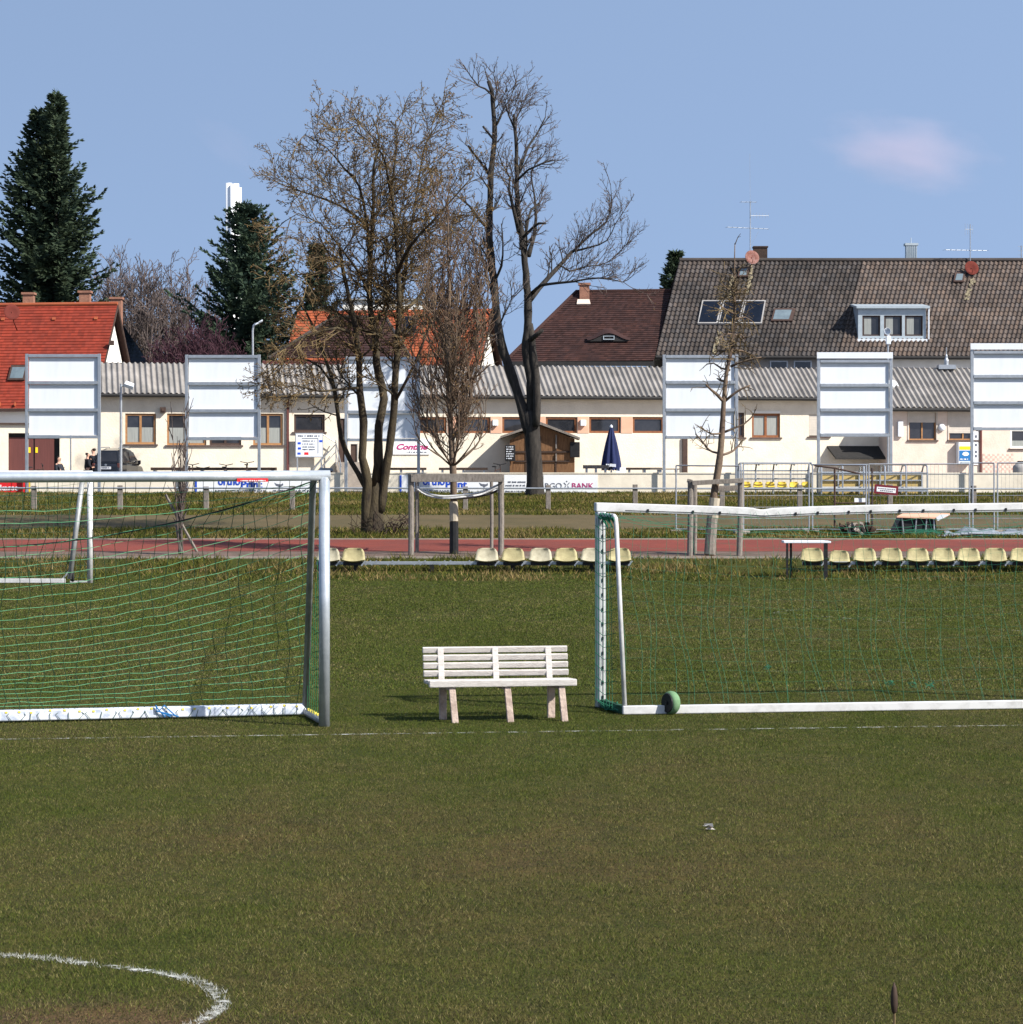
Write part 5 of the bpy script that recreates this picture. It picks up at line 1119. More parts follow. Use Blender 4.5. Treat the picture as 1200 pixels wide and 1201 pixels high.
def columnar_tree():
    d = 65.6; r = random.Random(5); t = thing('young_tree', 'slender young tree with upright twiggy crown standing inside a wooden frame guard', 'tree', (X(533, d), d, zt(d)))
    w, f, b = MB(), MB(), MB(); o = dict(seg=.14, jit=.20, up=.16, fine=.011, tip=.003, gap=[.2, .15, .17], ang=(18, 45), rat=(.4, .7), buds=2, bs=(.02, .05))
    q = lambda *p: pxl(d, *p)
    limb(w, f, b, r, q((532.5, 655), (532.5, 600), (532, 560), (529, 500), (526, 430), (527, 360), (526, 300), (525, 250), (522, 232)), .105, .012, o, 2, .16, 1.5, .30)
    for k in range(50):
        z0 = r.uniform(0, .60); a = r.uniform(0, 6.283); base = P(530 - 3 * z0, 545 - 270 * z0, d); rad = (.6 + 1.1 * math.sin(math.pi * min(1, (z0 * .9 + .25)))) * r.uniform(.4, .8)
        e = V((math.cos(a), math.sin(a), 0)); hgt = (1.9 + 1.1 * r.random()) * (1 - .3 * z0)
        limb(w, f, b, r, [base, base + e * rad * .35 + ZV * hgt * .12, base + e * rad * .8 + ZV * hgt * .4, base + e * rad + ZV * hgt * .7, base + e * rad * .85 + ZV * hgt], .022, .006, o, 1, .12, .72, .15, st=.2, n=4)
    for k in range(9):
        a = k * .7; base = P(531, 548, d); e = V((math.cos(a), math.sin(a), 0))
        limb(w, f, b, r, [base, base + e * .3 + ZV * .25, base + e * (.7 + .2 * (k % 2)) + ZV * .7, base + e * (.85 + .1 * (k % 3)) + ZV * 1.5, base + e * .8 + ZV * 2.2], .028, .006, o, 1, .22, .55, .3, st=.2, n=4)
    w.build('trunk', m_young, t, True); f.build('crown', m_ctwig, t); b.build('buds', m_bud, t)
    m = MB(); m.tube(q((532.5, 652), (532.5, 612)), [.118, .112], 10); m.build('trunk_sleeve', m_black, t)
    m = MB(); m.tube(q((532.5, 611), (532.2, 588)), [.113, .11], 10); m.build('bark_wrap', m_ltwrap, t)
columnar_tree()
def leaning_tree():
    d = 65.0; r = random.Random(15); t = thing('young_tree', 'leaning young bare tree with short pruned side branches inside a low wooden guard', 'tree', (X(834, d), d, zt(d)))
    w, f, b = MB(), MB(), MB(); o = dict(seg=.12, jit=.28, up=.02, fine=.012, tip=.0035, gap=[.2, .2, .26], ang=(35, 75), rat=(.35, .6), buds=0, bs=(.02, .04))
    q = lambda *p: pxl(d, *p)
    limb(w, f, b, r, q((832, 655), (834, 620), (838, 580), (843, 545), (847, 510), (849, 470), (852, 440), (857, 415), (860, 385), (862, 350), (862, 310), (862, 285)), .125, .01, o, 1, 9, .5, .95)
    for pts, rad in ((((844, 532), (832, 528), (824, 518), (816, 509)), .035), (((846, 534), (858, 530), (866, 523), (871, 515)), .036), (((847, 508), (835, 509), (826, 504), (822, 500)), .03), (((849, 507), (862, 502), (872, 498), (884, 487)), .034),
                     (((849, 471), (841, 463), (834, 457), (828, 451)), .045), (((851, 470), (859, 463), (868, 457), (880, 452)), .04), (((853, 448), (845, 446), (841, 444)), .04), (((856, 434), (846, 432), (837, 426), (829, 427)), .032), (((857, 430), (868, 425), (878, 422), (893, 419)), .034),
                     (((858, 412), (848, 411), (838, 412)), .03), (((860, 410), (872, 412), (884, 418)), .03), (((859, 395), (868, 392), (874, 398)), .028), (((860, 392), (850, 392), (842, 397)), .028), (((861, 375), (874, 372), (884, 378)), .024), (((861, 368), (850, 362), (842, 356)), .022), (((862, 345), (872, 338), (878, 340)), .02), (((862, 342), (852, 338), (846, 332)), .02)):
        e = r.uniform(-.5, .5); limb(w, f, b, r, [P(x_, y_, d + e * i) for i, (x_, y_) in enumerate(pts)], rad, rad * .5, o, 2, .13, .6, .3, st=.12, n=6)
    for k in range(150):
        y_ = r.choice((330, 345, 362, 385, 410)) + r.gauss(0, 9); p = P(861 + (r.uniform(-1, 1)), y_, d); a = rdir(r); a.z = a.z * .5 + .1; twig(w, f, b, r, p, a, r.uniform(.25, .75), .008, 1, o)
    w.build('trunk', m_young, t, True); f.build('crown', m_ltwig, t)
    m = MB(); m.tube(q((832.5, 650), (835.5, 606)), [.15, .14], 10); m.build('bark_wrap', m_greywood, t); m = MB(); m.tube(q((836, 607), (838.5, 584)), [.145, .138], 10); m.build('pale_wrap', m_ltwrap, t)
leaning_tree()
def shrub():
    d = 65.2; r = random.Random(25); t = thing('staked_shrub', 'thin bare shrub tied to leaning stakes behind the net of the big goal', 'shrub', (X(211, d), d, zt(d)))
    w, f = MB(), MB(); o = dict(seg=.15, jit=.10, up=.10, fine=.009, tip=.0035, gap=[.2, .3, .3], ang=(12, 35), rat=(.3, .6), buds=0, bs=(.02, .04))
    for i in range(13):
        x0 = 211 + r.uniform(-3, 4); top = r.uniform(470, 585); x1 = 211 + r.uniform(-11, 10)
        limb(w, f, None, r, [P(x0, 650, d), P((x0 * 2 + x1) / 3, 600, d + r.uniform(-.2, .2)), P(x1, top, d + r.uniform(-.3, .3))], .018, .006, o, 1, .3, .6, .25, n=5)
    w.build('trunk', m_gtwig, t); f.build('crown', m_gtwig, t); m = MB(); m.tube([P(194, 580, d), P(231, 647, d + .1)], .04, 6); m.tube([P(213, 648, d), P(207, 610, d)], .06, 6); m.build('stake', m_greywood, t)
shrub()
def far_twiggy(name, label, cat_, px, base_y, d, W, top, mat, seed, n, gap=.55, z0=1.9, Lc=2.2, spread=1):
    r = random.Random(seed); t = thing(name, label, cat_, (X(px, d), d, z0)); w, f = MB(), MB()
    o = dict(seg=.4, jit=.14, up=.06, fine=.03, tip=.014, gap=[.3, .30, .36], ang=(22, 55), rat=(.4, .7), buds=0, bs=(.03, .05))
    Ht = Z(top, d) - z0; c = V((X(px, d), d, z0)); w.tube([c - ZV * .3, c + ZV * Ht * .35], [.3, .2], 8)
    for i in range(n):
        a = r.uniform(0, 6.28); e = V((math.cos(a), math.sin(a), 0)); k = math.sqrt(r.random()) * spread; hh = Ht * r.uniform(.78, 1.0) * (1 - .25 * k * k)
        limb(w, f, None, r, [c + ZV * Ht * r.uniform(.05, .3), c + e * W * k * .45 + ZV * hh * .45, c + e * W * k * .85 + ZV * hh * .75, c + e * W * k + ZV * hh], .09, .02, o, 2, gap * .7, Lc, .2, st=.8, n=5)
    w.build('trunk', mat, t); f.build('crown', mat, t)
far_twiggy('bare_tree', 'greyish bare tree far behind the gap between fir and pine', 'tree', 155, 0, 175, 3.6, 287, m_fgrey, 71, 56)
far_twiggy('bare_tree', 'thin greyish bare tree close to the left side of the pine', 'tree', 212, 0, 178, 2.8, 296, m_fgrey, 72, 42)
far_twiggy('purple_tree', 'wide low tree with purple twigs in front of the pine', 'tree', 232, 0, 142, 3.1, 374, m_mauve, 73, 110, .42, Lc=1.5)
# conifers
def conifer(label, px, top, d, R, z0, seed, mat, style, lo=.06, dens=1.0, name='fir_tree', asym=0):
    r = random.Random(seed); t = thing(name, label, 'tree', (X(px, d), d, z0)); Ht = Z(top, d) - z0; c = V((X(px, d), d, z0))
    w = MB(); w.tube([c, c + ZV * Ht * .5, c + ZV * Ht * .98], [.32, .2, .03], 8); w.build('trunk', m_bark, t, True); m = MB()
    z = Ht * lo; blobs = [(r.uniform(0, 6.28), r.uniform(.1, .9), r.uniform(.6, 1.15)) for _ in range(26)]
    def spray(p, ax, up, s):
        # a flat fan of needles
        side = ax.cross(up).normalized()
        for k in (-1, 1):
            a = (ax * r.uniform(.5, 1.0) + side * k * r.uniform(.4, 1.0) + up * r.uniform(-.45, .15 if style == 'fir' else .7)).normalized(); L = s * r.uniform(.55, 1.15); wd = a.cross(rdir(r)).normalized() * L * r.uniform(.12, .22)
            q = p + a * L * .5; m.add([p, q + wd, p + a * L, q - wd], [(0, 1, 2, 3)])
    while z < Ht * .985:
        tt = z / Ht; prof = min(1, (Ht - z) / 6.8) ** .92 if style == 'fir' else min(1, (Ht - z) / 7.5) ** .62 * 1.05
        nb = int((6 if style == 'fir' else 6) * dens) + r.randint(0, 2)
        for i in range(nb):
            a = r.uniform(0, 6.28); k = 1
            for ba, bt, bk in blobs:
                da = abs((a - ba + math.pi) % (2 * math.pi) - math.pi)
                if da < .55 and abs(tt - bt) < .09: k = max(k * .75, bk) if bk > 1 else k * bk
            L = max(.25, R * prof * r.choice((.62, .75, .85, .95, 1.05, 1.15)) * r.uniform(.92, 1.06) * k * (1 + asym * math.cos(a))); e = V((math.cos(a), math.sin(a), 0)); n = max(3, int(L / .22)); p = c + ZV * z; sl = (.35 - .75 * (1 - tt)) if style == 'fir' else .25 * (1 - tt) + .1; pts = []
            for j in range(n + 1):
                s_ = j / n; pts.append(p + e * L * s_ + ZV * (L * (sl * s_ + (.30 if style == 'fir' else .25) * s_ * s_ * s_)) + rdir(r) * .05)
            for j in range(n):
                s_ = (j + 1) / n
                if s_ < .25 and L > 1.2 and r.random() < .5: continue
                ax = (pts[j + 1] - pts[j]).normalized()
                for _ in range(3 if style == 'fir' else 4): spray(pts[j].lerp(pts[j + 1], r.random()), ax, ZV, (.62 if style == 'fir' else .5) * (1.15 - .45 * s_))
            for _ in range(3): spray(pts[-1], (pts[-1] - pts[-2]).normalized(), ZV, .35)
        z += (.36 if style == 'fir' else .42) * (1.1 - .4 * tt)
    for _ in range(14): spray(c + ZV * Ht * r.uniform(.95, 1.0), (ZV + rdir(r) * .4).normalized(), e, .35)
    m.build('crown', mat, t)
conifer('tall dark fir towering behind the red roofed house at the left edge', 66, 106, 152, 3.0, 1.9, 5, m_fir, 'fir', dens=1.15)
conifer('second narrow top of a dark fir just left of the tallest fir', 45, 128, 153.5, 2.7, 1.9, 15, m_fir, 'fir', dens=1.0)
conifer('broad dark pine in front of the white chimney stack', 291, 235, 150, 3.5, 1.9, 8, m_pine, 'pine', dens=1.9, name='pine_tree')
conifer('small narrow dark conifer glimpsed through the forked bare tree', 371, 285, 150, 1.7, 1.9, 9, m_fir, 'fir')
conifer('dark conifer peeping out between brown and grey roofs', 792, 293, 170, 2.3, 1.9, 10, m_fir, 'fir')

# ---------------------------------------------------------------- tree guards
def guard(label, d, posts, beams, extra=None):
    t = thing('tree_guard', label, 'tree guard', (X(posts[0][0], d), d, zt(d)), 'wooden guards round young trees')
    for px0, px1, y0, dd, w in posts:
        m = MB(); g = zt(d + dd); a = V((X(px0, d + dd), d + dd, g - .2)); b = V((X(px1, d + dd), d + dd, Z(y0, d + dd))); m.tube([a, a.lerp(b, .5) + V((.01, 0, 0)), b], w, 9); m.build('post', m_greywood, t)
    for (x0, y0, x1, y1, dd, hh) in beams:
        m = MB(); m.bar(P(x0, y0, d + dd), P(x1, y1, d + dd), .05, hh); m.build('beam', m_greywood, t, bevel=.008)
    return t
t = guard('square wooden frame guard with a heavy top board and sagging straps round the slender tree', 65.2, ((482, 482, 556, -.1, .075), (489, 489, 560, .9, .05), (576.5, 576.5, 562, 1.0, .045), (587.5, 587.5, 560, -.1, .075)), ((482, 560.5, 591, 560.5, -.2, .21), (484, 557, 489, 559, .4, .12), (577, 560, 588, 559, .4, .12)))
m = MB(); d = 65.3
for dy, dd, rr_ in ((0, -.1, .028), (2.5, .3, .022)):
    m.tube(cat([P(488, 570 + dy, d + dd), P(500, 578 + dy, d + dd), P(520, 582 + dy, d - .1), P(545, 580 + dy, d - .1), P(565, 577 + dy, d + dd), P(586, 568 + dy, d + dd)], .1), rr_, 6)
m.build('strap', m_whitebar, t)
m = MB(); m.tube(cat([P(533, 585, d + .2), P(556, 583, d + .3), P(575, 579, d + .5), P(584, 575, d + .4)], .1), .03, 6); m.build('rubber_tie', m_black, t)
t = guard('three post wooden guard with two crooked rails round the leaning tree', 65.0, ((809, 810, 564, -.1, .075), (814.5, 815, 566, .7, .06), (837, 836, 600, .2, .06), (867, 869, 562, -.1, .075)), ((806, 563.5, 812, 565, .3, .1), (812, 566.5, 872, 563.5, -.2, .12), (842, 573.5, 868, 572, .6, .14)))

# ---------------------------------------------------------------- wire fence panels
def panel(label, x0, x1, d0, d1, y0=543, wires=True):
    a = V((X(x0, d0), d0, zt(d0) - .02)); b = V((X(x1, d1), d1, zt(d1) - .02)); t = thing('fence_panel', label, 'fence panel', (a + b) / 2, 'mobile wire fence panels'); u = (b - a); top = Z(y0, d0) - a.z
    for p in (a, b):
        m = MB(); m.tube([p, p + ZV * top], .024, 7); m.build('post', m_galv, t)
    m = MB(); m.tube([a + ZV * top, b + ZV * top], .022, 6); m.tube([a + ZV * .12, b + ZV * .12], .022, 6)
    m.build('frame_bar', m_galv, t); m = MB()
    for z in (.45, .78, 1.12, 1.75): m.tube([a + ZV * z, b + ZV * z], .009, 4, False)
    if wires:
        n = int(u.length / .115)
        for i in range(1, n): m.tube([a + u * i / n + ZV * .12, a + u * i / n + ZV * top], .0035, 3, False)
    m.build('wire_mesh', m_galv, t)
    for p in (a, b):
        m = MB(); m.box(p.x - .16, p.x + .16, p.y - .35, p.y + .35, p.z - .02, p.z + .1); m.build('foot_block', m_conc, t, bevel=.02)
    return t
panel('wire fence panel left of the leaning tree trunk and behind it', 793, 867, 75.2, 74.6, 546, False)
panel('wire fence panel in front of the row of yellow spectator seats', 872, 949, 74.8, 75.2, 544)
panel('short wire fence panel at the open gate frame', 953, 1016, 75.2, 74.6, 545, False)
t = panel('wide wire fence panel carrying a red bordered sign', 1019, 1137, 74.8, 75.1, 544.5)
panel('narrow wire fence panel right of the tall board post', 1141, 1166, 75.1, 74.9, 543, False)
panel('wire fence panel leaving the picture at the right edge', 1170, 1275, 75, 75, 543)
m_signborder = M('dark_red_border', (.15, .018, .028), (.12, .016, .024), 4, .6)
s = thing('warning_sign', 'tilted white sign with red border tied to the wire fence', 'sign', P(1040, 580, 74.7)); tl = .09; U = V((math.cos(tl), 0, -math.sin(tl))); W_ = V((math.sin(tl), 0, math.cos(tl))); c = P(1039.5, 574.5, 74.7)
m = MB(); m.obox(c, U * .35, V((0, .008, 0)), W_ * .135); m.build('red_border', m_signborder, s); m = MB(); m.obox(c - V((0, .012, 0)), U * .28, V((0, .003, 0)), W_ * .07); pn = m.build('panel', m_paperwhite, s)
m = MB()
for k_, w_ in ((.025, .48), (-.03, .36)):
    x_ = -w_ / 2; r_ = random.Random(int(w_ * 100))
    while x_ < w_ / 2:
        l_ = r_.uniform(.02, .05); m.obox(c - V((0, .017, 0)) + U * (x_ + l_ / 2) + W_ * k_, U * l_ / 2, V((0, .002, 0)), W_ * .014); x_ += l_ + .015
m.build('small_print', m_textgrey, pn)
m = MB(); c = P(1009, 586.5, 74.7); m.box(c.x - .17, c.x + .17, c.y - .006, c.y + .006, c.z - .06, c.z + .06); tag(m.build('paper_notice', m_paperwhite), 'small blank white notice low on the wire fence', 'notice')
g = thing('gate_frame', 'dark steel gate leaf standing ajar behind the short fence panel', 'gate', P(978, 626, 76)); m = MB(); dd = 76
for x_ in (979, 1023): m.tube([P(x_, 628, dd), P(x_, 549, dd)], .03, 6)
m.tube([P(955, 546, dd), P(979, 549, dd), P(1010, 556, dd)], .028, 6); m.tube([P(979, 590, dd), P(1023, 590, dd)], .02, 6); m.build('frame', m_dframe, g)

# dugouts
def shelter(label, x0, x1, d, y0, closed):
    g = zt(d) ; t = thing('player_shelter', label, 'shelter', (X((x0 + x1) / 2, d), d, g)); a, b = X(x0, d), X(x1, d); zt_ = Z(y0, d); n = 5 if closed else 4; D_ = 1.2
    for i in range(n + 1):
        x_ = a + (b - a) * i / n; m = MB(); m.tube([(x_, d + D_, g - .2), (x_, d + D_, zt_ - .3), (x_, d + D_ * .7, zt_ - .05), (x_, d + .2, zt_), (x_, d - .1, zt_ - .08)] + ([(x_, d - .15, zt_ - .3), (x_, d - .15, g - .1)] if closed or i in (0,) else []), .035, 7); m.build('frame_hoop', m_galv, t)
    m = MB()
    for z_, y_ in ((zt_, d + .2), (zt_ - .3, d + D_), (zt_ - .62, d + D_)): m.tube([(a, y_, z_), (b, y_, z_)], .03, 6)
    if closed: m.tube([(a, d - .15, zt_ - .33), (b, d - .15, zt_ - .33)], .03, 6); m.box(a, b, d - .2, d - .12, g + .16, g + .25)
    m.build('frame_rail', m_galv, t)
    m = MB()
    if closed: m.box(a, b, d + D_ + .05, d + D_ + .06, g + .02, Z(557, d)); m.build('back_panel', m_ply, t)
    m = MB(); zs = g + (.28 if closed else .32); m.box(a + .2, b - .2, d + .75, d + .85, zs - .1, zs - .02); m.build('seat_rail', m_dframe, t)
    for i in range(6 if not closed else 0):
        s_ = bucket(V((X(877 + i * 14.2, d), d + .65, zs + .0)), .72); s_.build('seat', m_yseat, t, True)
    if closed:
        m = MB(); m.box(a + .05, b - .05, d + .5, d + .95, zs, zs + .07); m.build('bench', m_whitebar, t); m = MB(); m.poly([V((a, d - .1, g)), V((a, d + D_, g)), V((a, d + D_, zt_ - .3)), V((a, d - .1, zt_ - .3))]); m.build('side_panel', m_clear, t)
    return t
shelter('open player shelter with a row of yellow seats on the grass bank', 869, 952, 100.2, 543, False)
shelter('boxy player shelter with yellowed plywood back behind the fence', 963, 1087, 100.2, 545, True)

# heaps behind the fence
t = thing('toppled_trolley', 'overturned grey ribbed crate with an orange and white edge behind the crossbar', 'crate', P(1078, 628, 73.4)); dd = 73.4
m = MB(); pts = [P(1046, 630, dd), P(1100, 630, dd), P(1097, 607, dd), P(1057, 607, dd)]; m.prism(pts, (0, .7, .05)); m.build('body', m_tarp, t).data.materials[0] = m_black
m = MB()
for x0, x1 in ((1060, 1058), (1073, 1075), (1085, 1087), (1096, 1095)): m.tube([P(x0, 629, dd - .04), P(x1, 607, dd - .04)], .022, 6)
m.build('rib', m_galv, t); m = MB(); m.hexa([P(1052, 607, dd - .1), P(1104, 609, dd - .1), P(1114, 604, dd + .6), P(1060, 603, dd + .6), P(1052, 605.5, dd - .1), P(1104, 607, dd - .1), P(1114, 602, dd + .6), P(1060, 601.5, dd + .6)]); m.build('lid', m_salmon, t)
m = MB(); m.prism([P(1100, 611, dd - .12), P(1114, 603.5, dd - .12), P(1103, 603.5, dd - .12), P(1098, 607, dd - .12)], (0, .03, 0)); m.build('white_flap', m_panel, t)
r = random.Random(77); t = thing('dark_heap', 'low heap of dark stakes and rubble under the fence gate', 'heap', P(1004, 630, 73.6)); m = MB()
for i in range(40):
    c = P(r.uniform(985, 1026), 628, 73.6) + V((0, r.uniform(-.2, .3), r.uniform(0, .3))); m.obox(c, rdir(r) * r.uniform(.04, .16), rdir(r) * .05, rdir(r) * .04)
m.build('rubble', m_blackwood, t); m = MB()
for i in range(16):
    c = P(r.uniform(994, 1022), 624, 73.6) + V((0, r.uniform(-.2, .3), r.uniform(0, .2))); m.obox(c, rdir(r) * r.uniform(.06, .16), rdir(r) * .05, rdir(r) * .04)
m.build('pale_rubble', m_conc, t)
t = thing('folded_tarpaulin', 'heap of grey blue tarpaulin and tubes lying at the right edge behind the seats', 'tarpaulin', P(1165, 630, 73.2)); m = MB(); n = 26; vs = []; 
for j in range(6):
    for i in range(n):
        x_ = 1108 + i * 5.2; h_ = .34 * math.sin(math.pi * j / 5) * (.55 + .45 * math.sin(i * .9 + j) * math.sin(i * .37)); c = P(x_, 630, 73.2); vs.append((c.x, 73.0 + j * .16, zt(73) - .02 + max(0, h_)))
m.add(vs, [(j * n + i, j * n + i + 1, (j + 1) * n + i + 1, (j + 1) * n + i) for j in range(5) for i in range(n - 1)]); m.build('sheet', m_tarp, t, True)
m = MB()
for k_ in range(5): m.tube([P(1100 + k_ * 9, 629 - k_, 72.9), P(1240, 622 + k_ * 1.5, 73.1)], .04, 7)
m.build('tube', m_galv, t)
m = MB()
for k_ in range(18): m.tube([P(r.uniform(1060, 1110), 629, 73) + ZV * r.uniform(0, .2) for _ in range(4)], .006, 4, False)
m.build('loose_net', m_netq, t)

# ---------------------------------------------------------------- lamps, speaker
t = thing('street_lamp', 'thin lamp post with a white lamp head above the second board', 'lamp', (X(297.5, 122), 122, 2)); d = 122; m = MB(); m.tube([V((X(297.5, d), d, 2)), P(296.5, 388, d), P(297.5, 382, d), P(300, 379.5, d)], .05, 8); m.build('pole', m_galv, t); m = MB(); m.hexa([P(298.5, 382, d - .15), P(308.5, 377, d - .15), P(308.5, 377, d + .15), P(298.5, 382, d + .15), P(299.5, 379.5, d - .15), P(308, 374.5, d - .15), P(308, 374.5, d + .15), P(299.5, 379.5, d + .15)]); m.build('lamp_head', m_panel, t, bevel=.04)
d = 103.9; t = thing('floodlight_mast', 'slim floodlight pole with a cream lamp in front of the clubhouse window', 'floodlight', (X(142, d), d, 1.9)); m = MB(); m.tube([V((X(142, d), d, 1.9)), P(142, 450, d)], [.06, .05], 8); m.tube([P(142, 452, d), P(141.6, 440, d)], .012, 5); m.tube([P(142, 453, d), P(148, 452, d)], .03, 6); m.build('pole', m_galv, t)
m = MB(); m.hexa([P(145.5, 453.5, d - .1), P(156, 457.5, d - .25), P(157, 453, d + .2), P(147, 449.5, d + .2), P(146, 450, d - .2), P(156.3, 453.5, d - .4), P(157.5, 450, d + .1), P(148.5, 446.5, d + .1)]); m.build('lamp_head', m_panel, t)
d = 103.6; t = thing('horn_speaker', 'white horn loudspeaker on a short pole above the capped board', 'loudspeaker', (X(1041, d), d, zt(d))); m = MB(); m.tube([V((X(1041.5, d), d, zt(d))), P(1041.5, 402, d)], .04, 7); m.build('pole', m_galv, t)
m = MB(); m.box(X(1039, d), X(1044.5, d), d - .12, d + .05, Z(404, d), Z(394, d)); m.build('driver_box', m_panel, t, bevel=.02); m = MB(); m.lathe([(.03, 0), (.06, .1), (.15, .24), (.15, .26), (.05, .12)], P(1041, 390, d), 14, (-.2, -1, .15)); m.tube([P(1042, 394, d), P(1042.5, 387, d)], .04, 7); m.build('horn', m_panel, t, True)
t = thing('roadside_pole', 'thin bare pole on the terrace near the maroon doors', 'pole', (X(83, 109), 109, 1.95)); m = MB(); m.tube([V((X(83, 109), 109, 1.95)), P(83, 510, 109)], .035, 7); m.build('pole', m_galv, t)

# ---------------------------------------------------------------- shed, parasol, terrace furniture
d = 111.7; t = thing('wooden_shed', 'brown wooden shed with gabled roof and crossed doors behind the thick trunk', 'shed', (X(635, d), d, 1.93)); g = 1.93
xl, xr, xm = X(598, d), X(674, d), X(634, d); zl, zr_, zm = Z(516, d), Z(515, d), Z(499, d); dp = 2.4
m = MB(); m.prism([(xl, d, g), (xr, d, g), (xr, d, zr_), (xm, d, zm), (xl, d, zl)], (0, dp, 0)); m.build('wall', m_darkwood, t)
m = MB()
for (a, za), (b, zb_) in (((xm, zm), (X(587, d), Z(514, d))), ((xm, zm), (X(680, d), Z(515.5, d)))):
    m.prism([(a, d - .35, za + .03), (b, d - .35, zb_ + .0), (b, d - .35, zb_ + .09), (a, d - .35, za + .15)], (0, dp + .6, 0))
m.build('roof', m_greywood, t)
m = MB(); dz = lambda py: Z(py, d)
for x_ in (617, 634, 652): m.box(X(x_, d) - .03, X(x_, d) + .03, d - .03, d - .003, g, dz(512))
for y_ in (530, 541.0): m.box(X(604, d), X(668, d), d - .055, d - .031, dz(y_) - .035, dz(y_) + .035)
m.build('door_batten', m_blackwood, t); m = MB(); 
for y0, y1 in ((510, 526), (532, 541)): m.box(X(652.4, d) - .03, X(652.4, d) + .03, d - .08, d - .056, dz(y1), dz(y0))
m.build('door_bar', m_greywood, t)
for lab, x0, x1, y0, y1, seed in (('black chalkboard with white writing on the left edge of the shed', 592.5, 604.5, 522, 541, 3), ('dark blank chalkboard on the right edge of the shed', 668.5, 680, 518.5, 536.5, 0)):
    s = thing('chalkboard', lab, 'chalkboard', (X((x0 + x1) / 2, d), d - .15, dz(y1))); m = MB(); m.box(X(x0, d), X(x1, d), d - .16, d - .1, dz(y1), dz(y0)); pn = m.build('board', m_black, s, bevel=.02)
    if seed:
        m = MB(); 
        for k_ in range(6): scribble(m, V((X(x0 + 1.5, d), d - .165, dz(y1 - 2.6 - k_ * 2.7))), EX, .26 + .04 * (k_ % 3), .055, random.Random(seed + k_))
        m.build('chalk_writing', m_panel, pn)
# parasol
d = 106.5; c = V((X(717, d), d, 1.93)); t = thing('closed_parasol', 'closed navy blue parasol with a white mark near its hem', 'parasol', c)
m = MB(); m.tube([c, V((c.x, d, Z(500, d)))], .035, 8); m.build('pole', m_panel, t)
m = MB(); n = 40; pr = [(Z(501.5, d), .05), (Z(508, d), .12), (Z(520, d), .22), (Z(535, d), .32), (Z(545, d), .37), (Z(550.5, d), .36)]; vs = []
for z_, rad in pr:
    for i in range(n):
        a = 2 * math.pi * i / n; q = rad * (1 + .16 * math.sin(8 * a)); vs.append((c.x + q * math.cos(a), d + q * math.sin(a), z_ - (.06 * math.sin(8 * a) if z_ < Z(545, d) else 0)))
m.add(vs, [(j * n + i, j * n + (i + 1) % n, (j + 1) * n + (i + 1) % n, (j + 1) * n + i) for j in range(len(pr) - 1) for i in range(n)]); cl = m.build('canopy', m_blue, t, True)
m = MB(); r_ = random.Random(4)
for i in range(5): x_ = -.20 + i * .085; m.obox((c.x + x_, d - math.sqrt(max(.02, .42 ** 2 - x_ * x_)) - .02, Z(545.5, d) + r_.uniform(-.02, .02)), V((.035, 0, 0)), V((0, .01, 0)), V((0, 0, .06)))
m.build('white_mark', m_panel, cl); m = MB(); m.lathe([(.06, 0), (.07, .05), (.02, .12)], V((c.x, d, Z(501.5, d))), 10); m.build('finial', m_panel, t)
def table_set(label, x0, x1, d, ytop, mat, thick=.06, name='terrace_table', cat_='table', depth=.35):
    g = 1.93; z1 = Z(ytop, d); t = thing(name, label, cat_, (X((x0 + x1) / 2, d), d, g), 'tables and benches on the clubhouse terrace'); m = MB(); m.box(X(x0, d), X(x1, d), d - depth, d + depth, z1 - thick, z1); m.build('tabletop', mat, t)
    n = max(2, int((x1 - x0) / 28))
    for i in range(n + 1):
        x_ = X(x0 + 4 + (x1 - x0 - 8) * i / n, d); m = MB(); m.box(x_ - .04, x_ + .04, d - depth + .05, d + depth - .05, g, z1 - thick); m.build('leg', m_galv, t)
table_set('long dark rail like table behind the bicycles on the left', 178, 324, 108.6, 548.3, m_blackwood, .12)
table_set('dark long table behind the inn name board', 441, 500, 107.5, 548.5, m_blackwood, .1)
table_set('dark long table between the slender tree and the shed', 515, 572, 107.2, 548.5, m_blackwood, .1)
table_set('grey brown bench table beside the navy parasol on its left', 684, 714, 105.6, 545.5, m_greywood, .14)
table_set('dark table right of the white chair', 734, 776, 107, 548.5, m_blackwood, .09)
table_set('dark table behind the post of the fourth board', 752, 797, 105.2, 549.5, m_greywood, .05)
d = 106; t = thing('plastic_chair', 'white plastic chair next to the navy parasol', 'chair', (X(729, d), d, 1.93)); x_ = X(729, d)
m = MB(); m.box(x_ - .23, x_ + .23, d - .22, d + .22, 2.36, 2.4); m.build('seat', m_panel, t); m = MB(); m.prism([(x_ - .22, d + .2, 2.4), (x_ + .22, d + .2, 2.4), (x_ + .19, d + .3, 2.88), (x_ - .19, d + .3, 2.88)], (0, .03, 0)); m.build('backrest', m_panel, t)
for a in (-1, 1):
    for b in (-1, 1):
        m = MB(); m.tube([(x_ + a * .2, d + b * .2, 2.36), (x_ + a * .24, d + b * .25, 1.93)], .02, 6); m.build('leg', m_panel, t)
t = thing('black_bin_lid', 'dark grey covered cart beside the concrete steps', 'cart', (X(383, 105.4), 105.4, 1.92)); d = 105.4; m = MB(); m.box(X(376, d), X(390, d), d - .3, d + .3, 2.15, Z(551, d)); m.build('body', m_dframe, t); m = MB(); m.hexa([P(374, 551.5, d - .35), P(391, 552.5, d - .35), P(391, 552.5, d + .35), P(374, 551.5, d + .35), P(376, 548.5, d - .3), P(390, 549, d - .3), P(390, 549, d + .3), P(376, 548.5, d + .3)]); m.build('lid', m_tarp, t)
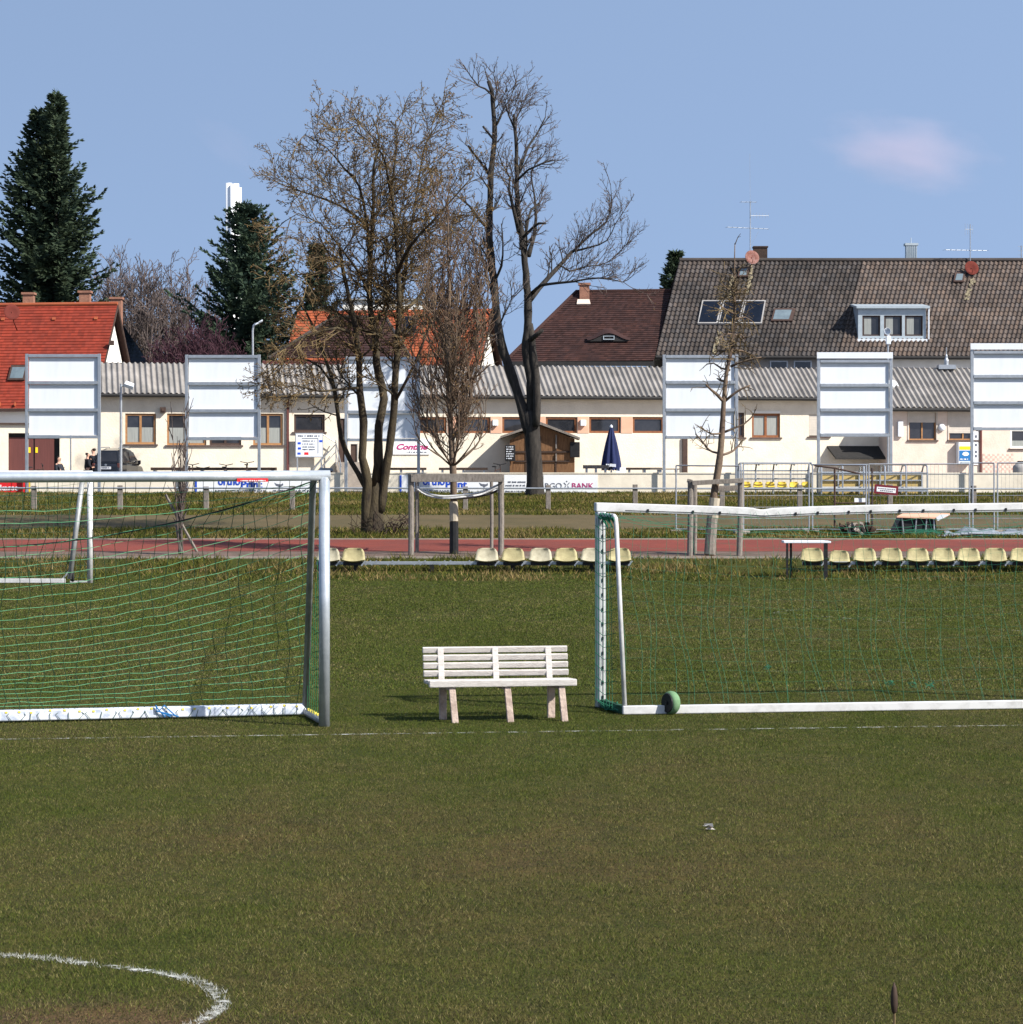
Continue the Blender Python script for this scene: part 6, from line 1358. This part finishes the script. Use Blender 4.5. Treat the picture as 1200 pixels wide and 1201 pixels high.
for k_ in (376.5, 389): 
    m = MB(); m.lathe([(.05, -.03), (.14, -.03), (.14, .03), (.05, .03)], (X(k_, d), d, 2.07), 14, (1, 0, 0)); m.build('wheel', m_rubber, t)
d = 112.5; t = thing('covered_bin', 'dark grey covered bin against the tile panel at the right edge', 'bin', (X(1196, d), d, 1.95)); m = MB(); m.lathe([(.32, 0), (.35, .9), (.33, 1.0), (.18, 1.12)], (X(1197, d), d, 1.97), 16); m.build('cover', m_greywall, t, True); m = MB(); m.lathe([(.2, 0), (.12, .1)], (X(1197, d), d, 3.09), 12); m.build('knob', m_dark, t)

# ---------------------------------------------------------------- bicycles
def bicycle(c, ang, label, prm=None, frame=None):
    t = thing('bicycle', label, 'bicycle', c, 'bicycles parked on the terrace'); f_ = V((math.cos(ang), math.sin(ang), 0)); s_ = V((-math.sin(ang), math.cos(ang), 0)); q = lambda a, z, b=0: c + f_ * a + ZV * z + s_ * b
    for a in (-.52, .52):
        m = MB(); pts = [q(a + .33 * math.cos(i * math.pi / 12), .34 + .33 * math.sin(i * math.pi / 12)) for i in range(25)]; m.tube(pts, .022, 6, False); w = m.build('wheel', m_rubber, t, True); m = MB()
        for i in range(10): m.tube([q(a, .34), q(a + .32 * math.cos(i * .628), .34 + .32 * math.sin(i * .628))], .003, 3, False)
        m.build('spokes', m_galv, w)
    m = MB()
    for a, b in (((-.52, .34), (-.08, .3)), ((-.08, .3), (-.2, .86)), ((-.2, .78), (.36, .86)), ((-.08, .3), (.38, .78)), ((-.52, .34), (-.19, .76)), ((.52, .34), (.35, .98))): m.tube([q(*a), q(*b)], .02, 6)
    m.build('frame', frame or m_dframe, t); m = MB(); m.tube([q(.30, 1.08, -.29), q(.36, 1.05, -.15), q(.35, 1.02), q(.36, 1.05, .15), q(.30, 1.08, .29)], .016, 6); m.tube([q(.35, .96), q(.35, 1.03)], .03, 6); m.build('handlebar', m_black, t)
    m = MB(); m.hexa([q(-.36, .92, -.08), q(-.06, .92, -.02), q(-.06, .92, .02), q(-.36, .92, .08), q(-.36, .97, -.08), q(-.06, .96, -.02), q(-.06, .96, .02), q(-.36, .97, .08)]); m.tube([q(-.2, .84), q(-.21, .93)], .018, 6); m.build('saddle', m_black, t, bevel=.02); return t
for px, dd, a, lab, z_ in ((223.5, 106.2, 1.45, 'leftmost of the four bicycles parked end on before the dark rail', .02), (238, 106.0, 1.7, 'low bicycle with swept handlebar second from left before the dark rail', -.12), (264, 106.2, 1.55, 'bicycle with straight handlebar third from left before the dark rail', 0), (289.5, 106.2, 1.62, 'tallest bicycle rightmost before the dark rail', .1),
                           (40, 106.3, .15, 'bicycle standing sideways before the maroon doors', 0), (583, 106.4, 1.2, 'bicycle parked at the left wall of the wooden shed', .02)):
    bicycle(V((X(px, dd), dd, 1.95 + z_)), a, lab)

# ---------------------------------------------------------------- people: one skinned body each, clothes as children
def skin_obj(name, pts, edges, mat, parent, lv=2):
    off = wloc(parent); me = bpy.data.meshes.new(name); me.from_pydata([tuple(V(p[:3]) - off) for p in pts], edges, []);
    me.materials.append(mat); o = bpy.data.objects.new(name, me); COL.objects.link(o); o.parent = parent
    o.modifiers.new('Skin', 'SKIN').use_smooth_shade = True
    for i, p in enumerate(pts): me.skin_vertices[0].data[i].radius = (p[3], p[4] if len(p) > 4 else p[3])
    me.skin_vertices[0].data[0].use_root = True; s_ = o.modifiers.new('Sub', 'SUBSURF'); s_.levels = lv; s_.render_levels = lv; return o
def person(px, d, z0, Ht, face, label, jm, seated=False, lean=0):
    c = V((X(px, d), d, z0)); t = thing('person', label, 'person', c); k_ = Ht / 1.75; f_ = V((math.cos(face), math.sin(face), 0)); s_ = V((-math.sin(face), math.cos(face), 0))
    q = lambda a, b, z, *r_: (*(c + f_ * a * k_ + s_ * b * k_ + ZV * z * k_), *[x * k_ for x in r_])
    h = .45 if seated else .92; L_ = lean
    P_ = [q(0, 0, h, .12, .15), q(.02 + L_ * .2, 0, h + .22, .11, .14), q(.0 + L_ * .4, 0, h + .46, .11, .17), q(.0 + L_ * .45, 0, h + .56, .055), q(.02 + L_ * .5, 0, h + .66, .075, .07), q(.03 + L_ * .5, 0, h + .74, .09, .08), q(.02 + L_ * .5, 0, h + .80, .06)]
    E_ = [(0, 1), (1, 2), (2, 3), (3, 4), (4, 5), (5, 6)]
    def add(pts, root):
        b = len(P_); P_.extend(pts); E_.append((root, b)); E_.extend((b + i, b + i + 1) for i in range(len(pts) - 1))
    for sg in (-1, 1):
        add([q(L_ * .4, .19 * sg, h + .48, .055), q(.03 + L_ * .3, .23 * sg, h + .22, .043), q(.20 + L_ * .3, .16 * sg, h + .12, .034), q(.27 + L_ * .3, .11 * sg, h + .14, .03, .02), q(.33 + L_ * .3, .10 * sg, h + .14, .022, .014)], 2)
        if seated: add([q(.05, .09 * sg, h, .085), q(.43, .11 * sg, h + .02, .06), q(.45, .11 * sg, .1, .045), q(.58, .12 * sg, .04, .04)], 0)
        else: add([q(0, .09 * sg, h - .06, .085), q(.02, .10 * sg, .48, .058), q(0, .10 * sg, .09, .042), q(.13, .11 * sg, .04, .038)], 0)
    skin_obj('body', P_, E_, m_skin, t)
    J = [q(0, 0, h - .02, .15, .18), q(.02 + L_ * .2, 0, h + .22, .145, .175), q(L_ * .4, 0, h + .45, .13, .19), q(L_ * .43, 0, h + .53, .075)]; JE = [(0, 1), (1, 2), (2, 3)]
    for sg in (-1, 1):
        b = len(J); J += [q(L_ * .4, .20 * sg, h + .47, .078), q(.03 + L_ * .3, .24 * sg, h + .22, .066), q(.17 + L_ * .3, .18 * sg, h + .13, .052)]; JE += [(2, b), (b, b + 1), (b + 1, b + 2)]
    skin_obj('jacket', J, JE, jm, t)
    T_ = [q(0, 0, h, .14, .16)]; TE = []
    for sg in (-1, 1):
        b = len(T_); T_ += ([q(.05, .10 * sg, h, .10), q(.43, .11 * sg, h + .03, .078), q(.45, .11 * sg, .12, .06)] if seated else [q(0, .095 * sg, h - .08, .10), q(.02, .10 * sg, .48, .075), q(0, .10 * sg, .1, .06)]); TE += [(0, b), (b, b + 1), (b + 1, b + 2)]
    skin_obj('trousers', T_, TE, m_jeans, t)
    hr_ = [q(-.015 + L_ * .5, 0, h + .70, .085, .078), q(-.015 + L_ * .5, 0, h + .775, .098, .088), q(0 + L_ * .5, 0, h + .825, .062)]; skin_obj('hair', hr_, [(0, 1), (1, 2)], m_hair, t)
    m = MB(); fc = lambda a, b, z: V(q(a + L_ * .5, b, z)[:3])
    for sg in (-1, 1): m.obox(fc(.118, .032 * sg, h + .735), s_ * .013, f_ * .006, ZV * .007)
    m.obox(fc(.115, 0, h + .66), s_ * .022, f_ * .006, ZV * .005); m.build('face_features', m_hair, t); m = MB(); m.prism([fc(.11, -.012, h + .69), fc(.11, .012, h + .69), fc(.115, 0, h + .735)], f_ * .025)
    for sg in (-1, 1): m.obox(fc(.02, .083 * sg, h + .72), s_ * .01, f_ * .018, ZV * .03)
    m.build('nose_and_ears', m_skin, t)
person(70.5, 107.0, 2.13, 1.66, -.5, 'person in a dark jacket sitting beside the maroon doors', m_cloth2, True, -.15)
person(102.5, 107.4, 1.95, 1.56, .4, 'shorter person in a black jacket standing left of the other near the car', m_cloth)
person(110, 107.8, 1.95, 1.75, 2.6, 'taller person in a black coat standing directly beside the black car', m_cloth)
m = MB(); d = 107; c = V((X(70, d), d + .0, 1.95)); t = thing('wooden_stool', 'low dark stool under the sitting person by the maroon doors', 'stool', c); m.box(c.x - .2, c.x + .2, d - .2, d + .2, .47 + 1.95, .52 + 1.95); m.build('seat', m_blackwood, t)
for a in (-.16, .16):
    for b in (-.16, .16): m = MB(); m.box(c.x + a - .02, c.x + a + .02, d + b - .02, d + b + .02, 1.95, 2.42); m.build('leg', m_blackwood, t)

# ---------------------------------------------------------------- car, seen from behind
def car():
    d = 108.6; ang = math.radians(76); c = V((X(139.5, d), d + .2, 1.97)); f_ = V((math.cos(ang), math.sin(ang), 0)); s_ = V((-math.sin(ang), math.cos(ang), 0)); k = .92
    t = thing('parked_car', 'black hatchback car parked with its tail to the pitch beside the clubhouse', 'car', c); q = lambda a, b, z: c + (f_ * a + s_ * b) * .76 + ZV * z * 1.02
    # body rings from tail to nose: (along, half width low, half width belt, belt z, roof half width, roof z)
    def loft(rows, name, mat, par):
        m = MB(); n = len(rows[0])
        for rw in rows: m.v += [tuple(q(*p)) for p in rw]
        for i in range(len(rows) - 1):
            for j in range(n): m.f.append((i * n + j, i * n + (j + 1) % n, (i + 1) * n + (j + 1) % n, (i + 1) * n + j))
        m.f += [tuple(range(n - 1, -1, -1)), tuple((len(rows) - 1) * n + j for j in range(n))]; return m.build(name, mat, par, bevel=.03)
    def ring(a, wl, wb, zb, zl=.28): return [(a, -wl, zl), (a, -wl - .02, zl + .25), (a, -wb, zb - .08), (a, -wb + .06, zb), (a, wb - .06, zb), (a, wb, zb - .08), (a, wl + .02, zl + .25), (a, wl, zl)]
    body = loft([ring(-1.98, .74, .72, .95, .38), ring(-1.9, .84, .82, 1.06), ring(-1.0, .87, .86, 1.08), ring(.6, .87, .85, 1.03), ring(1.4, .85, .80, .96), ring(1.95, .76, .66, .82, .34)], 'body', m_carpaint, t)
    def top(a, wb, zb, wr, zr): return [(a, -wb, zb), (a, -wr, zr - .08), (a, -wr + .1, zr), (a, wr - .1, zr), (a, wr, zr - .08), (a, wb, zb)]
    loft([top(-1.86, .78, 1.07, .74, 1.10), top(-1.62, .79, 1.08, .64, 1.60), top(-.6, .80, 1.08, .66, 1.70), top(.35, .80, 1.06, .62, 1.62), top(1.05, .77, 1.04, .70, 1.08)], 'cabin', m_carpaint, body)
    m = MB(); m.prism([q(-1.845, -.62, 1.14), q(-1.845, .62, 1.14), q(-1.675, .52, 1.53), q(-1.675, -.52, 1.53)], -f_ * .012); m.build('rear_window', m_glass, body)
    for sg in (-1, 1):
        m = MB(); m.prism([q(-1.45, .80 * sg, 1.13), q(-.5, .81 * sg, 1.13), q(-.5, .70 * sg, 1.56), q(-1.35, .69 * sg, 1.50)], s_ * sg * .012); m.prism([q(-.42, .81 * sg, 1.13), q(.72, .81 * sg, 1.12), q(.28, .68 * sg, 1.54), q(-.42, .70 * sg, 1.56)], s_ * sg * .012); m.build('side_window', m_glass, body)
        m = MB(); m.obox(q(-1.90, .74 * sg, .97), s_ * .06, f_ * .05, ZV * .10); m.build('taillight', m_door, body, bevel=.02)
        m = MB(); m.hexa([q(.55, .86 * sg, 1.05), q(.65, .86 * sg, 1.05), q(.65, 1.02 * sg, 1.05), q(.55, 1.02 * sg, 1.05), q(.55, .86 * sg, 1.2), q(.65, .86 * sg, 1.2), q(.65, 1.02 * sg, 1.2), q(.55, 1.02 * sg, 1.2)]); m.build('wing_mirror', m_carpaint, body, bevel=.02)
        m = MB(); m.tube([q(-1.5, .58 * sg, 1.68), q(-1.4, .58 * sg, 1.72), q(-.1, .58 * sg, 1.75), q(0, .58 * sg, 1.70)], .02, 6); m.build('roof_rail', m_galv, body)
        for a in (-1.25, 1.25):
            m = MB(); m.lathe([(.18, -.1), (.33, -.1), (.345, -.06), (.345, .06), (.33, .1), (.18, .1)], q(a, .78 * sg, .33), 22, s_); w = m.build('wheel', m_rubber, t, True); m = MB(); m.lathe([(.19, -.04), (.2, .09), (.05, .1)], q(a, .78 * sg, .33), 16, s_ * sg); m.build('rim', m_galv, w)
    m = MB(); m.prism([q(.45, -.60, 1.50), q(.45, .60, 1.50), q(1.0, .68, 1.11), q(1.0, -.68, 1.11)], f_ * .012 + ZV * .03); m.build('windscreen', m_glass, body)
    m = MB(); m.obox(q(-1.965, 0, .88), s_ * .24, f_ * .03, ZV * .055); pl_ = m.build('number_plate', m_paperwhite, body); m = MB(); scribble(m, q(-2.01, -.2 , .86), s_ * 1, 0.38, .06, random.Random(3)); m.build('plate_print', m_textgrey, pl_)
    m = MB(); m.obox(q(-1.92, 0, .5), s_ * .8, f_ * .1, ZV * .13); m.build('bumper', m_black, body, bevel=.04); m = MB(); m.lathe([(.05, 0), (.05, .02)], q(-1.94, 0, 1.0), 12, -f_); m.build('tailgate_badge', m_galv, body)
car()

# ---------------------------------------------------------------- cloud
def cloud(label, px, py, d, rx, rz, dens, seed, tilt):
    m = MB(); c = P(px, py, d); bm_n = 24; pr = [(math.sin(math.pi * i / 14), -math.cos(math.pi * i / 14)) for i in range(15)]
    for a, b in pr:
        for j in range(bm_n):
            an = 2 * math.pi * j / bm_n; x_, y_, z_ = a * math.cos(an) * rx, a * math.sin(an) * rx * .5, b * rz; m.v.append((c.x + x_, c.y + y_, c.z + z_ - x_ * tilt))
    for i in range(14):
        for j in range(bm_n): m.f.append((i * bm_n + j, i * bm_n + (j + 1) % bm_n, (i + 1) * bm_n + (j + 1) % bm_n, (i + 1) * bm_n + j))
    t = thing('cloud', label, 'cloud', c); mt = bpy.data.materials.new('cloud_vapour'); mt.use_nodes = True; nt = mt.node_tree; nt.nodes.remove(nt.nodes['Principled BSDF']); L_ = nt.links.new
    v = nt.nodes.new('ShaderNodeVolumePrincipled'); v.inputs['Color'].default_value = (1, .80, .87, 1); v.inputs['Anisotropy'].default_value = .2
    tc = nt.nodes.new('ShaderNodeTexCoord'); mp = nt.nodes.new('ShaderNodeMapping'); mp.inputs['Scale'].default_value = (1 / rx, 2 / rx, 1 / rz); L_(tc.outputs['Object'], mp.inputs[0])
    sep = nt.nodes.new('ShaderNodeSeparateXYZ'); L_(tc.outputs['Object'], sep.inputs[0]); mu = nt.nodes.new('ShaderNodeMath'); mu.operation = 'MULTIPLY'; mu.inputs[1].default_value = tilt; L_(sep.outputs[0], mu.inputs[0])
    ad = nt.nodes.new('ShaderNodeCombineXYZ'); L_(mu.outputs[0], ad.inputs[2]); va = nt.nodes.new('ShaderNodeVectorMath'); L_(tc.outputs['Object'], va.inputs[0]); L_(ad.outputs[0], va.inputs[1]); L_(va.outputs[0], mp.inputs[0])
    ln = nt.nodes.new('ShaderNodeVectorMath'); ln.operation = 'LENGTH'; L_(mp.outputs[0], ln.inputs[0]); n = nt.nodes.new('ShaderNodeTexNoise'); n.inputs['Scale'].default_value = 1.9; n.inputs['Detail'].default_value = 8; n.noise_dimensions = '4D'; n.inputs['W'].default_value = seed; L_(mp.outputs[0], n.inputs['Vector'])
    a1 = nt.nodes.new('ShaderNodeMath'); a1.operation = 'MULTIPLY'; a1.inputs[1].default_value = 1.5; L_(n.outputs['Fac'], a1.inputs[0]); a2 = nt.nodes.new('ShaderNodeMath'); a2.operation = 'SUBTRACT'; L_(a1.outputs[0], a2.inputs[0]); L_(ln.outputs['Value'], a2.inputs[1])
    mr = nt.nodes.new('ShaderNodeMapRange'); mr.inputs['From Min'].default_value = -.1; mr.inputs['From Max'].default_value = .6; mr.inputs['To Max'].default_value = dens; L_(a2.outputs[0], mr.inputs['Value']); L_(mr.outputs[0], v.inputs['Density']); L_(v.outputs[0], nt.nodes['Material Output'].inputs['Volume'])
    m.build('vapour', mt, t)
cloud('small faint pinkish cloud in the upper right sky', 1066, 179, 1800, 76, 31, .0105, 4.3, .13)
cloud('barely visible pinkish wisp of cloud in the upper left sky', 270, 172, 1800, 32, 20, .0028, 7.7, .5)

# ---------------------------------------------------------------- light, sky, camera
sd = V((1.05, -.62, .98)).normalized(); el = math.asin(sd.z); az = math.atan2(sd.x, sd.y)
lt = bpy.data.lights.new('sun', 'SUN'); lt.energy = 4.2; lt.angle = math.radians(.53); lt.color = (1, .955, .88); lo_ = bpy.data.objects.new('sun', lt); COL.objects.link(lo_); lo_.rotation_euler = sd.to_track_quat('Z', 'Y').to_euler()
w = bpy.data.worlds.new('World'); sc.world = w; w.use_nodes = True; nt = w.node_tree; L_ = nt.links.new
sky = nt.nodes.new('ShaderNodeTexSky'); sky.sky_type = 'NISHITA'; sky.sun_disc = False; sky.sun_elevation = el; sky.sun_rotation = az; sky.air_density = 1.0; sky.dust_density = .6; sky.ozone_density = 1.6; sky.altitude = 300
# the lookup is lifted off the horizon so the low sky keeps its blue
tc = nt.nodes.new('ShaderNodeTexCoord'); va = nt.nodes.new('ShaderNodeVectorMath'); va.inputs[1].default_value = (0, 0, .6); L_(tc.outputs['Generated'], va.inputs[0]); L_(va.outputs[0], sky.inputs['Vector'])
bg = nt.nodes['Background']; mx = nt.nodes.new('ShaderNodeMix'); mx.data_type = 'RGBA'; mx.blend_type = 'MULTIPLY'; mx.inputs[0].default_value = 1; mx.inputs[7].default_value = (1.37, 1.18, 1.0, 1); L_(sky.outputs[0], mx.inputs[6]); L_(mx.outputs[2], bg.inputs['Color']); bg.inputs['Strength'].default_value = .145
cam = bpy.data.cameras.new('camera'); co = bpy.data.objects.new('camera', cam); COL.objects.link(co); co.location = (0, 0, H); co.rotation_euler = (math.pi / 2, 0, 0)
cam.sensor_width = 36; cam.lens = 36 * F / 1201; cam.shift_y = -(600.5 - YH) / 1201; cam.clip_start = .1; cam.clip_end = 9000; sc.camera = co
sc.view_settings.view_transform = 'Standard'; sc.view_settings.look = 'None'; sc.view_settings.gamma = 1; sc.view_settings.exposure = 1.1
sc.cycles.max_bounces = 6; sc.cycles.transparent_max_bounces = 8; sc.cycles.volume_bounces = 1
